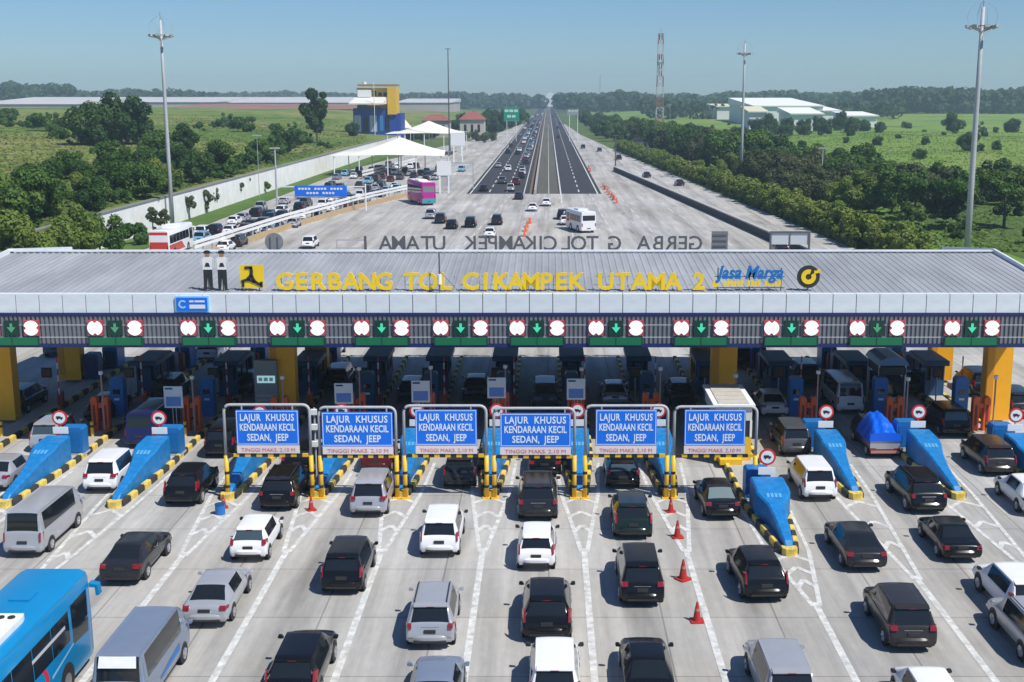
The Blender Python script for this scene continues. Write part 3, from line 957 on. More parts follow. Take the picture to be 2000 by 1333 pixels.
def make_bay(i):
    """booth, card machine, barrier posts and pole on one island under the roof"""
    x = SEP[i]
    r = random.Random(i * 13)
    near_edge = i in (4, 5, 6, 7, 8)
    yb = 82.0 if near_edge else 80.5
    bt = empty('toll_booth', (x, yb, 0.2))
    tag(bt, f'dark blue toll booth with windows on the {ORD[i - 1]} island from the left', 'toll booth', 'toll booths in the shade of the gate')
    obj('booth_base', MB().box(-0.64, 0.64, 0, 3.0, 0, 1.05), M_bdk, bt)
    wn_ = MB()
    for xx in (-0.64, 0.56):
        for yy in (0, 1.46, 2.92):
            wn_.box(xx, xx + 0.08, yy, yy + 0.08, 1.05, 2.1)
    obj('window_frame', wn_, M_bdk, bt)
    obj('window_pane', MB().box(-0.58, 0.58, 0.06, 2.94, 1.06, 2.09), M_glass, bt)
    obj('booth_roof', MB().prismz([(-0.85, -0.3), (0.85, -0.3), (0.85, 3.3), (-0.85, 3.3)], 2.1, 2.42), M_bdk, bt)
    obj('roof_top', MB().box(-0.78, 0.78, -0.22, 3.22, 2.425, 2.47), mat('booth_roof_grey', (0.12, 0.19, 0.26), 0.6), bt)
    obj('door', MB().box(-0.3, 0.35, -0.02, -0.002, 0.05, 1.95), M_bdk, bt)
    # machine
    ym = 76.5 if near_edge else 75.0
    mc = empty('card_machine', (x + r.uniform(-0.15, 0.15), ym, 0.2))
    tag(mc, f'upright blue card machine with screen in front of the {ORD[i - 1]} booth', 'card machine', 'card machines under the gate')
    obj('cabinet_body', MB().prism([(-0.42, 0), (0.42, 0), (0.42, 2.35), (0.3, 2.5), (-0.3, 2.5), (-0.42, 2.35)], 0, 0.7), M_blue if not near_edge else M_bdk, mc)
    obj('screen', MB().box(-0.22, 0.22, -0.02, -0.002, 1.45, 1.75), M_glass, mc)
    obj('label_plate', MB().box(-0.16, 0.16, -0.02, -0.002, 1.05, 1.18), M_white, mc)
    # orange barrier posts
    yp = 72.8 if near_edge else 71.8
    bp_ = empty('barrier_post', (x + 0.1, yp, 0.2))
    tag(bp_, f'pair of upright orange barrier housings on the {ORD[i - 1]} island', 'barrier', 'orange barrier housings under the gate')
    for dx in (-0.36, 0.30):
        hb = MB().prism([(dx - 0.19, 0), (dx + 0.19, 0), (dx + 0.19, 1.95), (dx + 0.1, 2.1), (dx - 0.1, 2.1), (dx - 0.19, 1.95)], -0.22, 0.22)
        ho = obj('housing', hb, M_org, bp_)
        obj('slot', MB().box(dx - 0.07, dx + 0.07, -0.235, -0.222, 0.35, 1.6), mat('slot_dark_red', (0.22, 0.02, 0.012), 0.5), ho)
    obj('arm_head', MB().cbox((0.0, 0, 1.55), (0.24, 0.3, 0.3)), M_org, bp_)
    # slim pole with a white head
    pl = empty('camera_pole', (x + r.uniform(0.35, 0.6), yp - 0.8, 0.2))
    tag(pl, f'slim red and white pole topped by a white ball head on the {ORD[i - 1]} island', 'pole', 'slim poles on the islands')
    hp = r.uniform(3.3, 3.9)
    obj('pole', MB().tube([(0, 0, 0), (0, 0, hp)], 0.05, 6), mat('pole_pink', (0.42, 0.24, 0.22), 0.5), pl)
    obj('pole_head', MB().tube([(0, 0, hp - 0.08), (0, 0, hp), (0, 0, hp + 0.12)], 0.13, 8), M_white, pl)
    # second darker red unit at the far end
    fb = empty('exit_barrier', (x, 88.2, 0.2))
    tag(fb, f'dark red exit barrier unit at the far end of the {ORD[i - 1]} island', 'barrier', 'exit barriers at the island ends')
    obj('housing', MB().prism([(-0.3, 0), (0.3, 0), (0.3, 1.2), (0.2, 1.35), (-0.2, 1.35), (-0.3, 1.2)], -0.25, 0.25), mat('barrier_dark_red', (0.30, 0.03, 0.03), 0.5), fb)
    obj('post', MB().box(-0.05, 0.05, -0.05, 0.05, 1.35, 2.3), M_steel, fb)
def extras(i):
    """darker gear farther in: rear cabinets, lane display, barrier arm"""
    x = SEP[i]
    r = random.Random(i * 7 + 3)
    nm = ORD[i - 1] if i else 'outermost left'
    rc = empty('rear_cabinet', (x + r.uniform(-.1, .1), 85.3, 0.2))
    tag(rc, f'dark navy equipment cabinet behind the booth of the {nm} island', 'cabinet', 'rear cabinets under the gate')
    obj('cabinet_body', MB().prism([(-.5, 0), (.5, 0), (.5, 1.7), (.4, 1.85), (-.4, 1.85), (-.5, 1.7)], 0, .9), M_bdk, rc)
    obj('door', MB().box(-.4, .4, -.02, -.002, .15, 1.6), M_navy, rc)
    ld = empty('lane_display', (x - .45, 78.6, 0.2))
    tag(ld, f'small lane display on a post ahead of the booth of the {nm} island', 'display', 'lane displays under the gate')
    obj('post', MB().tube([(0, .06, 0), (0, .06, 2.3)], .05, 6), M_steel, ld)
    obj('display_box', MB().box(-.32, .32, -.1, .05, 1.7, 2.35), M_trim, ld)
    obj('display_face', MB().box(-.26, .26, -.112, -.101, 1.78, 2.27), mat('display_amber', (0.10, 0.05, 0.03), 0.4), ld)
    ba = empty('boom_gate', (x + .75, 77.6, 0.2))
    tag(ba, f'raised red and white barrier arm at the {nm} island', 'barrier arm', 'raised barrier arms under the gate')
    obj('housing', MB().box(-.17, .17, -.17, .17, 0, 1.0), M_org if i % 2 else mat('barrier_dark_red', (0.30, 0.03, 0.03), 0.5), ba)
    for k in range(6):
        obj('arm_segment', MB().box(-.04, .04, -.21, -.172, .85 + k * .42, .85 + (k + 1) * .42 - .004), M_red if k % 2 else M_white, ba)
    bn = empty('rubber_bollard', (x, 70.4, 0.2))
    tag(bn, f'short yellow bollard before the barrier housings of the {nm} island', 'bollard', 'yellow bollards on the islands')
    obj('bollard_body', MB().tube([(0, 0, 0), (0, 0, .9)], .1, 8), M_yel, bn)
    obj('bollard_band', MB().tube([(0, 0, .55), (0, 0, .7)], .104, 8), M_blk, bn)
    if i in (0, 1, 2, 3, 10, 11, 12):
        cw = empty('canopy_machine', (x + r.uniform(-.1, .1), 88.9, 0.2))
        tag(cw, f'blue arched machine at the rear of the {nm} island', 'machine', 'arched machines at the island rears')
        obj('machine_body', MB().prism([(-.55, 0), (.55, 0), (.55, 1.5), (.3, 1.9), (-.3, 1.9), (-.55, 1.5)], 0, 1.6), M_blue, cw)
        obj('hatch', MB().box(-.35, .35, -.02, -.002, .2, 1.3), M_bdk, cw)
for i in range(1, 13):
    make_island(i)
    make_bay(i)
    extras(i)
# outermost island, only its rear reaches into view
ORD.append('outermost left')
oi_ = empty('toll_island', (SEP[0], 0, 0))
tag(oi_, 'outermost left toll island, only its far end in view under the gate', 'toll island', 'toll islands under the gate')
obj('slab', MB().box(-.66, .66, 66, 93, 0, .2), M_slab, oi_)
for k in range(30):
    obj('kerb_block', kerb_mesh, M_kb if k % 2 else M_ky, oi_, loc=(.7, 66 + k * .9, 0)).scale = (1, .88, 1)
extras(0)

# blue and white boards on thin poles above the islands
def info_board(u, v0, v1, y, label):
    x = xat(u, y, zat(v1, y))
    z0, z1 = zat(v1, y), zat(v0, y)
    r = empty('info_board', (x, y, 0.0))
    tag(r, label, 'sign', 'small white and blue boards')
    w = 0.55
    obj('board', MB().box(-w, w, -0.03, 0.03, z0, z1), M_white, r)
    h = z1 - z0
    obj('blue_field', MB().box(-w * 0.8, w * 0.8, -0.045, -0.031, z0 + h * 0.08, z0 + h * 0.52), mat('faded_blue', (0.14, 0.28, 0.62), 0.5), r)
    obj('blue_line', MB().box(-w * 0.85, -w * 0.05, -0.045, -0.031, z1 - h * 0.14, z1 - h * 0.07), M_navy, r)
    for xx in (-0.1, 0.1):
        obj('post', MB().tube([(xx, 0.05, 0.2), (xx, 0.05, z1 - 0.1)], 0.025, 5), M_steel, r)
info_board(340, 755, 797, 70.4, 'white and blue board on thin posts above the second blue wedge')
info_board(672, 749, 789, 71.5, 'white and blue board on thin posts above the second blue lane sign')
info_board(822, 744, 786, 71.5, 'white and blue board on thin posts above the third blue lane sign')
info_board(970, 738, 778, 71.5, 'white and blue board on thin posts above the fourth blue lane sign')
info_board(1125, 740, 781, 71.5, 'white and blue board on thin posts above the gap between fourth and fifth lane signs')

# ------------------------------------------------------------------ sign gantries over the small-vehicle lanes
GAN = [(441, 607, 791, 463, 585, 800, 884), (625, 774, 796, 630, 768, 804, 886), (790, 950, 793, 812, 932, 799, 885),
       (965, 1122, 798, 977, 1115, 806, 887), (1143, 1303, 793, 1163, 1282, 799, 885), (1316, 1476, 795, 1336, 1455, 799, 885)]
gn = ['leftmost', 'second', 'third', 'fourth', 'fifth', 'rightmost']
M_ltx = mat('sign_lettering', (0.72, 0.82, 0.90), 0.5)
for i, (ul, ur, vt, bl, br, bt_, bb) in enumerate(GAN):
    y = G(1000, 973)[1]
    zt = zat(vt, y)
    x0, x1 = xat(ul, y, 2.5), xat(ur, y, 2.5)
    xc = (x0 + x1) / 2
    r = empty('lane_gantry', (xc, y, 0))
    tag(r, f'{gn[i]} of the six blue small-vehicle lane signs hung in a steel pipe frame', 'lane gantry', 'pipe-framed lane signs before the gate')
    a = (x1 - x0) / 2
    c = 0.32
    pts = [(-a, 0, 2.2), (-a, 0, zt - c)] + [(-a + c - c * math.cos(R(t)), 0, zt - c + c * math.sin(R(t))) for t in (22, 45, 68, 90)]
    pts += [(-p[0], 0, p[2]) for p in reversed(pts)]
    obj('pipe_frame', MB().tube(pts, 0.075, 8), M_steel, r, smooth=True)
    for s_ in (-1, 1):
        po = obj('post', MB().tube([(s_ * a, 0, 0), (s_ * a, 0, 2.25)], 0.115, 8), M_yel, r, smooth=True)
        for k in range(2):
            obj('black_band', MB().tube([(s_ * a, 0, 0.55 + k * 0.72), (s_ * a, 0, 0.70 + k * 0.72)], 0.119, 8), M_blk, po)
        obj('base_plate', MB().box(s_ * a - 0.22, s_ * a + 0.22, -0.22, 0.22, 0.0, 0.06), M_yel, po)
        obj('brace', MB().tube([(s_ * a, 0.1, 0.95), (s_ * a, 0.8, 0.02)], 0.05, 6), M_yel, po)
    sx0, sx1 = xat(bl, y, 3.5) - xc, xat(br, y, 3.5) - xc
    z1, z0 = zat(bt_, y), zat(bb, y)
    zs_ = z0 + (z1 - z0) * 0.19
    yf = -0.16
    bd = obj('board', MB().box(sx0, sx1, yf, yf + 0.06, zs_, z1), M_sblue, r)
    e = 0.035
    obj('border', MB().box(sx0 + e, sx1 - e, yf - 0.008, yf - 0.001, z1 - 0.07, z1 - 0.04).box(sx0 + e, sx1 - e, yf - 0.008, yf - 0.001, zs_ + 0.04, zs_ + 0.07)
        .box(sx0 + e, sx0 + e + 0.03, yf - 0.008, yf - 0.001, zs_ + 0.07, z1 - 0.07).box(sx1 - e - 0.03, sx1 - e, yf - 0.008, yf - 0.001, zs_ + 0.07, z1 - 0.07), M_ltx, bd)
    hh = z1 - zs_
    wd = sx1 - sx0
    cxs = (sx0 + sx1) / 2
    for k, (tx, fz, sp_) in enumerate((('LAJUR  KHUSUS', 0.70, 1.12), ('KENDARAAN KECIL', 0.42, 1.02), ('SEDAN,  JEEP', 0.13, 1.05))):
        me = text_mesh(tx, 0.50, 0.004, 0.012, sp_)
        o = obj('lettering', me, M_ltx, bd, loc=(cxs, yf - 0.012, zs_ + hh * fz), rot=(math.pi / 2, 0, 0))
        xs = [v.co.x for v in me.vertices]
        wid = max(xs) - min(xs)
        tgt = wd * (0.86, 0.88, 0.66)[k]
        o.scale = (tgt / wid, 1, 1)
        o.location.x = cxs - (max(xs) + min(xs)) / 2 * tgt / wid
    nb = obj('notice_strip', MB().box(sx0, sx1, yf, yf + 0.05, z0, zs_ - 0.012), mat('notice_pink', (0.80, 0.70, 0.69), 0.5), r)
    me = text_mesh('TINGGI MAKS. 2,10 M', 0.27, 0.003, 0.0)
    o = obj('lettering', me, mat('notice_red', (0.62, 0.16, 0.15), 0.5), nb, loc=(cxs, yf - 0.008, z0 + 0.09), rot=(math.pi / 2, 0, 0))
    xs = [v.co.x for v in me.vertices]
    o.scale = (wd * 0.86 / (max(xs) - min(xs)), 1, 1)
    # striped height bar, block by block
    zb = z0 - 0.20
    nb_ = 14
    for k in range(nb_):
        xa = -a + 0.12 + (2 * a - 0.24) * k / nb_
        obj('bar_block', MB().box(xa, xa + (2 * a - 0.24) / nb_ - 0.004, -0.12, 0.0, zb, zb + 0.16), M_yel if k % 2 else M_blk, r)
    for xx in (sx0 + 0.3, sx1 - 0.3):
        obj('hanger', MB().box(xx - 0.03, xx + 0.03, -0.09, -0.03, z1 - 0.2, zt - 0.05), M_steel, r)

# lane light between the first two gantries
tl = empty('lane_light', (xat(615, 61.6, 3), 61.6, 0))
tag(tl, 'slim white lane light pole in the gap between the two leftmost lane signs', 'lane light')
obj('pole', MB().tube([(0, 0, 0), (0, 0, 4.2)], 0.05, 6), M_steel, tl)
for zz in (2.3, 3.2, 4.0):
    obj('lamp', MB().cbox((0, -0.1, zz), (0.3, 0.2, 0.28)), M_white, tl)

# yellow control booth behind the rightmost lane sign
yb = 65.4
kb = empty('yellow_booth', (xat(1432, yb, 1.5), yb, 0.2))
tag(kb, 'yellow control booth with pale flat roof behind the rightmost lane sign', 'booth')
obj('booth_body', MB().box(-1.0, 1.0, 0, 4.6, 0, 1.35), M_yel, kb)
obj('window_band', MB().box(-0.95, 0.95, 0.05, 4.55, 1.352, 2.1), M_glass, kb)
obj('corner_post', MB().box(-1.02, -0.9, -0.02, 0.1, 1.352, 2.3).box(0.9, 1.02, -0.02, 0.1, 1.352, 2.3).box(0.9, 1.02, 4.5, 4.62, 1.352, 2.3), M_white, kb)
obj('upper_wall', MB().box(-1.0, 1.0, 0, 4.6, 2.302, 3.1), mat('booth_cream', (0.66, 0.66, 0.60), 0.6), kb)
obj('roof_edge', MB().box(-1.15, 1.15, -0.15, 4.75, 3.102, 3.22), M_white, kb)
for k in range(5):
    obj('roof_panel', MB().box(-0.85, 0.85, 0.05 + k * 0.92, 0.88 + k * 0.92, 3.222, 3.27), mat('roof_beige', (0.50, 0.47, 0.40), 0.7, var=0.12), kb)
obj('step', MB().box(-0.8, 0.4, -0.8, -0.02, 0, 0.3), M_yel, kb)
# canopy kiosk between the right islands
kx = empty('glass_kiosk', (xat(1741, 76, 1.5), 76.0, 0.2))
tag(kx, 'grey kiosk with white corner posts and blue arched roof under the right of the gate', 'kiosk')
obj('kiosk_base', MB().box(-0.8, 0.8, 0.2, 2.6, 0, 0.95), M_steel, kx)
for (xx, yy) in ((-0.88, 0), (0.80, 0), (-0.88, 2.7), (0.80, 2.7)):
    obj('corner_post', MB().box(xx, xx + 0.08, yy, yy + 0.08, 0, 3.1), M_white, kx)
obj('pane', MB().box(-0.78, 0.78, 0.25, 2.55, 0.952, 2.3), M_glass, kx)
obj('head_panel', MB().box(-0.86, 0.86, 0.0, 2.75, 2.45, 2.95), M_trim, kx)
obj('arched_roof', MB().prism([(-1.0, 3.1), (1.0, 3.1), (0.8, 3.42), (0.4, 3.6), (-0.4, 3.6), (-0.8, 3.42)], -0.2, 3.0), mat('kiosk_blue', (0.10, 0.22, 0.42), 0.35), kx)
# grey tariff board by the yellow column
td = empty('tariff_board', (xat(520, 73.6, 2), 73.6, 0.2))
tag(td, 'tall grey tariff cabinet with a lit display beside the left yellow column', 'tariff board')
obj('cabinet_body', MB().box(-0.70, 0.70, 0, 0.5, 0, 3.9), mat('cabinet_grey', (0.24, 0.26, 0.25), 0.6, var=0.08), td)
obj('display', MB().box(-0.52, 0.58, -0.03, -0.002, 2.5, 2.95), mat('display_lit', (0.35, 0.55, 0.55), 0.4, emit=(0.45, 0.8, 0.8), estr=0.45), td)
obj('display_text', MB().box(-0.42, -0.2, -0.04, -0.031, 2.62, 2.84).box(-0.1, 0.14, -0.04, -0.031, 2.62, 2.84).box(0.24, 0.46, -0.04, -0.031, 2.62, 2.84), M_white, td)
for k in range(6):
    obj('louvre', MB().box(-0.6, 0.6, -0.03, -0.002, 0.3 + k * 0.26, 0.46 + k * 0.26), mat('cabinet_slat', (0.34, 0.36, 0.35), 0.6), td)

# ------------------------------------------------------------------ cones, drum
cone_mb = MB()
prof = [(0.17, 0.06), (0.15, 0.2), (0.115, 0.42), (0.08, 0.62), (0.045, 0.82), (0.03, 0.85)]
n_ = 14
vs = [(r_ * math.cos(2 * math.pi * k / n_), r_ * math.sin(2 * math.pi * k / n_), z) for r_, z in prof for k in range(n_)]
cone_mb.add(vs, [(j * n_ + k, j * n_ + (k + 1) % n_, (j + 1) * n_ + (k + 1) % n_, (j + 1) * n_ + k) for j in range(len(prof) - 1) for k in range(n_)] + [tuple((len(prof) - 1) * n_ + k for k in range(n_))])
cone_me = cone_mb.mesh('cone_body', sharp=40)
cone_me.materials.append(mat('cone_red', (0.42, 0.025, 0.02), 0.55, var=0.12))
cbase_me = MB().prismz([(-0.27, -0.22), (-0.22, -0.27), (0.22, -0.27), (0.27, -0.22), (0.27, 0.22), (0.22, 0.27), (-0.22, 0.27), (-0.27, 0.22)], 0.006, 0.06).mesh('cone_base')
cbase_me.materials.append(MATS['cone_red'])
cband = MB().tube([(0, 0, 0.47), (0, 0, 0.58)], 0.112, 14, r1=0.094).mesh('cone_band')
cband.materials.append(mat('cone_band_pale', (0.45, 0.16, 0.13), 0.5))
for (u, v, k, lb) in ((1310, 1000, 0.85, 'farthest red traffic cone of the row, at the fifth lane sign frame'), (1323, 1050, 0.98, 'second red traffic cone of the row beside the dark green car'),
                      (1334, 1132, 1.05, 'red traffic cone standing between two black cars, largest of the cone row'), (1361, 1214, 0.95, 'nearest red traffic cone of the row on the white line'),
                      (608, 997, 0.85, 'red traffic cone between the two leftmost lane sign frames'), (437, 992, 0.8, 'small orange traffic cone beside the blue drum at the leftmost lane sign')):
    x, y = G(u, v)
    t = empty('traffic_cone', (x, y, 0), random.random())
    t.scale = (k, k, k)
    tag(t, lb, 'traffic cone', 'red traffic cones')
    obj('cone_body', cone_me, MATS['cone_red'], t)
    obj('cone_base', cbase_me, MATS['cone_red'], t)
    obj('cone_band', cband, MATS['cone_band_pale'], t)
x, y = G(434, 1000)
dr = empty('blue_drum', (x, y - 0.35, 0))
tag(dr, 'small blue drum on the road at the foot of the leftmost lane sign', 'drum')
obj('drum_body', MB().tube([(0, 0, 0.005), (0, 0, 0.25), (0, 0, 0.5)], 0.24, 14), M_blue, dr)
obj('drum_lid', MB().tube([(0, 0, 0.505), (0, 0, 0.54)], 0.255, 14), M_bdk, dr)
# orange upright divider by the first cabinet
x, y = G(158, 884)
od = empty('orange_divider', (x, y, 0.2))
tag(od, 'tall orange plastic divider in front of the leftmost blue cabinet', 'divider')
obj('divider_body', MB().prism([(-0.22, 0), (0.22, 0), (0.16, 0.9), (0.10, 1.15), (-0.10, 1.15), (-0.16, 0.9)], -0.15, 0.15), mat('divider_orange', (0.85, 0.22, 0.015), 0.5), od)
obj('divider_foot', MB().box(-0.3, 0.3, -0.22, 0.22, -0.01, 0.0), M_blk, od)
# ================================================================== vehicles
def paint_mat(name, col, metal=0.0, rough=0.2):
    return mat('paint_' + name, col, rough, metal=metal, coat=0.0, var=0.035, vscale=1.5, spec=0.42)
PAINT = {
    'white': paint_mat('white', (0.78, 0.78, 0.78)), 'silver': paint_mat('silver', (0.44, 0.45, 0.47), 0.35), 'grey': paint_mat('grey', (0.085, 0.09, 0.098), 0.2),
    'dark': paint_mat('dark', (0.020, 0.021, 0.024), 0.0), 'black': paint_mat('black', (0.006, 0.006, 0.007)), 'green': paint_mat('green', (0.010, 0.022, 0.019), 0.0),
    'bluegrey': paint_mat('bluegrey', (0.25, 0.30, 0.38), 0.35), 'navy': paint_mat('navy', (0.014, 0.016, 0.085)), 'maroon': paint_mat('maroon', (0.09, 0.012, 0.016)),
    'brown': paint_mat('brown', (0.030, 0.026, 0.025), 0.0), 'red': paint_mat('red', (0.45, 0.02, 0.02)), 'skyblue': paint_mat('skyblue', (0.20, 0.42, 0.56)),
}
# station: y, half width, bottom z, belt z, top half width, top z, rail drop
def hatch_st(L, w, H, belt, tail=0.42, roof_w=0.74, hood=0.95, zb=0.30, deck=None, ws=0.8):
    zh = belt - 0.04
    st = [(0.00, w * .90, zb + .06, .56, w * .84, .62, .02), (0.05, w * .965, zb, .76, w * .90, .80, .02), (0.12, w * .99, zb, belt - .12, w * .90, belt - .04, .02)]
    kinds = ['b', 'b']
    if deck:                                          # sedan boot
        st += [(deck, w, zb, belt - .02, w * .86, belt + .055, .02)]
        kinds += ['b']
        y0 = deck
    else:
        st += [(0.17, w * .995, zb, belt - .02, w * .88, belt + .03, .02)]
        kinds += ['b']
        y0 = 0.17
    yr = y0 + tail
    yw = L - hood - ws                                 # roof front edge
    st += [(yr, w, zb, belt, w * roof_w, H - .045, .07)]
    kinds += ['r']
    cuts = [yr + 0.10]
    span = yw - yr
    if deck:
        glass = [(0.12, 0.50), (0.58, 0.97)]
    else:
        glass = [(0.06, 0.28), (0.33, 0.62), (0.67, 0.98)]
    ys, ks = [], []
    prev = 0.0
    for a, b_ in glass:
        ys += [a, b_]
        ks += ['p', 'g']
    for f, k in zip(ys, ks):
        st.append((yr + span * f, w, zb, belt - .01 * f, w * (roof_w + .01), H - .01 + .01 * math.sin(f * 3), .075))
        kinds.append(k)
    st.append((yw, w * .995, zb, belt - .02, w * roof_w, H - .03, .07))
    kinds.append('p')
    st.append((yw + ws, w * .985, zb, zh - .06, w * .86, zh + .02, .02))
    kinds.append('w')
    st.append((L - 0.30, w * .95, zb, zh - .20, w * .80, zh - .10, .02))
    kinds.append('b')
    st.append((L - 0.05, w * .86, zb, zh - .34, w * .72, zh - .26, .02))
    kinds.append('b')
    st.append((L, w * .80, zb + .06, .50, w * .70, .56, .02))
    kinds.append('b')
    return st, kinds
SPEC = {
    # kind: stations, wheel positions, wheel radius, tail lamp (w, h, z, vertical), L, w, H, belt
    'hatch': dict(L=3.95, w=.84, H=1.43, belt=.95, tail=.40, hood=.72, ws=.85, lamp=(.20, .20, .84), wr=.30, wheels=(.62, 3.15)),
    'mpv': dict(L=4.30, w=.86, H=1.62, belt=1.0, tail=.26, roof_w=.78, hood=.72, ws=.80, lamp=(.12, .36, .80), wr=.31, wheels=(.72, 3.42)),
    'suv': dict(L=4.50, w=.91, H=1.66, belt=1.05, tail=.36, roof_w=.76, hood=.98, ws=.72, zb=.34, lamp=(.22, .18, .88), wr=.36, wheels=(.80, 3.50), rails=True),
    'crossover': dict(L=4.40, w=.90, H=1.54, belt=1.0, tail=.50, roof_w=.72, hood=.95, ws=.78, zb=.32, lamp=(.13, .40, .84), wr=.35, wheels=(.78, 3.42)),
    'sedan': dict(L=4.50, w=.87, H=1.41, belt=.94, tail=.62, roof_w=.70, hood=1.05, ws=.80, deck=.52, lamp=(.30, .14, .78), wr=.31, wheels=(.95, 3.58)),
    'compact': dict(L=3.68, w=.82, H=1.45, belt=.95, tail=.30, roof_w=.75, hood=.62, ws=.85, lamp=(.13, .34, .78), wr=.29, wheels=(.56, 2.98)),
    'carrier': dict(L=4.60, w=.90, H=1.70, belt=1.03, tail=.34, roof_w=.77, hood=.92, ws=.86, lamp=(.30, .16, .92), wr=.33, wheels=(.84, 3.58)),
    'oldsedan': dict(L=4.45, w=.85, H=1.36, belt=.90, tail=.48, roof_w=.72, hood=1.15, ws=.62, deck=.80, lamp=(.26, .18, .66), wr=.30, wheels=(.98, 3.56)),
    'van': dict(L=5.20, w=.90, H=2.10, belt=1.22, tail=.14, roof_w=.84, hood=.28, ws=.75, zb=.30, lamp=(.12, .42, .78), wr=.33, wheels=(1.05, 4.15)),
}
def pchip(t, y, q):
    h = np.diff(t)
    d = np.diff(y, axis=0) / h[:, None]
    m = np.zeros_like(y)
    w1, w2 = 2 * h[1:] + h[:-1], h[1:] + 2 * h[:-1]
    ok = d[1:] * d[:-1] > 0
    with np.errstate(divide='ignore', invalid='ignore'):
        hm = (w1 + w2)[:, None] / (w1[:, None] / d[:-1] + w2[:, None] / d[1:])
    m[1:-1] = np.where(ok, hm, 0)
    m[0], m[-1] = d[0], d[-1]
    i = np.clip(np.searchsorted(t, q, side='right') - 1, 0, len(t) - 2)
    s = ((q - t[i]) / h[i])[:, None]
    hh = h[i][:, None]
    return (y[i] * (1 + 2 * s) * (1 - s) ** 2 + m[i] * hh * s * (1 - s) ** 2 + y[i + 1] * s * s * (3 - 2 * s) + m[i + 1] * hh * s * s * (s - 1))
def refine(rings, kinds, sub=3):
    A = np.array(rings)                                   # stations x 17 x 3
    n = A.shape[1]
    # section: midpoints on a closed Catmull-Rom, the flat underside left straight
    p0, p1, p2, p3 = np.roll(A, 1, 1), A, np.roll(A, -1, 1), np.roll(A, -2, 1)
    mid = (-p0 + 9 * p1 + 9 * p2 - p3) / 16
    mid[:, n - 1] = (A[:, n - 1] + A[:, 0]) / 2
    mid[:, 0] = (A[:, 0] + A[:, 1]) / 2
    mid[:, n - 2] = (A[:, n - 2] + A[:, n - 1]) / 2
    B = np.empty((A.shape[0], 2 * n, 3))
    B[:, 0::2], B[:, 1::2] = A, mid
    top = A[:, 8]
    t = np.concatenate([[0], np.cumsum(np.linalg.norm(np.diff(top, axis=0), axis=1) + 1e-4)])
    q, kk = [], []
    for i, k in enumerate(kinds):
        m_ = 1 if t[i + 1] - t[i] < .08 else sub
        for s in range(m_):
            q.append(t[i] + (t[i + 1] - t[i]) * s / m_)
            kk.append(k)
    q.append(t[-1])
    q = np.array(q)
    C = pchip(t, B.reshape(len(t), -1), q).reshape(len(q), 2 * n, 3)
    return [[tuple(p_) for p_ in rg] for rg in C], kk
def loft(st, kinds, only=None):
    """returns dict part -> MB"""
    rings = []
    for (y, w, zb, zs, wt, zt, d) in st:
        half = [(w * .90, zb), (w * .985, zb + .12), (w, (zb + zs) * .5 + .06), (w * .985, zs - .05), (w * .955, zs), (wt, max(zt - d, zs + .01)), (wt * .90, zt - .012), (wt * .5, zt + .012), (0, zt + .018)]
        ring_ = [(x, y, z) for x, z in half] + [(-x, y, z) for x, z in half[-2::-1]]
        rings.append(ring_)
    rings, kinds = refine(rings, kinds)
    n = len(rings[0])
    out = {k: MB() for k in ('body', 'rear_window', 'windscreen', 'side_window', 'side_window_b')}
    def quad(key, a, b_, c, d):
        out[key].add([a, b_, c, d], [(0, 1, 2, 3)])
    for i, k in enumerate(kinds):
        A, B = rings[i], rings[i + 1]
        for j in range(n):
            jj = (j + 1) % n
            seg = j // 2 if j < 16 else 15 - j // 2
            key = 'body'
            if k == 'r' and seg in (6, 7): key = 'rear_window'
            elif k == 'w' and seg in (6, 7): key = 'windscreen'
            elif k == 'g' and seg == 4: key = 'side_window' if j < 16 else 'side_window_b'
            elif k == 'p' and seg == 4 and 'g' in kinds[:i] and 'g' in kinds[i + 1:]: key = 'side_window' if j < 16 else 'side_window_b'
            q = (A[j], A[jj], B[jj], B[j])
            out[key].add(q, [(3, 2, 1, 0)])
    out['body'].add(rings[0], [tuple(range(n))])
    out['body'].add(rings[-1], [tuple(range(n - 1, -1, -1))])
    return out
def weld(mb, name, sharp=38):
    me = mb.mesh(name)
    bm = bmesh.new()
    bm.from_mesh(me)
    bmesh.ops.remove_doubles(bm, verts=bm.verts, dist=0.0008)
    bmesh.ops.dissolve_degenerate(bm, edges=bm.edges, dist=0.0005)
    bm.to_mesh(me)
    bm.free()
    me.polygons.foreach_set('use_smooth', [True] * len(me.polygons))
    me.update()
    me.set_sharp_from_angle(angle=R(sharp))
    return me
KIT = {}
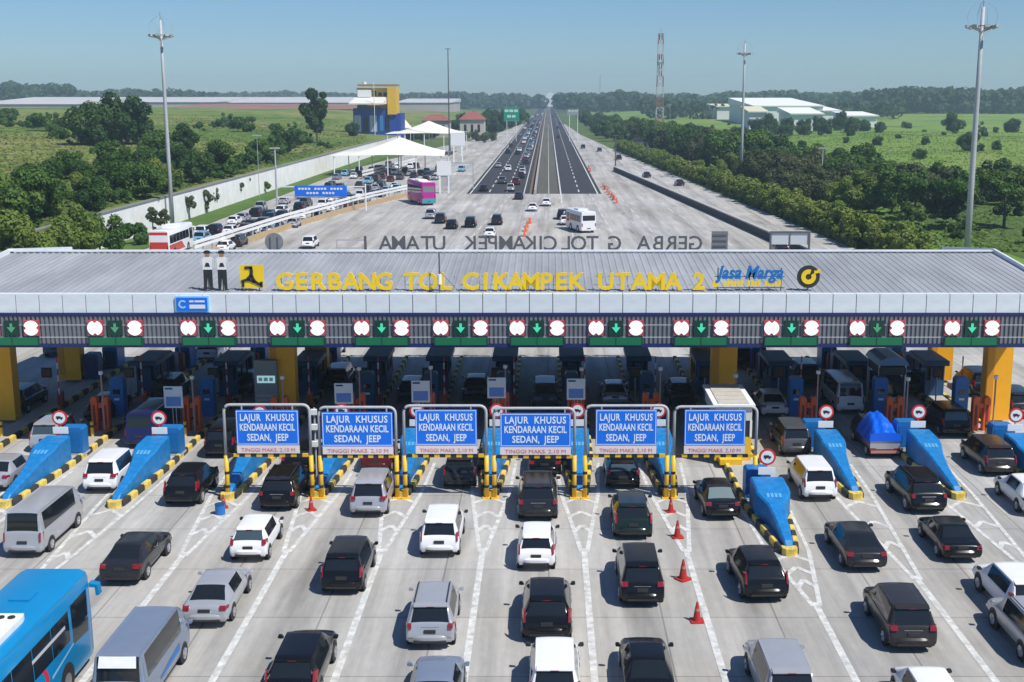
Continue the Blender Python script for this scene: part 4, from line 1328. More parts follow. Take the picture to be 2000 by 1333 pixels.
def kit(kind):
    if kind in KIT:
        return KIT[kind]
    s = SPEC[kind]
    st, kd = hatch_st(s['L'], s['w'], s['H'], s['belt'], s['tail'], s.get('roof_w', .74), s['hood'], s.get('zb', .30), s.get('deck'), s['ws'])
    parts = loft(st, kd)
    w, L, H, belt = s['w'], s['L'], s['H'], s['belt']
    k = {}
    k['body'] = weld(parts['body'], 'body')
    for p_ in ('rear_window', 'windscreen', 'side_window', 'side_window_b'):
        k[p_] = weld(parts[p_], p_)
        k[p_].materials.append(M_glass)
    lw, lh, lz = s['lamp']
    for s_, nm in ((1, 'lr'), (-1, 'll')):
        b = MB()
        x1, x0 = s_ * (w + .006), s_ * (w - lw)
        yb = 0.035
        zt = lz + lh
        yt = 0.10 if zt < belt else 0.10 + (zt - belt) * .55
        fw = 0.24
        vs = [(x0, yb - .03, lz), (s_ * w * .93, yb - .02, lz), (x1, yb + fw, lz + .03), (x0, yb + .1, lz), (x0, yt - .05, zt), (s_ * w * .92, yt - .03, zt), (x1, yt + fw, zt - .02), (x0, yt + .1, zt)]
        f_ = [(0, 1, 5, 4), (1, 2, 6, 5), (4, 5, 6, 7), (3, 2, 1, 0), (2, 3, 7, 6), (3, 0, 4, 7)]
        if s_ < 0: f_ = [q[::-1] for q in f_]
        k[nm] = b.add(vs, f_).mesh('tail_lamp')
        k[nm].materials.append(M_tail)
        b2 = MB()
        xa, xb = sorted((s_ * (w * .42), s_ * (w * .90)))
        b2.box(xa, xb, L - .30, L - .035, .47, .57)
        k[nm + 'h'] = b2.mesh('head_lamp')
        k[nm + 'h'].materials.append(M_head)
        m_ = MB()
        ym = L - s['hood'] - s['ws'] + .42
        zz = belt + .02
        m_.prism([(s_ * (w - .02), zz + .02), (s_ * (w + .06), zz), (s_ * (w + .17), zz + .01), (s_ * (w + .19), zz + .08), (s_ * (w + .16), zz + .13), (s_ * (w + .05), zz + .12)][::s_], ym, ym + .13)
        k[nm + 'm'] = m_.mesh('mirror')
    tb = MB()
    tb.tube([(-.11, 0, 0), (.11, 0, 0)], s['wr'], 18)
    k['tyre'] = tb.mesh('tyre', sharp=40)
    k['tyre'].materials.append(M_tyre)
    rb = MB()
    rb.tube([(-.125, 0, 0), (.125, 0, 0)], s['wr'] * .62, 14)
    for q in range(5):
        a = q * 2 * math.pi / 5
        c_, s2_ = math.cos(a), math.sin(a)
        rb.tube([(-.128, 0.05 * c_, 0.05 * s2_), (-.128, s['wr'] * .6 * c_, s['wr'] * .6 * s2_)], .03, 4)
    k['rim'] = rb.mesh('rim', sharp=40)
    k['rim'].materials.append(M_rim)
    ab = MB()
    ab.tube([(-.015, 0, 0), (.015, 0, 0)], s['wr'] + .065, 18)
    k['arch'] = ab.mesh('wheel_arch')
    k['arch'].materials.append(M_trim)
    k['bumper'] = MB().prism([(-w * .72, .345), (w * .72, .345), (w * .66, .43), (-w * .66, .43)], -.082, -.03).mesh('bumper_insert')
    k['bumper'].materials.append(M_trim)
    bn, nn = [], 9
    for q in range(nn):
        fx = q / (nn - 1) * 2 - 1
        bn.append((fx * w * 1.0, -.075 + .28 * abs(fx) ** 4))
    vs = []
    for (bx_, by_) in bn:
        vs += [(bx_, by_ + .03, .34), (bx_, by_, .40), (bx_, by_, .56), (bx_, by_ + .07, .64), (bx_ * .97, .25, .64), (bx_ * .97, .25, .34)]
    fs = [(q * 6 + j, (q + 1) * 6 + j, (q + 1) * 6 + (j + 1) % 6, q * 6 + (j + 1) % 6) for q in range(nn - 1) for j in range(6)]
    fs += [tuple(range(6)), tuple(range((nn - 1) * 6 + 5, (nn - 1) * 6 - 1, -1))]
    k['rearb'] = MB().add(vs, fs).mesh('rear_bumper', sharp=35)
    pz = .70 if kind in ('hatch', 'sedan', 'compact', 'oldsedan') else .76
    k['plate'] = MB().box(-.22, .22, -.012, .06, pz - .06, pz + .07).mesh('plate')
    if 'sedan' in kind:
        k['plate'] = MB().box(-.22, .22, -.005, .06, .70, .82).mesh('plate')
    k['plate'].materials.append(M_plate)
    yr = (s.get('deck') or .17) + s['tail']
    if 'sedan' not in kind:
        rw = w * s.get('roof_w', .74)
        k['spoiler'] = MB().add([(-rw * .9, yr - .14, H - .075), (rw * .9, yr - .14, H - .075), (rw * .9, yr + .12, H - .025), (-rw * .9, yr + .12, H - .025),
                                 (-rw * .9, yr - .14, H - .045), (rw * .9, yr - .14, H - .045), (rw * .9, yr + .12, H + .012), (-rw * .9, yr + .12, H + .012)],
                                [(3, 2, 1, 0), (4, 5, 6, 7), (0, 1, 5, 4), (1, 2, 6, 5), (2, 3, 7, 6), (3, 0, 4, 7)]).mesh('spoiler')
        k['stop'] = MB().box(-.14, .14, yr - .152, yr - .141, H - .072, H - .05).mesh('stop_lamp')
        k['stop'].materials.append(M_tail)
        k['bar'] = MB().box(-.34, .34, .075, .14, belt - .17, belt - .12).mesh('chrome_bar')
        k['bar'].materials.append(mat('chrome', (0.6, 0.6, 0.62), 0.25, metal=0.8))
    if s.get('rails'):
        yw = L - s['hood'] - s['ws']
        rl = MB()
        rw = w * s['roof_w'] * .88
        for s_ in (-1, 1):
            rl = MB().tube([(s_ * rw, yr + .12, H + .01), (s_ * rw, yr + .25, H + .06), (s_ * rw, yw - .25, H + .06), (s_ * rw, yw - .08, H + .01)], .022, 6)
            k['rail' + str(s_)] = rl.mesh('roof_rail')
            k['rail' + str(s_)].materials.append(M_trim)
    # one-piece copy for the far ones
    sm = MB()
    for key, mi in (('body', 0), ('rear_window', 1), ('windscreen', 1), ('side_window', 1), ('side_window_b', 1), ('lr', 2), ('ll', 2), ('bumper', 3), ('plate', 3), ('rearb', 0)):
        me = k[key]
        sm.add([tuple(v.co) for v in me.vertices], [tuple(p_.vertices) for p_ in me.polygons], mi)
    for yy in s['wheels']:
        for s_ in (-1, 1):
            sm.tube([(s_ * (w - .17), yy, s['wr']), (s_ * (w + .01), yy, s['wr'])], s['wr'], 10, 3)
    k['simple'] = sm.mesh('far_car')
    k['simple'].polygons.foreach_set('use_smooth', [p_.material_index == 0 for p_ in k['simple'].polygons])
    k['simple'].set_sharp_from_angle(angle=R(38))
    KIT[kind] = k
    return k
NAME = {'compact': 'compact_car', 'carrier': 'large_people_carrier', 'oldsedan': 'older_sedan_car', 'hatch': 'hatchback_car', 'mpv': 'people_carrier', 'suv': 'sport_utility_car', 'crossover': 'crossover_car', 'sedan': 'sedan_car', 'van': 'minibus_van'}
vr = random.Random(4)
CARGROUP = 'cars queueing before the toll gate'
def car(kind, col, u, v, label, yaw=0.0, cat='car', group=CARGROUP, glass=None, rear_white=False, dy=0.0):
    k, s = kit(kind), SPEC[kind]
    x, y = G(u, v)
    r = empty(NAME[kind], (x, y + dy, 0), R(yaw + vr.uniform(-.8, .8)))
    f_ = vr.uniform(.97, 1.03)
    r.scale = (f_, vr.uniform(.96, 1.05), vr.uniform(.96, 1.03))
    tag(r, label, cat, group)
    pm = PAINT[col]
    body = obj('body', k['body'], pm, r)
    for p_ in ('rear_window', 'windscreen', 'side_window', 'side_window_b'):
        obj('side_window' if p_ == 'side_window_b' else p_, k[p_], glass or M_glass if p_ == 'rear_window' else M_glass, r)
    for nm in ('lr', 'll'):
        obj('tail_lamp', k[nm], M_tail, r)
        obj('head_lamp', k[nm + 'h'], M_head, r)
        obj('mirror', k[nm + 'm'], pm if col != 'white' or rear_white else M_trim, r)
    for yy in s['wheels']:
        for s_ in (-1, 1):
            a = obj('wheel_arch', k['arch'], M_trim, r, loc=(s_ * (s['w'] - .012), yy, s['wr'] + .02))
            t = obj('wheel', k['tyre'], M_tyre, r, loc=(s_ * (s['w'] - .10), yy, s['wr']), rot=(0, 0, 0 if s_ < 0 else math.pi))
            obj('rim', k['rim'], M_rim, t)
    obj('bumper_insert', k['bumper'], M_trim, r)
    obj('plate', k['plate'], M_plate, r)
    obj('rear_bumper', k['rearb'], pm, r)
    if 'spoiler' in k and kind != 'van':
        obj('spoiler', k['spoiler'], pm, body)
        obj('stop_lamp', k['stop'], M_tail, body)
    if kind in ('mpv', 'suv', 'crossover', 'carrier'):
        obj('chrome_bar', k['bar'], MATS['chrome'], r)
    if 'rail1' in k:
        obj('roof_rail', k['rail1'], M_trim, r)
        obj('roof_rail', k['rail-1'], M_trim, r)
    return r
def far_car(kind, col, x, y, label, group, yaw=0.0):
    k = kit(kind)
    me = k['simple']
    o = obj('far_' + NAME[kind], me, [PAINT[col], M_glass, M_tail, M_trim], None, loc=(x, y, 0), rot=(0, 0, R(yaw)))
    return tag(o, label, 'car', group)
M_pglass = mat('pale_glass', (0.16, 0.21, 0.20), 0.08, spec=0.7)
M_sglass = mat('sky_glass', (0.05, 0.075, 0.09), 0.06, spec=0.7)

car('van', 'silver', 45, 1092, 'silver minibus van with long dark side window behind the leftmost crash wedge', cat='van')
car('sedan', 'dark', 234, 1147, 'dark grey sedan with lit-looking red lamps between the blue coach and the silver sedan')
car('carrier', 'white', 195, 966, 'white people carrier beside the second blue crash wedge')
car('crossover', 'black', 353, 992, 'black crossover to the left of the leftmost lane sign frame')
car('sedan', 'silver', 400, 1230, 'silver sedan driving ahead of the grey minibus van')
vn = car('van', 'bluegrey', 232, 1408, 'blue-grey minibus van with white rear edge at the bottom, right of the coach', cat='van')
car('hatch', 'white', 485, 1101, 'white hatchback behind the leftmost lane sign', glass=M_sglass)
car('suv', 'black', 541, 1001, 'black off-roader passing under the leftmost lane sign')
car('hatch', 'black', 580, 930, 'black hatchback half hidden behind the leftmost lane sign')
car('mpv', 'black', 428, 897, 'black people carrier in the shade left of the leftmost lane sign')
car('carrier', 'silver', 719, 1013, 'silver people carrier entering under the second lane sign')
car('compact', 'maroon', 733, 926, 'dark red hatchback ahead of the silver one, under the second lane sign')
car('mpv', 'black', 667, 1165, 'black people carrier with tall red lamps alone in the second sign lane')
car('crossover', 'black', 567, 1385, 'black crossover cut by the bottom edge, behind the silver sedan')
car('mpv', 'dark', 897, 957, 'dark grey people carrier under the third lane sign')
car('mpv', 'white', 858, 1092, 'white people carrier with black mirrors behind the third lane sign')
car('suv', 'silver', 840, 1272, 'silver off-roader with roof rails and red lamps')
car('sedan', 'bluegrey', 842, 1440, 'blue-grey sedan roof just showing at the bottom behind the silver off-roader')
car('sedan', 'black', 1064, 935, 'black sedan farthest ahead under the fourth lane sign')
car('suv', 'dark', 1051, 1021, 'dark grey people carrier directly below the fourth lane sign')
car('compact', 'white', 1047, 1118, 'white hatchback in the middle lane, followed by a black hatchback')
car('crossover', 'black', 1068, 1259, 'black crossover with bright red lamps in the middle lane')
car('mpv', 'white', 1083, 1402, 'white people carrier cut by the bottom edge in the middle lane')
car('hatch', 'black', 1217, 957, 'black hatchback under the fifth lane sign', glass=M_sglass)
car('crossover', 'green', 1237, 1057, 'very dark green crossover behind the black hatchback, beside the cones')
car('carrier', 'black', 1255, 1189, 'black people carrier with chrome rear bar, left of the largest cone')
car('sedan', 'black', 1270, 1392, 'black sedan cut by the bottom edge, left of the nearest cone')
car('sedan', 'black', 1412, 1019, 'black sedan with pale green rear window under the rightmost lane sign', glass=M_pglass, yaw=1.5)
car('crossover', 'black', 1497, 1180, 'black crossover turned slightly, touching the tip of the longest blue wedge', yaw=3)
car('carrier', 'silver', 1548, 1418, 'silver-white people carrier at the bottom edge, right of the nearest cone')
car('hatch', 'white', 1845, 1447, 'white hatchback roof just showing at the bottom edge in a right lane')
car('sedan', 'dark', 1693, 1121, 'dark grey sedan with wide red lamps right of the longest blue wedge', yaw=1)
car('carrier', 'brown', 1783, 1278, 'dark brown-grey people carrier nearest in the right lanes')
car('oldsedan', 'black', 1880, 1102, 'black older sedan with square red lamps in the right lanes')
car('suv', 'black', 1814, 1007, 'black off-roader with chrome bar beside the eleventh blue wedge', yaw=1)
car('mpv', 'white', 1602, 982, 'white people carrier beside the tenth blue wedge')
car('mpv', 'grey', 1556, 894, 'dark grey people carrier ahead of the white one by the tenth wedge')
car('mpv', 'black', 1868, 856, 'black people carrier at the shade edge beyond the eleventh wedge', glass=M_sglass)
car('mpv', 'brown', 1955, 933, 'dark brown people carrier with chrome lower bar near the right edge')
car('sedan', 'white', 2034, 1012, 'white sedan cut by the right edge, halfway up the queue')
car('crossover', 'white', 2018, 1226, 'white crossover cut by the right edge in the outermost lane')
car('suv', 'silver', 2058, 1310, 'silver off-roader cut by the right edge near the bottom corner')
car('sedan', 'silver', -16, 963, 'silver sedan cut by the left edge beside the leftmost wedge')
car('mpv', 'silver', 86, 886, 'silver people carrier ahead of the leftmost round sign', glass=M_sglass)
car('van', 'navy', 272, 878, 'navy blue van between the first two round signs', cat='van')
UG = 'cars in the shade under the gate'
car('sedan', 'black', 190, 828, 'black sedan in the shade left of the navy van', group=UG)
car('sedan', 'black', 928, 786, 'black sedan in the shade above the gap of third and fourth lane signs', group=UG)
car('mpv', 'grey', 1065, 801, 'grey people carrier in the shade above the fourth lane sign', group=UG)
car('sedan', 'silver', 1202, 798, 'silver sedan in the shade above the fifth lane sign', group=UG)
car('hatch', 'dark', 1332, 795, 'dark hatchback in the shade left of the yellow column', group=UG)
car('hatch', 'dark', 800, 790, 'dark hatchback in the shade above the third lane sign', group=UG)
car('sedan', 'white', 1514, 819, 'white sedan in the shade right of the yellow control booth', group=UG)
car('van', 'white', 1661, 812, 'white boxy van in the shade ahead of the tarpaulin pickup', group=UG, cat='van')
car('mpv', 'dark', 1450, 722, 'dark people carrier leaving the gate right of the yellow column', group=UG)
car('mpv', 'dark', 2000, 820, 'dark people carrier in the shade cut by the right edge', group=UG)
car('mpv', 'white', 404, 709, 'white people carrier just past the gate at the left', group=UG)
for (kd_, cl_, u_, v_, lb_) in (('mpv', 'black', 318, 792, 'black people carrier in the deep shade right of the second round sign'), ('sedan', 'dark', 470, 776, 'dark sedan in the shade above the leftmost lane sign'), ('mpv', 'black', 655, 768, 'black people carrier in the shade above the second lane sign'),
                               ('mpv', 'black', 20, 812, 'black people carrier in the shade at the left edge'), ('sedan', 'dark', 1780, 775, 'dark sedan in the shade between kiosk and the right booths'), ('mpv', 'dark', 1580, 760, 'dark people carrier in the deep shade behind the white sedan'), ('hatch', 'silver', 150, 745, 'silver hatchback deep under the gate at the left'),
                               ('mpv', 'black', 1925, 778, 'black people carrier in the deep shade by the right column'), ('hatch', 'white', 640, 704, 'white hatchback leaving the gate near its back edge')):
    car(kd_, cl_, u_, v_, lb_, group=UG)
car('mpv', 'grey', 105, 700, 'grey people carrier past the gate at the far left', group=UG)

# pickup with a blue tarpaulin over its load
x, y = G(1727, 897)
pk = empty('pickup_truck', (x, y, 0))
tag(pk, 'pickup truck with a bright blue tarpaulin over its load near the tenth wedge', 'pickup truck', CARGROUP)
obj('bed', MB().prism([(-.85, .55), (.85, .55), (.85, 1.05), (-.85, 1.05)], .0, 2.4), PAINT['dark'], pk)
obj('tailgate', MB().box(-.84, .84, -.045, -.002, .58, 1.04), PAINT['silver'], pk)
obj('tail_lamp', MB().box(-.84, -.5, -.06, -.046, .52, .64), M_tail, pk)
obj('tail_lamp', MB().box(.5, .84, -.06, -.046, .52, .64), M_tail, pk)
obj('bumper', MB().box(-.8, .8, -.12, -.02, .36, .50), mat('bumper_red_white', (0.45, 0.2, 0.18), 0.5), pk)
obj('cab', MB().add([(-.84, 2.45, .5), (.84, 2.45, .5), (.84, 4.6, .5), (-.84, 4.6, .5), (-.70, 2.5, 1.75), (.70, 2.5, 1.75), (.70, 3.5, 1.75), (-.70, 3.5, 1.75), (-.84, 4.4, 1.0), (.84, 4.4, 1.0), (-.84, 2.45, 1.0), (.84, 2.45, 1.0)],
    [(3, 2, 1, 0), (4, 5, 6, 7), (10, 11, 5, 4), (0, 1, 11, 10), (7, 6, 9, 8), (1, 2, 9, 11), (11, 9, 6, 5), (3, 0, 10, 8), (8, 10, 4, 7), (2, 3, 8, 9)]), PAINT['dark'], pk)
# crumpled tarpaulin
nx_, ny_ = 22, 26
vs, fs = [], []
for j in range(ny_):
    for i in range(nx_):
        fx, fy = i / (nx_ - 1) * 2 - 1, j / (ny_ - 1)
        top = 1.05 + 1.05 * (1 - abs(fx) ** 2.6) * (0.42 + 0.58 * math.sin(min(1, fy * 1.55) * math.pi / 2)) * (1 if fy < .9 else 1 - (fy - .9) * 3)
        wob = 0.10 * math.sin(fx * 7 + fy * 9 + 1) * math.sin(fy * 13 - fx * 4) + random.uniform(-.035, .035)
        z = top + wob * (1 - abs(fx) ** 4)
        if abs(fx) > .99: z = .92
        vs.append((fx * .93 + 0.03 * math.sin(fy * 20), -.10 + fy * 3.0, z))
for j in range(ny_ - 1):
    for i in range(nx_ - 1):
        a = j * nx_ + i
        fs.append((a, a + 1, a + nx_ + 1, a + nx_))
obj('tarpaulin', MB().add(vs, fs), mat('tarp_blue', (0.004, 0.12, 0.72), 0.35, spec=0.5), pk, smooth=True)
obj('tarpaulin_tail', MB().prism([(-.9, 1.05), (.9, 1.05), (.86, 1.45), (.4, 1.56), (-.4, 1.56), (-.86, 1.45)], -.1, -.055), MATS['tarp_blue'], pk)
for yy in (.7, 3.7):
    for s_ in (-1, 1):
        t = obj('wheel', KIT['mpv']['tyre'], M_tyre, pk, loc=(s_ * .76, yy, .31), rot=(0, 0, 0 if s_ < 0 else math.pi))
        obj('rim', KIT['mpv']['rim'], M_rim, t)

# ------------------------------------------------------------------ coaches
def coach(x, yrear, L, H, w, cols, label, name='coach', group=None, side=None):
    """cols: body, roof, lower, rear window"""
    r = empty(name, (x, yrear, 0))
    tag(r, label, 'bus', group)
    a = w / 2
    c = .22
    sec = [(-a * .97, .35), (a * .97, .35), (a, .6), (a, H * .55), (a - .04, H - c - .05), (a - .10, H - .10), (a - .34, H), (-a + .34, H), (-a + .10, H - .10), (-a + .04, H - c - .05), (-a, H * .55), (-a, .6)]
    st = [(0, .96), (.10, 1), (L - .5, 1), (L - .12, .985), (L, .93)]
    vs, fs = [], []
    for k, (yy, sc) in enumerate(st):
        vs += [(px * sc, yy, H / 2 + (pz - H / 2) * (sc if k in (0, 4) else 1)) for px, pz in sec]
    n_ = len(sec)
    for k in range(len(st) - 1):
        for j in range(n_):
            fs.append((k * n_ + j, k * n_ + (j + 1) % n_, (k + 1) * n_ + (j + 1) % n_, (k + 1) * n_ + j))
    fs.append(tuple(range(n_))[::-1])
    fs.append(tuple(range((len(st) - 1) * n_, len(st) * n_)))
    fs = [f[::-1] for f in fs]
    me = MB().add(vs, fs).mesh('body', sharp=30)
    bd = obj('body', me, cols[0], r)
    z0, z1 = H * .50, H * .80
    for s_ in (-1, 1):
        nwin = 6
        for k in range(nwin):
            ya = .5 + (L - 2.6) * k / nwin
            yb_ = ya + (L - 2.6) / nwin - .05
            b = MB().add([(s_ * (a + .012), ya, z0), (s_ * (a + .012), yb_, z0), (s_ * (a - .018), yb_, z1), (s_ * (a - .018), ya, z1)], [(0, 1, 2, 3) if s_ > 0 else (3, 2, 1, 0)])
            obj('side_window', b, M_glass, r)
        b = MB().add([(s_ * (a + .010), L - 1.9, z0 - .25), (s_ * (a + .010), L - .55, z0 - .35), (s_ * (a - .02), L - .45, z1 + .1), (s_ * (a - .02), L - 1.9, z1 + .08)], [(0, 1, 2, 3) if s_ > 0 else (3, 2, 1, 0)])
        obj('cab_window', b, M_glass, r)
    obj('windscreen', MB().box(-a * .86, a * .86, L - .02, L + .012, H * .36, H * .84), M_glass, r)
    obj('rear_window', MB().box(-a * .80, a * .80, -.012, .03, H * .58, H * .82), cols[3], r)
    obj('lower_band', MB().box(-a * .93, a * .93, -.014, .03, .45, H * .30), cols[2], r)
    obj('plate', MB().box(-.3, .3, -.022, -.015, .62, .76), M_plate, r)
    for s_ in (-1, 1):
        obj('tail_lamp', MB().box(*sorted((s_ * a * .80, s_ * a * .93)), -.022, .03, H * .31, H * .46), M_tail, r)
        for yy in (L * .22, L - 2.6):
            w_ = obj('wheel', MB().tube([(s_ * (a - .26), yy, .5), (s_ * (a + .012), yy, .5)], .5, 18), M_tyre, r)
            obj('rim', MB().tube([(s_ * (a - .2), yy, .5), (s_ * (a + .02), yy, .5)], .28, 14), M_rim, w_)
            obj('wheel_arch', MB().tube([(s_ * (a - .2), yy, .54), (s_ * (a + .005), yy, .54)], .60, 18), M_trim, r)
        obj('mirror', MB().prism([(s_ * (a - .05), H - .55), (s_ * (a + .26), H - .62), (s_ * (a + .30), H - 1.0), (s_ * (a + .18), H - 1.02), (s_ * (a + .16), H - .72), (s_ * (a - .05), H - .70)][::s_], L - .1, L + .2), cols[1], r)
    obj('roof_unit', MB().prismz([(-a * .62, L * .36), (a * .62, L * .36), (a * .66, L * .38), (a * .66, L * .60), (a * .62, L * .62), (-a * .62, L * .62), (-a * .66, L * .60), (-a * .66, L * .38)], H - .01, H + .20), cols[4] if len(cols) > 4 else M_white, r)
    obj('roof_hatch', MB().box(-.35, .35, L * .74, L * .80, H - .005, H + .06), cols[1], r)
    return r
M_cblue = paint_mat('coach_blue', (0.006, 0.22, 0.47))
xr, yf_ = G(189, 1290)
cb = coach(xr - 1.25, yf_ - 11.6, 11.6, 3.55, 2.5, (M_cblue, M_cblue, M_cblue, M_glass, M_white), 'bright blue coach with a white roof unit in the bottom left corner', group=None)
for k in range(4):
    obj('roof_fan', MB().tube([(-.5 + .34 * k, 6.85, 3.75), (-.5 + .34 * k, 6.85, 3.79)], .12, 10), M_trim, cb)
# ribbon logo on the flank
def ribbon(pts, wd, m):
    b = MB()
    for (p0, p1) in zip(pts[:-1], pts[1:]):
        b.add([(1.2525, p0[0], p0[1]), (1.2525, p0[0] + wd, p0[1]), (1.2525, p1[0] + wd, p1[1]), (1.2525, p1[0], p1[1])], [(0, 1, 2, 3)])
    return obj('ribbon', b, m, cb)
curve = lambda y0, z0, s_, n=8: [(y0 + s_ * .55 * math.sin(t / n * math.pi), z0 + 1.5 * (t / n)) for t in range(n + 1)]
ribbon(curve(6.1, .55, -1), .28, mat('ribbon_yellow', (0.75, 0.55, 0.06), 0.4))
ribbon([(p0[0], p0[1]) for p0 in curve(6.75, .55, 1)], .26, mat('ribbon_red', (0.60, 0.03, 0.05), 0.4))
obj('ribbon', MB().add([(1.2525, 6.0, .45), (1.2525, 6.95, .45), (1.2525, 6.8, .75), (1.2525, 6.2, .75)], [(0, 1, 2, 3)]), MATS['ribbon_red'], cb)
obj('flank_stripe', MB().add([(1.2527, 7.8, 1.15), (1.2527, 9.9, 1.55), (1.2527, 9.9, 1.62), (1.2527, 7.8, 1.26)], [(0, 1, 2, 3)]), mat('stripe_pale', (0.25, 0.5, 0.72), 0.4), cb)
obj('window_lettering', MB().add([(1.255, 6.4, 2.35), (1.255, 9.1, 2.35), (1.25, 9.1, 2.47), (1.25, 6.4, 2.47)], [(0, 1, 2, 3)]), mat('lettering_grey', (0.5, 0.52, 0.54), 0.5), cb)
# van roof text panel and flank stripe on the blue-grey van
obj('rear_header', MB().add([(-.62, .16, 1.72), (.62, .16, 1.72), (.60, .285, 2.07), (-.60, .285, 2.07)], [(0, 1, 2, 3)]), M_white, vn)
obj('flank_stripe', MB().add([(.912, 1.6, .62), (.912, 3.7, .70), (.912, 3.7, .95), (.912, 2.6, .86), (.912, 1.6, .72)], [(0, 1, 2, 3, 4)]), M_blet, vn)

# coaches and minibus beyond the gate
M_pink = paint_mat('coach_pink', (0.42, 0.02, 0.26))
M_teal = paint_mat('coach_teal', (0.04, 0.30, 0.33))
x, y = G(838, 402)
pkc = coach(x, y, 11.5, 4.3, 2.7, (M_pink, M_white, M_teal, M_pglass, M_white), 'pink and teal coach with white roof at the end of the white railing')
pkc.rotation_euler.z = R(20)
obj('roof_skin', MB().box(-1.05, 1.05, .4, 11.0, 4.302, 4.34), M_white, pkc)
x, y = G(312, 505)
M_cred = paint_mat('coach_red', (0.55, 0.04, 0.025))
rdc = coach(x, y, 11.0, 3.5, 2.5, (PAINT['white'], M_white, M_cred, PAINT['white'], M_white), 'red and white coach behind the gate roof at the far left')
for (z0_, z1_) in ((1.15, 2.0), (2.9, 3.25)):
    obj('red_band', MB().box(-1.14, 1.14, -.013, .03, z0_, z1_), M_cred, rdc)
for s_ in (-1, 1):
    obj('flank_band', MB().add([(s_ * 1.2545, .3, .6), (s_ * 1.2545, 7, .6), (s_ * 1.2545, 5.5, 1.6), (s_ * 1.2545, .3, 1.6)], [(0, 1, 2, 3) if s_ > 0 else (3, 2, 1, 0)]), M_cred, rdc)
x, y = G(1150, 456)
mb_ = coach(x, y, 7.6, 3.2, 2.4, (PAINT['white'], PAINT['white'], PAINT['white'], M_glass, PAINT['white']), 'white minibus on the plaza behind the reversed roof letters', name='minibus')
mb_.rotation_euler.z = R(17)
# ================================================================== beyond the gate: cars
PG = 'cars on the plaza beyond the gate'
for kind, col, u, v, lb in (
    ('mpv', 'white', 601, 487, 'white car leaving beside the near end of the white railing'), ('mpv', 'silver', 840, 429, 'silver car leftmost in the loose row below the pink coach'),
    ('mpv', 'dark', 859, 438, 'dark car second in the loose row below the pink coach'), ('hatch', 'black', 881, 449, 'black car lowest in the loose row below the pink coach'),
    ('mpv', 'black', 918, 446, 'tall black car above the reversed letters K and U'), ('mpv', 'dark', 970, 441, 'tall dark car above the reversed letters P and E'),
    ('hatch', 'white', 956, 466, 'white car partly behind the reversed letter P'), ('sedan', 'black', 944, 375, 'black car at the start of the dark asphalt'),
    ('sedan', 'dark', 1013, 391, 'dark car just below the asphalt edge left of the median'), ('mpv', 'silver', 997, 375, 'silver car on the asphalt edge left of the median'),
    ('hatch', 'white', 1040, 414, 'white car left of two side by side below the median end'), ('hatch', 'white', 1067, 404, 'white car right of two side by side below the median end'),
    ('mpv', 'black', 1098, 430, 'black car left of the white minibus'), ('hatch', 'white', 1104, 441, 'small white car close to the left flank of the white minibus'),
    ('sedan', 'dark', 1265, 348, 'dark car farther of two on the right ramp'), ('sedan', 'dark', 1330, 364, 'dark car nearer of two on the right ramp'),
    ('mpv', 'dark', 1139, 291, 'dark car on the pale shoulder right of the asphalt'), ('hatch', 'brown', 1171, 297, 'brown car right of the pale shoulder by the ramp'),
    ('mpv', 'black', 1209, 313, 'dark car by the far end of the black barrier'), ('sedan', 'dark', 1089, 252, 'lone dark car far along the right carriageway'),
    ('suv', 'black', 1528, 500, 'black car behind the empty sign frame on the roof edge')):
    x, y = G(u, v)
    far_car(kind, col, x, y, lb, PG, yaw=(4 if 1250 < u < 1400 else 0))
cols = ['black', 'dark', 'white', 'silver', 'black', 'grey', 'white', 'bluegrey', 'dark', 'brown', 'maroon', 'skyblue']
kinds_ = ['mpv', 'hatch', 'sedan', 'mpv', 'suv', 'crossover']
rr = random.Random(21)
WORD = {'black': 'black', 'dark': 'dark grey', 'white': 'white', 'silver': 'silver', 'grey': 'grey', 'bluegrey': 'blue-grey', 'brown': 'brown', 'maroon': 'dark red', 'skyblue': 'light blue'}
def queue_car(x, y, where, grp, col=None, kind=None, yaw=0):
    col = col or rr.choice(cols)
    return far_car(kind or rr.choice(kinds_), col, x, y, f'small {WORD[col]} car {where}', grp, yaw)
# queue on the dark carriageway left of the median
used = []
for lane, dens in ((-14.3, 0.16), (-10.6, 0.55), (-6.9, 0.9)):
    y = 275 + rr.random() * 20
    while y < 1500:
        if rr.random() < dens * (0.55 + min(0.45, y / 1600)):
            queue_car(lane + rr.uniform(-.4, .4), y, 'in the moving queue on the dark asphalt left of the median', 'cars on the asphalt left of the median')
        y += rr.uniform(9, 16) if y < 520 else rr.uniform(10, 22)
for lane, yy in ((5.0, 600), (8.8, 900), (4.6, 1200), (8.6, 1350)):
    queue_car(lane, yy, 'far off on the empty carriageway right of the median', 'cars far off on the right carriageway')
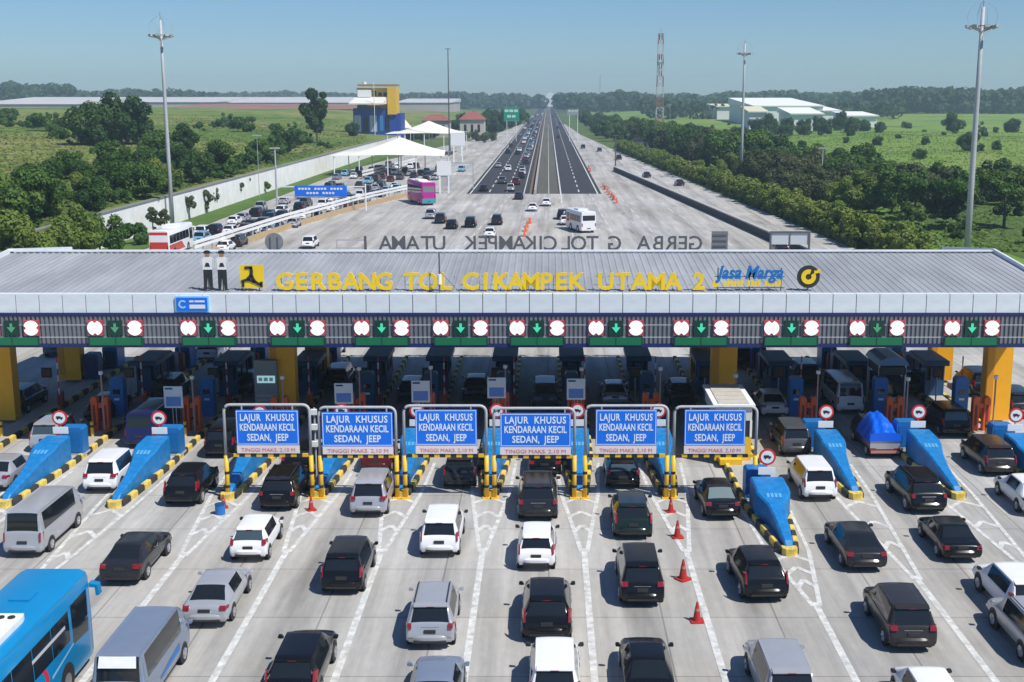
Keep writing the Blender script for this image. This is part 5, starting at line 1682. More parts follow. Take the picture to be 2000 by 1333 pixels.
# waiting cars on the side road left of the white railing
for kind, col, u, v in (('mpv', 'black', 415, 462), ('hatch', 'white', 444, 461), ('mpv', 'black', 470, 470), ('mpv', 'dark', 487, 452), ('hatch', 'white', 512, 460), ('suv', 'dark', 457, 484), ('hatch', 'white', 434, 494),
                        ('mpv', 'silver', 506, 413), ('sedan', 'silver', 551, 401), ('mpv', 'black', 526, 437), ('mpv', 'black', 548, 432), ('mpv', 'black', 582, 414), ('hatch', 'white', 590, 432), ('hatch', 'silver', 570, 446),
                        ('mpv', 'black', 614, 428), ('mpv', 'white', 628, 408), ('sedan', 'grey', 650, 412), ('hatch', 'black', 664, 406), ('mpv', 'white', 642, 396), ('mpv', 'dark', 682, 398), ('hatch', 'silver', 672, 388),
                        ('mpv', 'white', 702, 389), ('sedan', 'skyblue', 728, 386), ('mpv', 'dark', 716, 378), ('hatch', 'skyblue', 752, 379), ('sedan', 'brown', 700, 368), ('mpv', 'black', 742, 368), ('hatch', 'white', 770, 370),
                        ('mpv', 'dark', 640, 372), ('mpv', 'navy', 662, 374), ('hatch', 'bluegrey', 655, 352), ('mpv', 'skyblue', 672, 345), ('hatch', 'white', 690, 350), ('mpv', 'black', 700, 338), ('sedan', 'silver', 720, 343),
                        ('mpv', 'brown', 742, 335), ('hatch', 'bluegrey', 760, 340), ('mpv', 'white', 775, 332), ('sedan', 'dark', 790, 338), ('mpv', 'dark', 812, 330), ('hatch', 'silver', 800, 345), ('mpv', 'black', 725, 356),
                        ('mpv', 'grey', 780, 352), ('hatch', 'maroon', 762, 356)):
    x, y = G(u, v)
    WORD.setdefault('navy', 'navy blue')
    queue_car(x, y, 'waiting in the crowded side road by the white railing' if v > 362 else 'parked around the white tent canopies', 'cars waiting on the side road' if v > 362 else 'cars parked by the tents', col, kind, yaw=rr.uniform(-4, 4))

for k in range(46):
    y = 168 + k * 4.2 + rr.uniform(-1, 1)
    xl, xr_ = -53.0 + max(0, (y - 160)) * .006, -41.6 + (y - 159) * .142
    x = xl + 1.6 + rr.choice([0.12, 0.36, 0.62, 0.86]) * (xr_ - xl - 3.6)
    queue_car(x, y, 'waiting in the crowded side road by the white railing', 'cars waiting on the side road', yaw=rr.uniform(-3, 2))
# ================================================================== white railing, barriers
def polyline(pts, step):
    out, acc = [], 0
    for a, b_ in zip(pts[:-1], pts[1:]):
        L_ = math.dist(a, b_)
        n_ = max(1, int(L_ / step))
        out += [(a[0] + (b_[0] - a[0]) * k / n_, a[1] + (b_[1] - a[1]) * k / n_) for k in range(n_)]
    return out + [pts[-1]]
rp = [G(380, 510), G(560, 448), G(700, 407), G(822, 378)]
rf = empty('white_railing', (rp[0][0], rp[0][1], 0))
tag(rf, 'long white two-rail fence dividing the side road from the plaza', 'railing')
pl = [(p_[0] - rp[0][0], p_[1] - rp[0][1]) for p_ in polyline(rp, 3.0)]
M_tan = mat('railing_base', (0.42, 0.30, 0.16), 0.85, var=0.2)
M_rail = mat('rail_white', (0.80, 0.79, 0.76), 0.5, var=0.06)
for zz in (1.5, 2.05):
    b = MB()
    for a, c in zip(pl[:-1], pl[1:]):
        b.add([(a[0] - .14, a[1], zz), (a[0] + .14, a[1], zz), (c[0] + .14, c[1], zz), (c[0] - .14, c[1], zz), (a[0] - .14, a[1], zz + .34), (a[0] + .14, a[1], zz + .34), (c[0] + .14, c[1], zz + .34), (c[0] - .14, c[1], zz + .34)],
              [(3, 2, 1, 0), (4, 5, 6, 7), (0, 1, 5, 4), (1, 2, 6, 5), (2, 3, 7, 6), (3, 0, 4, 7)])
    obj('rail', b, M_rail, rf)
b = MB()
for a, c in zip(pl[:-1], pl[1:]):
    b.add([(a[0] - .3, a[1], 0), (a[0] + .3, a[1], 0), (c[0] + .3, c[1], 0), (c[0] - .3, c[1], 0), (a[0] - .2, a[1], .75), (a[0] + .2, a[1], .75), (c[0] + .2, c[1], .75), (c[0] - .2, c[1], .75)],
          [(4, 5, 6, 7), (0, 1, 5, 4), (1, 2, 6, 5), (2, 3, 7, 6), (3, 0, 4, 7)])
obj('base_wall', b, M_tan, rf)
pmx = MB().box(-.10, .10, -.10, .10, .75, 2.0).mesh('post')
pmx.materials.append(M_pale)
for a in pl:
    obj('post', pmx, M_pale, rf, loc=(a[0], a[1], 0))
# far white railing
rp2 = [G(708, 350), G(812, 322)]
rf2 = empty('far_white_railing', (rp2[0][0], rp2[0][1], 0))
tag(rf2, 'short white railing in front of the nearer white tent', 'railing')
a, c = (0, 0), (rp2[1][0] - rp2[0][0], rp2[1][1] - rp2[0][1])
for zz in (.7, 1.5):
    obj('rail', MB().add([(a[0] - .1, a[1], zz), (a[0] + .1, a[1], zz), (c[0] + .1, c[1], zz), (c[0] - .1, c[1], zz), (a[0] - .1, a[1], zz + .5), (a[0] + .1, a[1], zz + .5), (c[0] + .1, c[1], zz + .5), (c[0] - .1, c[1], zz + .5)],
        [(3, 2, 1, 0), (4, 5, 6, 7), (0, 1, 5, 4), (1, 2, 6, 5), (2, 3, 7, 6), (3, 0, 4, 7)]), M_rail, rf2)
for k in range(9):
    obj('post', MB().box(c[0] * k / 8 - .06, c[0] * k / 8 + .06, c[1] * k / 8 - .06, c[1] * k / 8 + .06, 0, 1.5), M_pale, rf2)

def long_wall(name, pts, w0, w1, h, m, label, cat, cap=None, step=6.0, zb=0.0):
    o0 = pts[0]
    r = empty(name, (o0[0], o0[1], 0))
    tag(r, label, cat)
    q = [(p_[0] - o0[0], p_[1] - o0[1]) for p_ in polyline(pts, step)]
    for a, c in zip(q[:-1], q[1:]):
        d = Vector((c[0] - a[0], c[1] - a[1]))
        d.normalize()
        g2 = d * 0.03
        a2, c2 = (a[0] + g2.x, a[1] + g2.y), (c[0] - g2.x, c[1] - g2.y)
        b = MB().add([(a2[0] - w0, a2[1], zb), (a2[0] + w0, a2[1], zb), (c2[0] + w0, c2[1], zb), (c2[0] - w0, c2[1], zb), (a2[0] - w1, a2[1], h), (a2[0] + w1, a2[1], h), (c2[0] + w1, c2[1], h), (c2[0] - w1, c2[1], h)],
                     [(3, 2, 1, 0), (4, 5, 6, 7), (0, 1, 5, 4), (1, 2, 6, 5), (2, 3, 7, 6), (3, 0, 4, 7)])
        obj('panel', b, m, r)
    if cap:
        b = MB()
        for a, c in zip(q[:-1], q[1:]):
            b.add([(a[0] - w1 - .12, a[1], h + .004), (a[0] + w1 + .12, a[1], h + .004), (c[0] + w1 + .12, c[1], h + .004), (c[0] - w1 - .12, c[1], h + .004), (a[0] - w1 - .12, a[1], h + .2), (a[0] + w1 + .12, a[1], h + .2), (c[0] + w1 + .12, c[1], h + .2), (c[0] - w1 - .12, c[1], h + .2)],
                  [(3, 2, 1, 0), (4, 5, 6, 7), (0, 1, 5, 4), (1, 2, 6, 5), (2, 3, 7, 6), (3, 0, 4, 7)])
        obj('coping', b, cap, r)
    return r
M_bar = mat('barrier_black', (0.045, 0.045, 0.043), 0.8, var=0.2)
rb = long_wall('ramp_barrier', [G(1600, 512), G(1390, 418), G(1200, 334)], .35, .22, 1.05, M_bar, 'black concrete barrier between the plaza and the right ramp', 'barrier', M_pale)
M_med = mat('median_concrete', (0.36, 0.35, 0.33), 0.85, var=0.15)
long_wall('median_barrier', [(-2.7, 255), (-2.7, 420)], .30, .14, 1.0, M_med, 'pale concrete median barrier splitting the asphalt highway, nearer stretch', 'barrier', step=8)
long_wall('median_barrier', [(-2.7, 420.2), (-2.7, 2600)], .30, .14, 1.0, M_med, 'concrete median barrier continuing to the horizon', 'barrier', step=60)
# retaining wall with white panels
M_wallw = mat('wall_white', (0.82, 0.81, 0.77), 0.8, var=0.10, vscale=0.35)
long_wall('retaining_wall', [(-59.6, 141), (-59.6, 520)], .35, .30, 4.6, M_wallw, 'long white retaining wall of tall panels below the left field', 'wall', mat('coping_grey', (0.22, 0.21, 0.19), 0.85, var=0.15), step=4.0, zb=-.3)
# water-filled orange barriers and far cones
obm = MB().prism([(-.25, .01), (.25, .01), (.12, .45), (.10, .95), (-.10, .95), (-.12, .45)], -.75, .75).mesh('barrier_body')
obm.materials.append(mat('plastic_orange', (0.80, 0.16, 0.06), 0.5))
for (u, v) in ((1178, 366), (1182, 371), (1186, 376), (1190, 381), (1195, 386), (1199, 391), (1204, 397), (1030, 444), (1027, 452), (1035, 437), (1024, 462), (1150, 330), (1153, 336)):
    x, y = G(u, v)
    o = obj('plastic_barrier', obm, MATS['plastic_orange'], loc=(x, y, 0), rot=(0, 0, rr.uniform(-.2, .2)))
    if u > 1100:
        tag(o, 'orange plastic road barrier in the row at the right end of the asphalt', 'barrier', 'orange plastic barriers by the asphalt corner')
    else:
        tag(o, 'orange plastic road barrier behind the reversed letter K', 'barrier', 'orange plastic barriers behind the letters')

# ================================================================== masts and towers
def ring_tube(r_, z, rad=.05, n=16):
    return [(r_ * math.cos(2 * math.pi * k / n), r_ * math.sin(2 * math.pi * k / n), z) for k in range(n + 1)]
def high_mast(u, vb, vt, label, r0=.42, r1=.2, basket=1.0):
    x, y = G(u, vb)
    h = zat(vt, y)
    r = empty('high_mast', (x, y, 0))
    tag(r, label, 'light mast', 'tall floodlight masts')
    sh = obj('shaft', MB().tube([(0, 0, -.2), (0, 0, h * .35), (0, 0, h * .7), (0, 0, h)], r0, 10, r1=r1), M_steel, r, smooth=True)
    obj('base_flange', MB().tube([(0, 0, 0), (0, 0, .35)], r0 * 1.6, 10), M_stdk, r)
    zc = h - 2.2 * basket
    hr = obj('head_ring', MB().tube(ring_tube(1.55 * basket, zc), .07, 6, cap=False), M_stdk, r)
    obj('hoop', MB().tube([(1.75 * basket * math.cos(t), 0, zc + 1.0 * basket + 1.75 * basket * math.sin(t)) for t in np.linspace(0, 2 * math.pi, 21)], .03, 5, cap=False), M_steel, r)
    obj('hoop', MB().tube([(0, 1.75 * basket * math.cos(t), zc + 1.0 * basket + 1.75 * basket * math.sin(t)) for t in np.linspace(0, 2 * math.pi, 21)], .03, 5, cap=False), M_steel, r)
    for k in range(8):
        a = k * math.pi / 4
        c, s_ = math.cos(a), math.sin(a)
        obj('arm', MB().tube([(0, 0, zc - .7 * basket), (1.55 * basket * c, 1.55 * basket * s_, zc)], .05, 5), M_stdk, r)
        lm = MB().add([(1.35 * basket * c - .3 * s_, 1.35 * basket * s_ + .3 * c, zc - .35), (1.35 * basket * c + .3 * s_, 1.35 * basket * s_ - .3 * c, zc - .35), (1.9 * basket * c + .3 * s_, 1.9 * basket * s_ - .3 * c, zc - .15), (1.9 * basket * c - .3 * s_, 1.9 * basket * s_ + .3 * c, zc - .15),
                       (1.35 * basket * c - .3 * s_, 1.35 * basket * s_ + .3 * c, zc + .0), (1.35 * basket * c + .3 * s_, 1.35 * basket * s_ - .3 * c, zc + .0), (1.9 * basket * c + .3 * s_, 1.9 * basket * s_ - .3 * c, zc + .15), (1.9 * basket * c - .3 * s_, 1.9 * basket * s_ + .3 * c, zc + .15)],
                      [(3, 2, 1, 0), (4, 5, 6, 7), (0, 1, 5, 4), (1, 2, 6, 5), (2, 3, 7, 6), (3, 0, 4, 7)])
        obj('floodlight', lm, M_steel, r)
    obj('lightning_rod', MB().tube([(0, 0, h), (0, 0, h + 1.2)], .03, 5), M_stdk, r)
high_mast(337, 445, 40, 'tall floodlight mast with round hoop basket by the left retaining wall', .36, .2, 1.0)
high_mast(1887, 515, 14, 'tallest floodlight mast at the right edge of the plaza', .40, .22, 1.0)
high_mast(1447, 352, 86, 'floodlight mast among the trees right of the ramp', .36, .22, 1.0)
def pole(u, vb, vt, label, r0=.12, m=None, lampv=True, name='lamp_pole', grp='thin lamp poles'):
    x, y = G(u, vb)
    h = zat(vt, y)
    r = empty(name, (x, y, 0))
    tag(r, label, 'pole', grp)
    obj('shaft', MB().tube([(0, 0, 0), (0, 0, h)], r0, 7, r1=r0 * .55), m or M_steel, r)
    if lampv:
        obj('lamp_head', MB().box(-.9, .9, -.15, .15, h - .1, h + .12), m or M_steel, r)
pole(878, 305, 96, 'thin tall mast behind the white tents', .28, M_stdk)
pole(1603, 390, 290, 'short grey pole standing among the trees on the right', .16)
pole(542, 415, 290, 'grey post with a white cap in front of the retaining wall', .22)
pole(507, 385, 265, 'slim pale pole in front of the retaining wall, left of the capped post', .08)
pole(1202, 330, 265, 'dark signpost at the far end of the black ramp barrier', .22, M_stdk)
pole(1308, 250, 205, 'thin pole in the tree belt right of the telecom tower', .12)
# red and white telecom tower
x, y = G(1287, 292)
h = zat(66, y)
tw = empty('telecom_tower', (x, y, 0))
tag(tw, 'red and white lattice telecom tower with antennas right of the highway', 'telecom tower')
nseg = 11
for k in range(nseg):
    z0, z1 = h * k / nseg, h * (k + 1) / nseg
    def hwid(z): return 1.5 - .6 * z / h
    a0, a1 = hwid(z0), hwid(z1)
    b = MB()
    cn = [(-1, -1), (1, -1), (1, 1), (-1, 1)]
    for q in range(4):
        c0, c1 = cn[q], cn[(q + 1) % 4]
        b.tube([(c0[0] * a0, c0[1] * a0, z0), (c0[0] * a1, c0[1] * a1, z1)], .12, 5)
        zm = (z0 + z1) / 2
        am = (a0 + a1) / 2
        b.tube([(c0[0] * a0, c0[1] * a0, z0), (c1[0] * am, c1[1] * am, zm)], .055, 4)
        b.tube([(c1[0] * am, c1[1] * am, zm), (c0[0] * a1, c0[1] * a1, z1)], .055, 4)
        b.tube([(c0[0] * a1, c0[1] * a1, z1), (c1[0] * a1, c1[1] * a1, z1)], .055, 4)
    obj('lattice_section', b, mat('tower_red', (0.30, 0.14, 0.12), 0.6) if k % 2 == 0 else mat('tower_white', (0.50, 0.50, 0.50), 0.6), tw)
for zf in (.66, .72, .80, .97):
    for q in range(4):
        a = q * math.pi / 2 + .4
        obj('antenna', MB().cbox((1.0 * math.cos(a), 1.0 * math.sin(a), h * zf), (.38, .38, 2.2)), M_stdk if q % 2 else M_white, tw)
obj('platform', MB().box(-1.1, 1.1, -1.1, 1.1, h * .75, h * .75 + .15), M_stdk, tw)
obj('top_rod', MB().tube([(0, 0, h - .3), (0, 0, h + 2)], .06, 5), M_stdk, tw)
# hut and low wall at the tower's foot
x, y = G(1262, 292)
ht = empty('tower_hut', (x, y + 6, 0))
tag(ht, 'low white equipment hut with dark roof at the foot of the telecom tower', 'hut')
obj('wall', MB().box(-5, 5, 0, 4, 0, 2.6), M_wallw, ht)
obj('roof', MB().prism([(-5.6, 2.6), (5.6, 2.6), (4, 4.0), (-4, 4.0)], -.6, 4.6), mat('hut_roof', (0.07, 0.065, 0.06), 0.8), ht)
obj('door', MB().box(-.5, .5, -.03, -.002, 0.1, 2.1), M_stdk, ht)

# ================================================================== signs beyond the gate
def gantry_board(u0, u1, v0, v1, y, posts, m, label, name='direction_sign', lines=2, base=0.0):
    zc0, zc1 = zat(v1, y), zat(v0, y)
    x0, x1 = xat(u0, y, zc0), xat(u1, y, zc0)
    r = empty(name, ((x0 + x1) / 2, y, base))
    tag(r, label, 'sign')
    a = (x1 - x0) / 2
    obj('board', MB().box(-a, a, -.06, .06, zc0 - base, zc1 - base), m, r)
    hh = zc1 - zc0
    for k in range(lines):
        zz = zc0 - base + hh * (.62 if k == 0 else .22)
        f = .86 if k == 0 else .55
        b = MB()
        n_ = 14 if k == 0 else 9
        for j in range(n_):
            if j % 5 != 4:
                xa = -a * f + 2 * a * f * j / n_
                b.box(xa, xa + 2 * a * f / n_ * .72, -.075, -.061, zz, zz + hh * .18)
        obj('lettering', b, M_white, r)
    for px in posts:
        xp = xat(px, y, 2) - (x0 + x1) / 2
        obj('post', MB().tube([(xp, .12, 0), (xp, .12, zc1 - base + .3)], .13, 7), M_white, r)
    xs = [xat(px, y, 2) - (x0 + x1) / 2 for px in posts]
    obj('beam', MB().box(min(xs + [-a]), max(xs + [a]), .065, .2, zc1 - base - .3, zc1 - base - .1).box(min(xs + [-a]), max(xs + [a]), .065, .2, zc0 - base - .25, zc0 - base - .05), M_white, r)
    return r
yy = G(700, 412)[1]
gantry_board(576, 678, 363, 384, yy, (540, 714), M_sblue, 'wide blue overhead sign over the side road, beyond the white railing')
yy = G(700, 300)[1]
gantry_board(984, 1014, 209, 236, 560, (990, 1008), mat('sign_green', (0.0, 0.27, 0.15), 0.45), 'green direction sign at the left of the far highway')
gantry_board(1108, 1130, 214, 225, 560, (1112, 1128), mat('sign_grey', (0.28, 0.32, 0.32), 0.5), 'small grey overhead sign at the right of the far highway', lines=1)
# white portal gantry with signs at the right of the pink coach
x, y = G(868, 378)
pt = empty('white_portal', (x, y, 0))
tag(pt, 'white portal frame with notice panels right of the pink coach', 'portal')
hh = zat(318, y)
for s_ in (-1, 1):
    obj('leg', MB().box(s_ * .9 - .16, s_ * .9 + .16, -.16, .16, 0, hh), M_white, pt)
obj('head_panel', MB().box(-1.5, 1.5, -.2, .2, hh - 2.6, hh + .3), M_white, pt)
obj('notice', MB().box(-.74, .74, -.05, .05, 1.5, hh - 2.7), M_pale, pt)
x, y = G(895, 318)
pt = empty('white_portal', (x, y, 0))
tag(pt, 'white portal frame beside the farther white tent', 'portal')
hh = zat(262, y)
for s_ in (-1, 1):
    obj('leg', MB().box(s_ * 1.3 - .2, s_ * 1.3 + .2, -.2, .2, 0, hh), M_white, pt)
obj('head_panel', MB().box(-2.2, 2.2, -.25, .25, hh - 3.5, hh + .4), M_white, pt)
# wire mesh sign frame by the plaza left
x, y = G(900, 372)
fr = empty('steel_gantry', (x, y, 0))
tag(fr, 'thin grey steel gantry crossing the slip road left of the asphalt', 'gantry')
obj('leg', MB().box(2.6, 2.8, -.1, .1, 0, 6.0), M_steel, fr)
obj('leg', MB().box(-2.2, -2.0, -.1, .1, 0, 6.0), M_steel, fr)
obj('beam', MB().box(-2.0, 2.6, -.08, .08, 5.7, 5.95).box(-2.0, 2.6, -.08, .08, 3.0, 3.15), M_steel, fr)

# ================================================================== tents, building, houses, warehouses
M_tent = mat('tent_fabric', (0.80, 0.76, 0.66), 0.7, var=0.04)
def tent(u0, u1, vpk, vev, vb, label, depth=22.0, upk=None):
    y = G(800, vb)[1]
    x0, x1 = xat(u0, y, 4), xat(u1, y, 4)
    r = empty('tension_tent', ((x0 + x1) / 2, y, 0))
    tag(r, label, 'tent canopy', 'white tension tents')
    a, he, hp = (x1 - x0) / 2, zat(vev, y), zat(vpk, y + depth / 2) 
    px = (xat(upk, y, 6) - (x0 + x1) / 2) if upk else 0
    nx_, ny_ = 30, 22
    vs, fs = [], []
    for j in range(ny_ + 1):
        for i in range(nx_ + 1):
            fx, fy = i / nx_ * 2 - 1, j / ny_ * 2 - 1
            X, Y_ = fx * a, fy * depth / 2 + depth / 2
            d = max(abs((X - px) / (a + abs(px))), abs(fy)) * .65 + .35 * math.hypot((X - px) / a, fy)
            d = min(1, d)
            z = he + (hp - he) * (1 - d) ** 1.45
            z -= .9 * max(0, 1 - abs(abs(fx) - .5) * 4) * (max(abs(fx), abs(fy)) ** 8) * .0
            sag = .55 * (1 - abs(fx)) * (abs(fy) ** 6) + .55 * (1 - abs(fy)) * (abs(fx) ** 6)
            vs.append((X * (1 - .05 * (1 - abs(fy)) * abs(fx) ** 4), Y_, z + sag * .5))
    for j in range(ny_):
        for i in range(nx_):
            q = j * (nx_ + 1) + i
            fs.append((q, q + 1, q + nx_ + 2, q + nx_ + 1))
    obj('membrane', MB().add(vs, fs), M_tent, r, smooth=True)
    for fx in (-.94, -.5, 0, .5, .94):
        for fy in (.4, depth - .4):
            obj('post', MB().tube([(fx * a, fy, 0), (fx * a, fy, he - .05)], .14, 7), M_white, r)
    obj('mast', MB().tube([(px, depth / 2, 0), (px, depth / 2, hp - .1)], .16, 7), M_white, r)
tent(645, 868, 268, 305, 345, 'large nearer white tent canopy over parked cars, left of the pink coach', 24, 772)
tent(752, 905, 236, 262, 304, 'farther white tent canopy behind the nearer one', 30, 830)
x, y = xat(792, 520, 3), 520
gz = empty('small_tent', (x, y, 0))
tag(gz, 'tiny pointed white tent between the yellow building and the far canopy', 'tent canopy')
hq = zat(234, y)
obj('roof', MB().add([(-2.6, -2.6, hq - 3.4), (2.6, -2.6, hq - 3.4), (2.6, 2.6, hq - 3.4), (-2.6, 2.6, hq - 3.4), (0, 0, hq)], [(0, 1, 4), (1, 2, 4), (2, 3, 4), (3, 0, 4)]), M_tent, gz)
for s_ in (-1, 1):
    obj('post', MB().box(s_ * 2.4 - .1, s_ * 2.4 + .1, -2.5, -2.3, 0, hq - 3.4), M_white, gz)

yb = 500.0
bX = lambda u: xat(u, yb, 10)
bZ = lambda v: zat(v, yb)
bl = empty('office_building', (bX(735), yb, 0))
tag(bl, 'tall blue and yellow office block with white awning left of the tents', 'building')
ox = bX(735)
M_by = mat('facade_yellow', (0.72, 0.44, 0.03), 0.6, var=0.06)
M_bb = mat('facade_blue', (0.012, 0.055, 0.30), 0.5, var=0.08)
M_bw = mat('facade_white', (0.80, 0.80, 0.76), 0.6)
obj('lower_block', MB().box(bX(690) - ox, bX(770) - ox, .3, 14, 0, bZ(212)), M_bb, bl)
obj('side_block', MB().box(bX(762) - ox, bX(782) - ox, 1.0, 16, 0, bZ(222)), M_bb, bl)
up = obj('upper_block', MB().box(bX(697) - ox, bX(768) - ox, 2, 13, bZ(212) + .01, bZ(172)), M_by, bl)
obj('yellow_tower', MB().box(bX(758) - ox, bX(775) - ox, -.6, 10, bZ(224), bZ(170)), M_by, bl)
obj('roof_slab', MB().box(bX(700) - ox, bX(775) - ox, 0, 12, bZ(168.5), bZ(165)), mat('facade_brown', (0.36, 0.2, 0.03), 0.6), bl)
obj('white_box', MB().box(bX(700) - ox, bX(726) - ox, -.4, 1.99, bZ(190), bZ(176)), M_bw, bl)
aw = MB()
aw.add([(bX(686) - ox, -5.5, bZ(202)), (bX(752) - ox, -5.5, bZ(202)), (bX(757) - ox, 0.28, bZ(190)), (bX(696) - ox, 0.28, bZ(190)), (bX(686) - ox, -5.5, bZ(204.5)), (bX(752) - ox, -5.5, bZ(204.5)), (bX(757) - ox, 0.28, bZ(203)), (bX(696) - ox, 0.28, bZ(203))],
       [(0, 1, 2, 3), (7, 6, 5, 4), (4, 5, 1, 0), (5, 6, 2, 1), (6, 7, 3, 2), (7, 4, 0, 3)])
obj('awning', aw, mat('awning_pale', (0.66, 0.65, 0.60), 0.6), bl)
for (u0, u1, v0, v1, mm) in ((692, 705, 226, 258, 'pale'), (722, 736, 226, 258, 'pale'), (709, 718, 228, 258, 'glass'), (742, 748, 226, 256, 'sky'), (752, 760, 228, 256, 'glass')):
    w_ = obj('window', MB().box(bX(u0) - ox, bX(u1) - ox, .18, .298, bZ(v1), bZ(v0)), {'pale': mat('pane_pale', (0.42, 0.46, 0.52), 0.3), 'glass': M_glass, 'sky': mat('pane_blue', (0.06, 0.25, 0.5), 0.2)}[mm], bl)
    obj('mullion', MB().box((bX(u0) + bX(u1)) / 2 - ox - .06, (bX(u0) + bX(u1)) / 2 - ox + .06, .14, .178, bZ(v1), bZ(v0)), M_bb, w_)
for (u0, u1, v0, v1) in ((729, 735, 178, 188), (739, 746, 181, 188), (749, 756, 181, 188)):
    obj('window', MB().box(bX(u0) - ox, bX(u1) - ox, 1.88, 1.998, bZ(v1), bZ(v0)), M_glass, bl)
obj('shade_band', MB().box(bX(698) - ox, bX(742) - ox, .15, .298, bZ(214), bZ(206)), M_glass, bl)
obj('flagpole', MB().tube([(bX(736) - ox, -6, 0), (bX(736) - ox, -6, bZ(160))], .12, 6), M_white, bl)
obj('roof_tank', MB().tube([(bX(711) - ox, 4, bZ(165)), (bX(711) - ox, 4, bZ(160))], .8, 8), M_bw, bl)

def house(u, v_ridge, v_eave, y, wpx, label):
    x = xat(u, y, 4)
    r = empty('red_roof_house', (x, y, 0))
    tag(r, label, 'house')
    a = wpx / FPX * y / 2
    he, hr = zat(v_eave, y), zat(v_ridge, y)
    obj('wall', MB().box(-a * .9, a * .9, 0, 12, 0, he), mat('house_wall', (0.45, 0.42, 0.36), 0.8, var=0.1), r)
    obj('roof', MB().add([(-a, -.8, he), (a, -.8, he), (a, 12.8, he), (-a, 12.8, he), (-a * .35, 6, hr), (a * .35, 6, hr)], [(0, 1, 5, 4), (1, 2, 5), (2, 3, 4, 5), (3, 0, 4), (3, 2, 1, 0)]), mat('roof_tile_red', (0.26, 0.085, 0.065), 0.8, var=0.15, vscale=0.5), r)
    for k in (-.5, 0, .5):
        obj('window', MB().box(a * k - .6, a * k + .6, -.04, -.002, he * .35, he * .75), M_glass, r)
house(851, 224, 236, 610, 58, 'low red tiled house behind the farther tent, nearer the yellow building')
house(922, 219, 234, 590, 52, 'red tiled house right of the thin tall mast')

def warehouse(name, u0, u1, v_top, v_bot, y, depth, roofm, wallm, label, drop=1.5, group=None, cat='warehouse'):
    x0, x1 = xat(u0, y), xat(u1, y)
    z0 = -1.0
    zt = zat(v_top, y + depth)
    ze = zat(v_bot, y) if v_bot else zt - drop
    r = empty(name, ((x0 + x1) / 2, y, 0))
    tag(r, label, cat, group)
    a = (x1 - x0) / 2
    obj('wall', MB().box(-a, a, 0, depth, z0, ze), wallm, r)
    obj('roof', MB().add([(-a - 1, -1, ze + .02), (a + 1, -1, ze + .02), (a + 1, depth + 1, zt), (-a - 1, depth + 1, zt), (-a - 1, depth + 1, ze - .1), (a + 1, depth + 1, ze - .1)], [(0, 1, 2, 3), (3, 2, 5, 4), (1, 5, 2), (0, 3, 4)]), roofm, r)
    return r, a, ze, depth
M_fw = mat('factory_white', (0.82, 0.82, 0.80), 0.6)
M_fc = mat('factory_cream', (0.66, 0.62, 0.42), 0.7)
M_fg = mat('factory_wall', (0.74, 0.74, 0.71), 0.7)
for nm, u0, u1, vt, ve, y, d, rm, lb in (('white_factory', 1473, 1606, 191.5, 207, 860, 120, M_fw, 'largest white factory roof beyond the right fields'),
                                         ('white_factory', 1463, 1497, 208, 218, 760, 30, M_fc, 'small cream factory block left of the largest white roof'),
                                         ('white_factory', 1545, 1605, 210, 222, 720, 40, M_fw, 'white factory gable in front of the largest white roof'),
                                         ('white_factory', 1600, 1640, 207, 216, 860, 60, M_fw, 'white factory shed at the right end of the largest roof'),
                                         ('white_factory', 1655, 1712, 218, 226, 780, 40, M_fw, 'low white shed among trees right of the main factory'),
                                         ('white_factory', 1400, 1462, 203, 208, 1000, 60, M_fc, 'far low cream sheds left of the main factory')):
    r_, a_, ze_, d_ = warehouse(nm, u0, u1, vt, ve, y, d, rm, M_fg, lb, group='factory sheds beyond the right fields')
    obj('gutter', MB().box(-a_ - 1, a_ + 1, -1.3, -1.02, ze_ - .6, ze_ + .1), M_fg, r_)
# ================================================================== fields
def fbm(x, y, s, seed=0):
    v = 0
    a = 1
    for k in range(4):
        v += a * np.sin(x * s * 1.3 + 1.7 * np.sin(y * s * .9 + seed + k) + seed * 2.1) * np.cos(y * s * 1.1 + 1.3 * np.sin(x * s * .7 + k * 2 + seed))
        s *= 2.1
        a *= .5
    return v
def terrain(name, x0, x1, y0, y1, nx_, ny_, zf, m, ypow=1.6):
    xs = np.linspace(x0, x1, nx_)
    ys = y0 + (y1 - y0) * np.linspace(0, 1, ny_) ** ypow
    X, Y = np.meshgrid(xs, ys)
    Z = zf(X, Y)
    vs = np.stack([X, Y, Z], -1).reshape(-1, 3)
    idx = np.arange(nx_ * ny_).reshape(ny_, nx_)
    fs = np.stack([idx[:-1, :-1], idx[:-1, 1:], idx[1:, 1:], idx[1:, :-1]], -1).reshape(-1, 4)
    me = bpy.data.meshes.new(name)
    me.from_pydata(vs.tolist(), [], fs.tolist())
    me.polygons.foreach_set('use_smooth', [True] * len(me.polygons))
    o = obj(name, me, m)
    return tag(o, kind=S)
def left_z(X, Y):
    d = np.clip((-59.8 - X), 0, None)
    base = 4.45 + 5.2 * (1 - np.exp(-d / 90.0)) + 2.2 * np.clip((Y - 250) / 450, 0, 1) * (1 - np.exp(-d / 60.0))
    base = base * np.clip((Y - 132) / 24.0, 0, 1) ** 1.3
    return base + .9 * fbm(X, Y, .022, 1.0) * np.clip(d / 25, 0, 1) * np.clip((Y - 140) / 40, 0, 1) - np.clip((Y - 820) / 900, 0, 1) * 8
M_lf = ramp_mat('left_field', [(0.34, (0.045, 0.10, 0.014)), (0.43, (0.085, 0.155, 0.020)), (0.50, (0.15, 0.19, 0.035)), (0.56, (0.22, 0.215, 0.065)), (0.66, (0.21, 0.15, 0.075))], scale=0.011, scale2=0.09, bump=0.9, bscale=0.7)
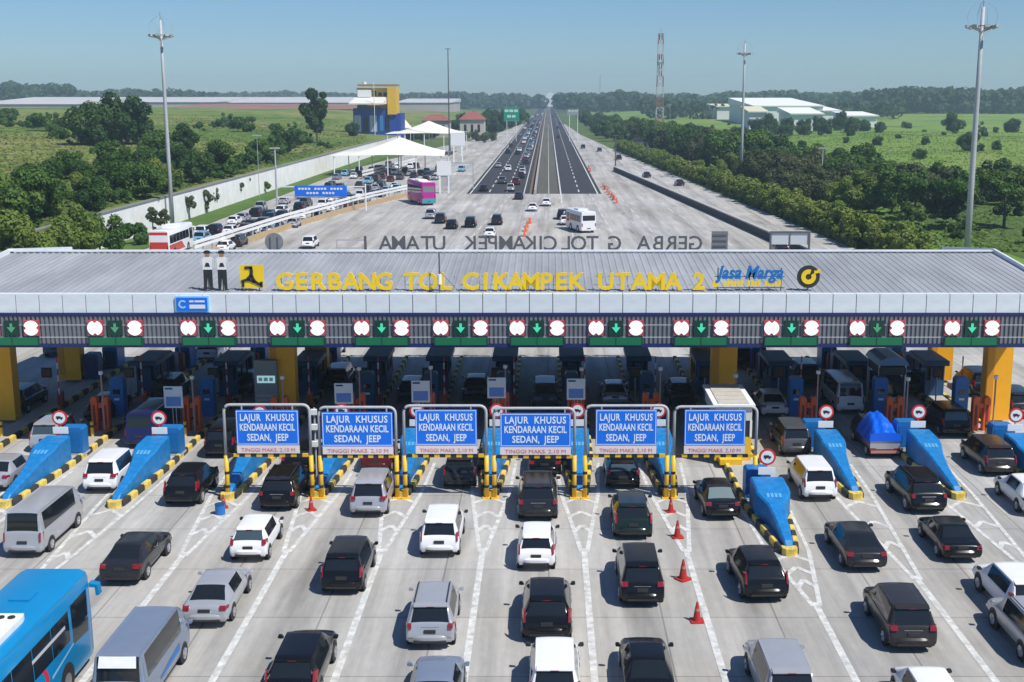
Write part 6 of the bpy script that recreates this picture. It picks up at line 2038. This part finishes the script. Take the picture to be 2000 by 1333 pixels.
terrain('left_field', -900, -59.75, 125, 1700, 120, 150, left_z, M_lf)
def right_z(X, Y):
    d = np.clip(X - 60, 0, None)
    return -.01 + 3.0 * np.exp(-((Y - 520) / 130.0) ** 2) * np.clip(d / 80, 0, 1) + .8 * fbm(X, Y, .02, 3.0) * np.clip(d / 60, 0, 1) + np.clip((Y - 650) / 500, 0, 1) * 2.0 * np.clip(d / 60, 0, 1)
M_rf = ramp_mat('right_field', [(0.34, (0.055, 0.12, 0.015)), (0.44, (0.11, 0.21, 0.022)), (0.53, (0.17, 0.245, 0.038)), (0.66, (0.24, 0.22, 0.09))], scale=0.009, scale2=0.08, bump=0.9, bscale=0.6)
terrain('right_field', 48, 1300, 120, 1600, 120, 130, right_z, M_rf)

# ================================================================== trees
L_dark = leaf_mat('leaf_dark', (0.022, 0.062, 0.013), (0.046, 0.105, 0.020), (0.10, 0.165, 0.030), 1)
L_mid = leaf_mat('leaf_mid', (0.036, 0.098, 0.015), (0.075, 0.155, 0.022), (0.15, 0.22, 0.038), 1)
L_lite = leaf_mat('leaf_light', (0.11, 0.185, 0.024), (0.17, 0.24, 0.036), (0.26, 0.29, 0.055), 1)
L_olive = leaf_mat('leaf_olive', (0.060, 0.085, 0.030), (0.10, 0.125, 0.045), (0.16, 0.17, 0.07), 1)
L_far = leaf_mat('leaf_far', (0.028, 0.062, 0.022), (0.040, 0.078, 0.028), (0.060, 0.098, 0.035))
M_bark = mat('bark', (0.09, 0.065, 0.045), 0.9, var=0.2)
def crown_mesh(name, rx, rz, zc, n, leaf, nb=16, flat=1.0, seed=0, shell=.55):
    g = np.random.default_rng(seed)
    cs, rs = [], []
    for k in range(nb):
        d = g.normal(size=3)
        d /= np.linalg.norm(d)
        f = g.uniform(.30, .95)
        cs.append((d[0] * rx * f, d[1] * rx * f, zc + d[2] * rz * f))
        rs.append(g.uniform(.17, .44) * (rx + rz) / 2)
    cs, rs = np.array(cs), np.array(rs)
    pick = g.choice(nb, n, p=rs ** 2 / np.sum(rs ** 2))
    d = g.normal(size=(n, 3))
    d /= np.linalg.norm(d, axis=1)[:, None]
    rad = rs[pick] * (shell + (1.08 - shell) * g.random(n) ** .6)
    d[:, 2] *= flat
    pos = cs[pick] + d * rad[:, None]
    nrm = d + g.normal(size=(n, 3)) * .55 + np.array([0, 0, .35])
    nrm /= np.linalg.norm(nrm, axis=1)[:, None]
    size = leaf * g.uniform(.6, 1.35, n)
    me = scatter_mesh(name, pos, nrm, size, .62, .2)
    tone = g.random(nb)[pick]
    at_ = me.attributes.new('tone', 'FLOAT', 'FACE')
    at_.data.foreach_set('value', tone.astype(np.float32))
    return me
def trunk_mesh(h, r, rx, seed):
    g = random.Random(seed)
    b = MB()
    b.tube([(0, 0, -.3), (g.uniform(-.1, .1), g.uniform(-.1, .1), h * .5), (g.uniform(-.2, .2), g.uniform(-.2, .2), h)], r, 7, r1=r * .5)
    for k in range(5):
        a = k * 2 * math.pi / 5 + g.random()
        q = rx * g.uniform(.35, .6)
        b.tube([(0, 0, h * g.uniform(.55, .9)), (q * .5 * math.cos(a), q * .5 * math.sin(a), h * 1.15), (q * math.cos(a), q * math.sin(a), h * 1.45)], r * .42, 5, r1=r * .12)
    return b.mesh('trunk')
TREE = {}
def proto(key, rx, rz, zc, n, leaf, lm, th, tr, nb, flat=1.0, seed=0):
    cm = crown_mesh('crown', rx, rz, zc, int(n * 1.7), leaf * .74, nb, flat, seed)
    cm.materials.append(lm)
    tm = trunk_mesh(th, tr, rx, seed)
    tm.materials.append(M_bark)
    TREE[key] = (cm, tm)
for k in range(3):
    proto(f'round{k}', 4.4, 3.6, 5.6, 3800, .40, L_mid, 4.6, .24, 26, 1, 10 + k)
    proto(f'dark{k}', 4.2, 4.0, 5.4, 3800, .40, L_dark, 4.2, .24, 26, 1, 20 + k)
    proto(f'olive{k}', 3.8, 3.7, 5.2, 3400, .34, L_olive, 3.8, .2, 24, 1, 30 + k)
    proto(f'bush{k}', 1.7, 1.5, 1.35, 1300, .24, L_lite, .8, .07, 14, 1, 40 + k)
    proto(f'shrub{k}', 2.2, 1.5, 1.4, 1500, .28, L_mid, .7, .08, 9, 1, 50 + k)
    proto(f'plant{k}', .75, 1.5, 2.2, 420, .22, L_olive, 1.8, .06, 7, 1, 60 + k)
    proto(f'umbrella{k}', 5.6, 1.7, 6.6, 3600, .38, L_mid, 5.2, .26, 18, .8, 70 + k)
    proto(f'lite{k}', 4.0, 2.9, 4.6, 4200, .32, L_lite, 3.2, .2, 16, 1, 80 + k)
    proto(f'tall{k}', 2.9, 5.2, 7.4, 3800, .38, L_dark, 4.0, .24, 16, 1, 90 + k)
tr_ = random.Random(5)
def tree(kind, x, y, z, s, label, group=None, name='broadleaf_tree', cat='tree', sz=None):
    k = f'{kind}{tr_.randrange(3)}'
    cm, tm = TREE[k]
    if kind in ('bush', 'shrub'):                     # leafy down to the ground, no trunk to be seen
        o = obj(name, cm, cm.materials[0], loc=(x, y, z), rot=(0, 0, tr_.random() * 6.28))
        o.scale = (s, s, s * (sz or 1))
        return tag(o, label, cat, group)
    if kind in ('round', 'dark', 'olive', 'lite'): z -= 1.5 * s
    r = empty(name, (x, y, z), tr_.random() * 6.28)
    r.scale = (s, s, s * (sz or 1))
    tag(r, label, cat, group)
    obj('crown', cm, cm.materials[0], r)
    obj('trunk', tm, M_bark, r)
    return r
def lz(x, y): return float(left_z(np.array([x]), np.array([y]))[0])
def rz_(x, y): return float(right_z(np.array([x]), np.array([y]))[0]) if x > 60 else 0.0
def place(kind, u, v_base, y, s, label, group=None, side='L', **k):
    """stand it on the field at distance y below photo column u"""
    x = xat(u, y, 5)
    if side == 'L': x = min(x, -61.5)
    z = lz(x, y) if side == 'L' and x < -59.8 else (rz_(x, y) if side == 'R' else 0.0)
    return tree(kind, x, y, z, s, label, group, **k)
# left field
place('dark', 182, 0, 330, 1.55, 'dark broad tree, left one of the close pair standing on the left field')
place('dark', 248, 0, 340, 1.7, 'dark broad tree, right one of the close pair standing on the left field')
place('dark', 214, 0, 350, 1.4, 'dark tree filling the gap of the close pair on the left field')
place('tall', 620, 0, 400, 1.4, 'tall dark double-topped tree left of the yellow building', sz=1.0)
place('dark', 553, 0, 330, .8, 'small dark tree with thin trunk above the middle of the retaining wall')
place('dark', 360, 0, 290, .85, 'dark bushy tree right of the left floodlight mast')
place('round', 400, 0, 255, .50, 'dark rounded bush on the grass slope right of the left mast')
place('round', 318, 0, 275, .85, 'green bushy tree right behind the left floodlight mast')
place('round', 285, 0, 260, .60, 'green bush left of the left floodlight mast, on the slope')
place('dark', 690, 0, 470, .7, 'dark bush beside the foot of the yellow building')
tree('lite', -57.3, 147.5, .6, 1.0, 'yellow-green leafy tree hiding the near end of the retaining wall')
tree('lite', -61.5, 141.0, 1.0, 1.1, 'large yellow-green tree in the left corner above the gate roof')
tree('round', -65.5, 147.0, 1.5, 1.2, 'dark green tree cut by the left edge above the gate roof')
tree('round', -56.6, 154.5, .4, .72, 'small green tree in front of the white wall, right of the yellow-green trees')
tree('lite', -66.0, 158.0, 3.6, .9, 'yellow-green tree behind the large corner tree')
for k in range(16):
    y = 150 + k * 6.0 + tr_.uniform(-2, 2)
    x = -61.2 - tr_.uniform(0, 5) - (k % 3) * 2.5
    kd = tr_.choice(['round', 'dark', 'round', 'lite'])
    tree(kd, x, y, lz(x, y) + .3, tr_.uniform(.45, .8), {'round': 'mid green', 'dark': 'dark green', 'lite': 'yellow-green'}[kd] + ' tree of the thicket above the near half of the retaining wall', 'thicket above the retaining wall')
for k in range(40):
    y = 155 + tr_.random() * 130
    x = -61 - tr_.random() ** 1.5 * 30
    tree('shrub', x, y, lz(x, y) - .1, tr_.uniform(.7, 1.5), ('nearer' if y < 195 else 'middle' if y < 240 else 'farther') + ' dense low shrub in the thicket above the retaining wall', 'shrubs of the wall thicket', name='thicket_shrub', cat='shrub')
place('round', 245, 0, 205, .75, 'green tree overhanging the retaining wall near the left mast')
place('round', 215, 0, 235, .8, 'green tree behind the one overhanging the retaining wall')
place('dark', 290, 0, 230, .7, 'dark green tree on the slope edge just left of the mast')
place('round', 140, 0, 215, .7, 'green tree behind the yellow-green corner trees')
place('shrub', 250, 0, 262, 1.0, 'low shrub on the olive slope left of the mast', cat='shrub', name='field_shrub')
cl_ = [(tr_.uniform(0, 680), tr_.uniform(220, 560)) for q in range(14)]
for k in range(110):
    cu_, cy_ = tr_.choice(cl_)
    u = cu_ + tr_.gauss(0, 22)
    y = max(190, cy_ + tr_.gauss(0, 22))
    x = xat(u, y, 6)
    if x > -64: continue
    tree('shrub', x, y, lz(x, y) - .15, tr_.choice([.5, .8, 1.2, 1.7]) * tr_.uniform(.8, 1.2), ('farther' if y > 340 else 'nearer') + ' low green shrub on the left field, ' + ('left of the mast' if u < 300 else 'between mast and lone tree' if u < 530 else 'towards the yellow building'), 'shrubs on the left field', name='field_shrub', cat='shrub')
# plants along the retaining wall
for k, (u, v) in enumerate(((300, 462), (322, 462), (365, 428), (372, 430), (412, 412), (420, 410), (404, 418), (480, 388), (492, 382), (505, 376), (520, 370), (530, 366), (470, 394), (560, 352), (575, 348), (590, 345), (603, 340), (618, 336), (632, 330), (645, 328))):
    x, y = G(u, v)
    tree('plant', x, y, .1, tr_.uniform(.85, 1.25), 'slim young plant on the grass verge below the white retaining wall', 'young plants along the retaining wall', name='young_plant', cat='plant')
tree('shrub', *G(262, 480), .1, 1.1, 'rounded shrub on the verge left of the red coach', None, name='verge_shrub', cat='shrub')
tree('shrub', *G(508, 378), .1, .9, 'denser shrub on the verge behind the slim pale pole', None, name='verge_shrub', cat='shrub')
# trees behind the tents and along the left of the highway
for (u, y, s, kd) in ((820, 560, .75, 'round'), (843, 590, .8, 'dark'), (865, 620, .75, 'dark'), (893, 640, 1.0, 'dark'), (915, 660, 1.15, 'dark'), (938, 640, 1.15, 'dark'), (958, 690, 1.2, 'dark'), (978, 720, 1.2, 'dark'), (995, 780, 1.2, 'dark'), (1010, 860, 1.2, 'dark'), (1020, 980, 1.15, 'round'), (928, 740, 1.3, 'dark'), (900, 700, 1.2, 'dark'), (960, 800, 1.35, 'dark'), (985, 900, 1.3, 'dark')):
    x = xat(u, y, 4)
    tree(kd, x, y, 0, s * 1.12, 'dark green tree in the grove left of the far highway, behind the tents', 'grove left of the highway')
for (u, y, s) in ((930, 560, .7), (948, 545, .6), (912, 570, .6), (962, 560, .55)):
    tree('olive', xat(u, y, 2), y, 0, s, 'greyish green bush in front of the right red tiled house', 'bushes by the red house', name='roadside_bush', cat='bush')
# right tree belt
belt = []
for k in range(60):
    y = 215 + k * 9.5
    n_ = 3 if y < 420 else 2
    for q in range(n_):
        edge = 41.3 - .029 * (y - 159) if y < 430 else max(19, 33.5 - .04 * (y - 430))
        x = edge + 11 + q * 8 + tr_.uniform(-3, 4)
        belt.append((x, y + tr_.uniform(-4, 4)))
BEL = {'lite': 'pale yellow-green tree in the ramp-side belt', 'round': 'round green tree in the ramp-side belt', 'dark': 'dark green tree in the ramp-side belt', 'olive': 'greyish olive tree in the ramp-side belt'}
for (x, y) in belt:
    kd = tr_.choice(['round', 'dark', 'round', 'olive', 'olive', 'lite'])
    tree(kd, x, y, rz_(x, y), tr_.uniform(.85, 1.25) * (1.15 if 330 < y < 560 else .92), BEL[kd] + (', near the hedge and the roof edge' if y < 260 else ', around the floodlight mast' if y < 360 else ', around the telecom tower' if y < 520 else ', at its far end by the highway'), 'tree belt right of the ramp')
for (u, y, s, kd, lb) in ((1790, 200, .95, 'umbrella', 'flat-topped tree with dark trunk at the right, below the field'), (1900, 185, 1.0, 'umbrella', 'flat-topped tree close to the rightmost mast, left of it'), (1965, 190, 1.05, 'umbrella', 'flat-topped tree at the right edge above the gate roof'),
                          (1500, 300, 1.05, 'olive', 'big greyish tree right of the mast among the trees'), (1660, 235, 1.05, 'olive', 'big olive brown tree in the middle of the right tree group'), (1620, 260, .95, 'olive', 'olive tree left of the big olive brown one'),
                          (1700, 225, .85, 'dark', 'dark tree between the olive tree and the flat-topped tree'), (1850, 235, .95, 'dark', 'dark tree behind the flat-topped trees'), (1940, 240, .95, 'dark', 'dark tree behind the rightmost mast'),
                          (1990, 230, 1.0, 'dark', 'dark tree cut by the right edge'), (1745, 260, .8, 'round', 'green tree at the field edge behind the dark ones'), (1560, 330, .85, 'dark', 'dark tree behind the short grey pole'),
                          (1870, 205, .8, 'dark', 'dark low tree behind the flat-topped ones'), (1810, 250, .85, 'round', 'green tree at the lower field edge on the right'), (1640, 330, .75, 'round', 'small green tree at the upper field edge'), (1590, 290, .9, 'round', 'green tree beside the short grey pole')):
    place(kd, u, 0, y, s, lb, 'trees at the right', 'R')
# hedge bushes along the ramp
k = 0
y = 150.0
while y < 470:
    edge = 41.3 - .0553 * (y - 159) if y < 300 else 33.5 - .051 * (y - 300)
    for q in range(2):
        s = tr_.uniform(1.05, 1.5)
        tree('bush', edge + 1.6 + q * 1.7 + tr_.uniform(-.3, .3), y + tr_.uniform(-.6, .6), 0, s, 'yellow-green hedge bush along the right ramp' + (', near the roof edge' if y < 200 else ', between roof edge and mast' if y < 290 else ', in the far half of the row'), 'hedge along the right ramp', name='hedge_bush', cat='bush')
    y += 3.0 if y < 260 else 4.4
for k in range(26):
    x, y = tr_.uniform(48, 90), tr_.uniform(150, 260)
    tree('shrub', x, y, rz_(x, y), tr_.uniform(.6, 1.2), ('nearer' if y < 195 else 'farther') + ' low green shrub under the right trees, ' + ('beside the hedge' if x < 66 else 'away from the hedge'), 'shrubs under the right trees', name='right_shrub', cat='shrub')
for k in range(44):
    y = tr_.uniform(380, 900)
    u = tr_.uniform(1350, 2000)
    x = xat(u, y, 4)
    if x < 75: continue
    kd = tr_.choice(['dark', 'round', 'round'])
    tree(kd, x, y, rz_(x, y) - .4, tr_.uniform(.25, .55), ('farther' if y > 640 else 'nearer') + ' small lone tree on the bright right fields, ' + ('left of the rightmost mast' if u < 1890 else 'at the rightmost mast'), 'lone trees on the right fields')
for (u, y, s) in ((1500, 640, .9), (1535, 610, .8), (1480, 660, .8), (1570, 630, .7), (1665, 660, .7), (1890, 420, .6), (1860, 640, .85), (1975, 640, .7), (1640, 700, .9), (1600, 690, .7), (1615, 650, .6), (1690, 690, .6), (1720, 660, .5)):
    x = xat(u, y, 4)
    tree('dark', x, y, rz_(x, y) - .3, s * 1.5, 'dark tree ' + ('in front of the largest white factory' if u < 1590 else 'right of the factory sheds' if u < 1750 else 'on the bright field by the rightmost mast'), 'dark trees near the factory')
# highway-side trees far right
for k in range(26):
    y = 560 + k * 38
    tree(tr_.choice(['dark', 'round']), 22 + tr_.uniform(0, 14) + k * .3, y, 0, tr_.uniform(.8, 1.15), 'green tree lining the far right side of the highway', 'trees lining the far highway')

# far woods: one mass at the horizon, built of leaf clumps on uneven ridges
def woods(name, spans, label):
    pos, nrm, size = [], [], []
    for (u0, u1, y0, y1, vt0, n_) in spans:
        for k in range(n_):
            u = rng.uniform(u0, u1)
            y = rng.uniform(y0, y1)
            x = xat(u, y, 10)
            bump_ = math.sin(u * .021 + y * .001) * .45 + math.sin(u * .057 + 1.3) * .3 + math.sin(u * .16 + y * .01) * .2
            top = zat(vt0 - 5.0 * bump_, y)
            r_ = rng.uniform(4, 9) * y / 1500
            m_ = 26
            d = rng.normal(size=(m_, 3))
            d /= np.linalg.norm(d, axis=1)[:, None]
            c = np.array([x, y, rng.uniform(.25, 1) * (top - r_ * .6)])
            p_ = c + d * r_ * np.array([1, 1, .8])
            pos.append(p_)
            nn = d + rng.normal(size=(m_, 3)) * .4 + np.array([0, -.2, .3])
            nrm.append(nn / np.linalg.norm(nn, axis=1)[:, None])
            size.append(np.full(m_, r_ * .42))
    me = scatter_mesh(name, np.concatenate(pos), np.concatenate(nrm), np.concatenate(size), .8, .15)
    o = obj(name, me, L_far)
    return tag(o, label, 'woods', kind='stuff')
woods('far_woods', [(0, 140, 1500, 1800, 166, 260), (130, 420, 1700, 2100, 178, 320), (380, 700, 2300, 2600, 183, 300), (780, 1060, 1900, 2300, 184, 260), (1090, 1500, 1500, 2100, 184, 600), (1480, 1720, 1500, 1900, 181, 420), (1690, 2020, 1250, 1500, 174, 700), (1250, 1760, 1000, 1250, 195, 200)], 'dark far woods along the horizon')
# long pale sheds beyond the left field
for (u0, u1, vt, vb, y, rm, lb) in ((-60, 150, 190, 204, 1150, 'w', 'long pale shed roofs at the far left under the woods'), (120, 420, 190, 200, 1300, 'w', 'long pale shed roof behind the close pair of dark trees'), (400, 720, 190, 201, 1350, 'w', 'long pale shed roof right of the left mast, below the horizon'),
                                    (300, 700, 203.5, 214, 1000, 'r', 'long low red-brown roofs in front of the pale sheds'), (770, 880, 193, 201, 1350, 'w', 'pale shed roof between the yellow building and the grove')):
    warehouse('long_shed', u0, u1, vt, vb, y, 150, mat('shed_pale', (0.52, 0.50, 0.50), 0.7, var=0.08, vscale=0.03) if rm == 'w' else mat('shed_red', (0.26, 0.13, 0.09), 0.8, var=0.25, vscale=0.05),
              mat('shed_wall', (0.42, 0.36, 0.34), 0.8, var=0.15, vscale=0.05) if rm == 'w' else mat('shed_red_wall', (0.24, 0.11, 0.075), 0.8, var=0.25, vscale=0.05), lb, group='long sheds beyond the left field')
# white arched building at the end of the highway and a far lattice mast
wb = empty('white_arch_building', (xat(1075, 2400, 8), 2400, 0))
tag(wb, 'tiny white domed building at the vanishing point of the highway', 'building')
obj('hall', MB().box(-12, 12, 0, 10, 0, zat(190, 2400)), M_fw, wb)
obj('dome', MB().prism([(9 * math.cos(t), zat(190, 2400) + (zat(181, 2400) - zat(190, 2400)) * math.sin(t)) for t in np.linspace(0, math.pi, 9)], 0, 8), M_fw, wb)
fm = empty('far_lattice_mast', (xat(1172, 1800, 10), 1800, 0))
tag(fm, 'faint pale lattice mast on the horizon right of the highway', 'mast')
hf = zat(146, 1800)
b = MB()
for s_ in (-1, 1):
    b.tube([(s_ * 1.6, 0, 0), (s_ * .4, 0, hf)], .22, 4)
for k in range(9):
    z0, z1 = hf * k / 9, hf * (k + 1) / 9
    b.tube([((-1) ** k * (1.6 - 1.2 * k / 9), 0, z0), (-(-1) ** k * (1.6 - 1.2 * (k + 1) / 9), 0, z1)], .15, 4)
obj('lattice', b, M_steel, fm)
# tall grass tufts on the fields (uncountable)
def tufts(name, n_, sampler, zf, size, m, label):
    P_ = sampler(n_)
    z = zf(P_[:, 0], P_[:, 1])
    pos = np.stack([P_[:, 0], P_[:, 1], z + size * .10], -1)
    nrm = rng.normal(size=(n_, 3)) * .45 + np.array([.25, -.3, .9])
    nrm /= np.linalg.norm(nrm, axis=1)[:, None]
    me = scatter_mesh(name, pos, nrm, size * rng.uniform(.5, 1.4, n_), .7, .25)
    return tag(obj(name, me, m), label, 'grass', kind='stuff')
def sampL(n_):
    y = 150 + (rng.random(n_) ** 1.5) * 500
    u = rng.uniform(-20, 720, n_)
    x = (u - UC) / FPX * y
    x = np.minimum(x, -62 - rng.random(n_) * 6)
    return np.stack([x, y], -1)
def sampR(n_):
    y = 160 + (rng.random(n_) ** 1.3) * 520
    u = rng.uniform(1350, 2020, n_)
    x = (u - UC) / FPX * y
    x = np.maximum(x, 46 + rng.random(n_) * 30)
    return np.stack([x, y], -1)
L_grassL = leaf_mat('leaf_grass_left', (0.055, 0.11, 0.016), (0.12, 0.17, 0.03), (0.21, 0.18, 0.065))
L_grassR = leaf_mat('leaf_grass_right', (0.065, 0.135, 0.018), (0.125, 0.20, 0.03), (0.20, 0.21, 0.07))
tufts('left_grass', 26000, sampL, lambda a, b_: left_z(a, b_), .42, L_grassL, 'rough tall grass covering the left field')
tufts('right_grass', 22000, sampR, lambda a, b_: np.where(a > 60, right_z(a, b_), 0), .42, L_grassR, 'rough grass covering the right fields')

# ================================================================== haze
HZ = mat('haze_air', (0, 0, 0))
n, l = nt(HZ)
for q in list(n):
    if q.type != 'OUTPUT_MATERIAL':
        n.remove(q)
pv = n.new('ShaderNodeVolumePrincipled')
pv.inputs['Color'].default_value = (0.62, 0.82, 1.0, 1)
pv.inputs['Density'].default_value = 0.00022
pv.inputs['Anisotropy'].default_value = 0.2
l.new(pv.outputs[0], n['Material Output'].inputs['Volume'])
hz = obj('haze', MB().box(-2600, 2600, -60, 3200, -2.0, 70), HZ)
tag(hz, kind='stuff')
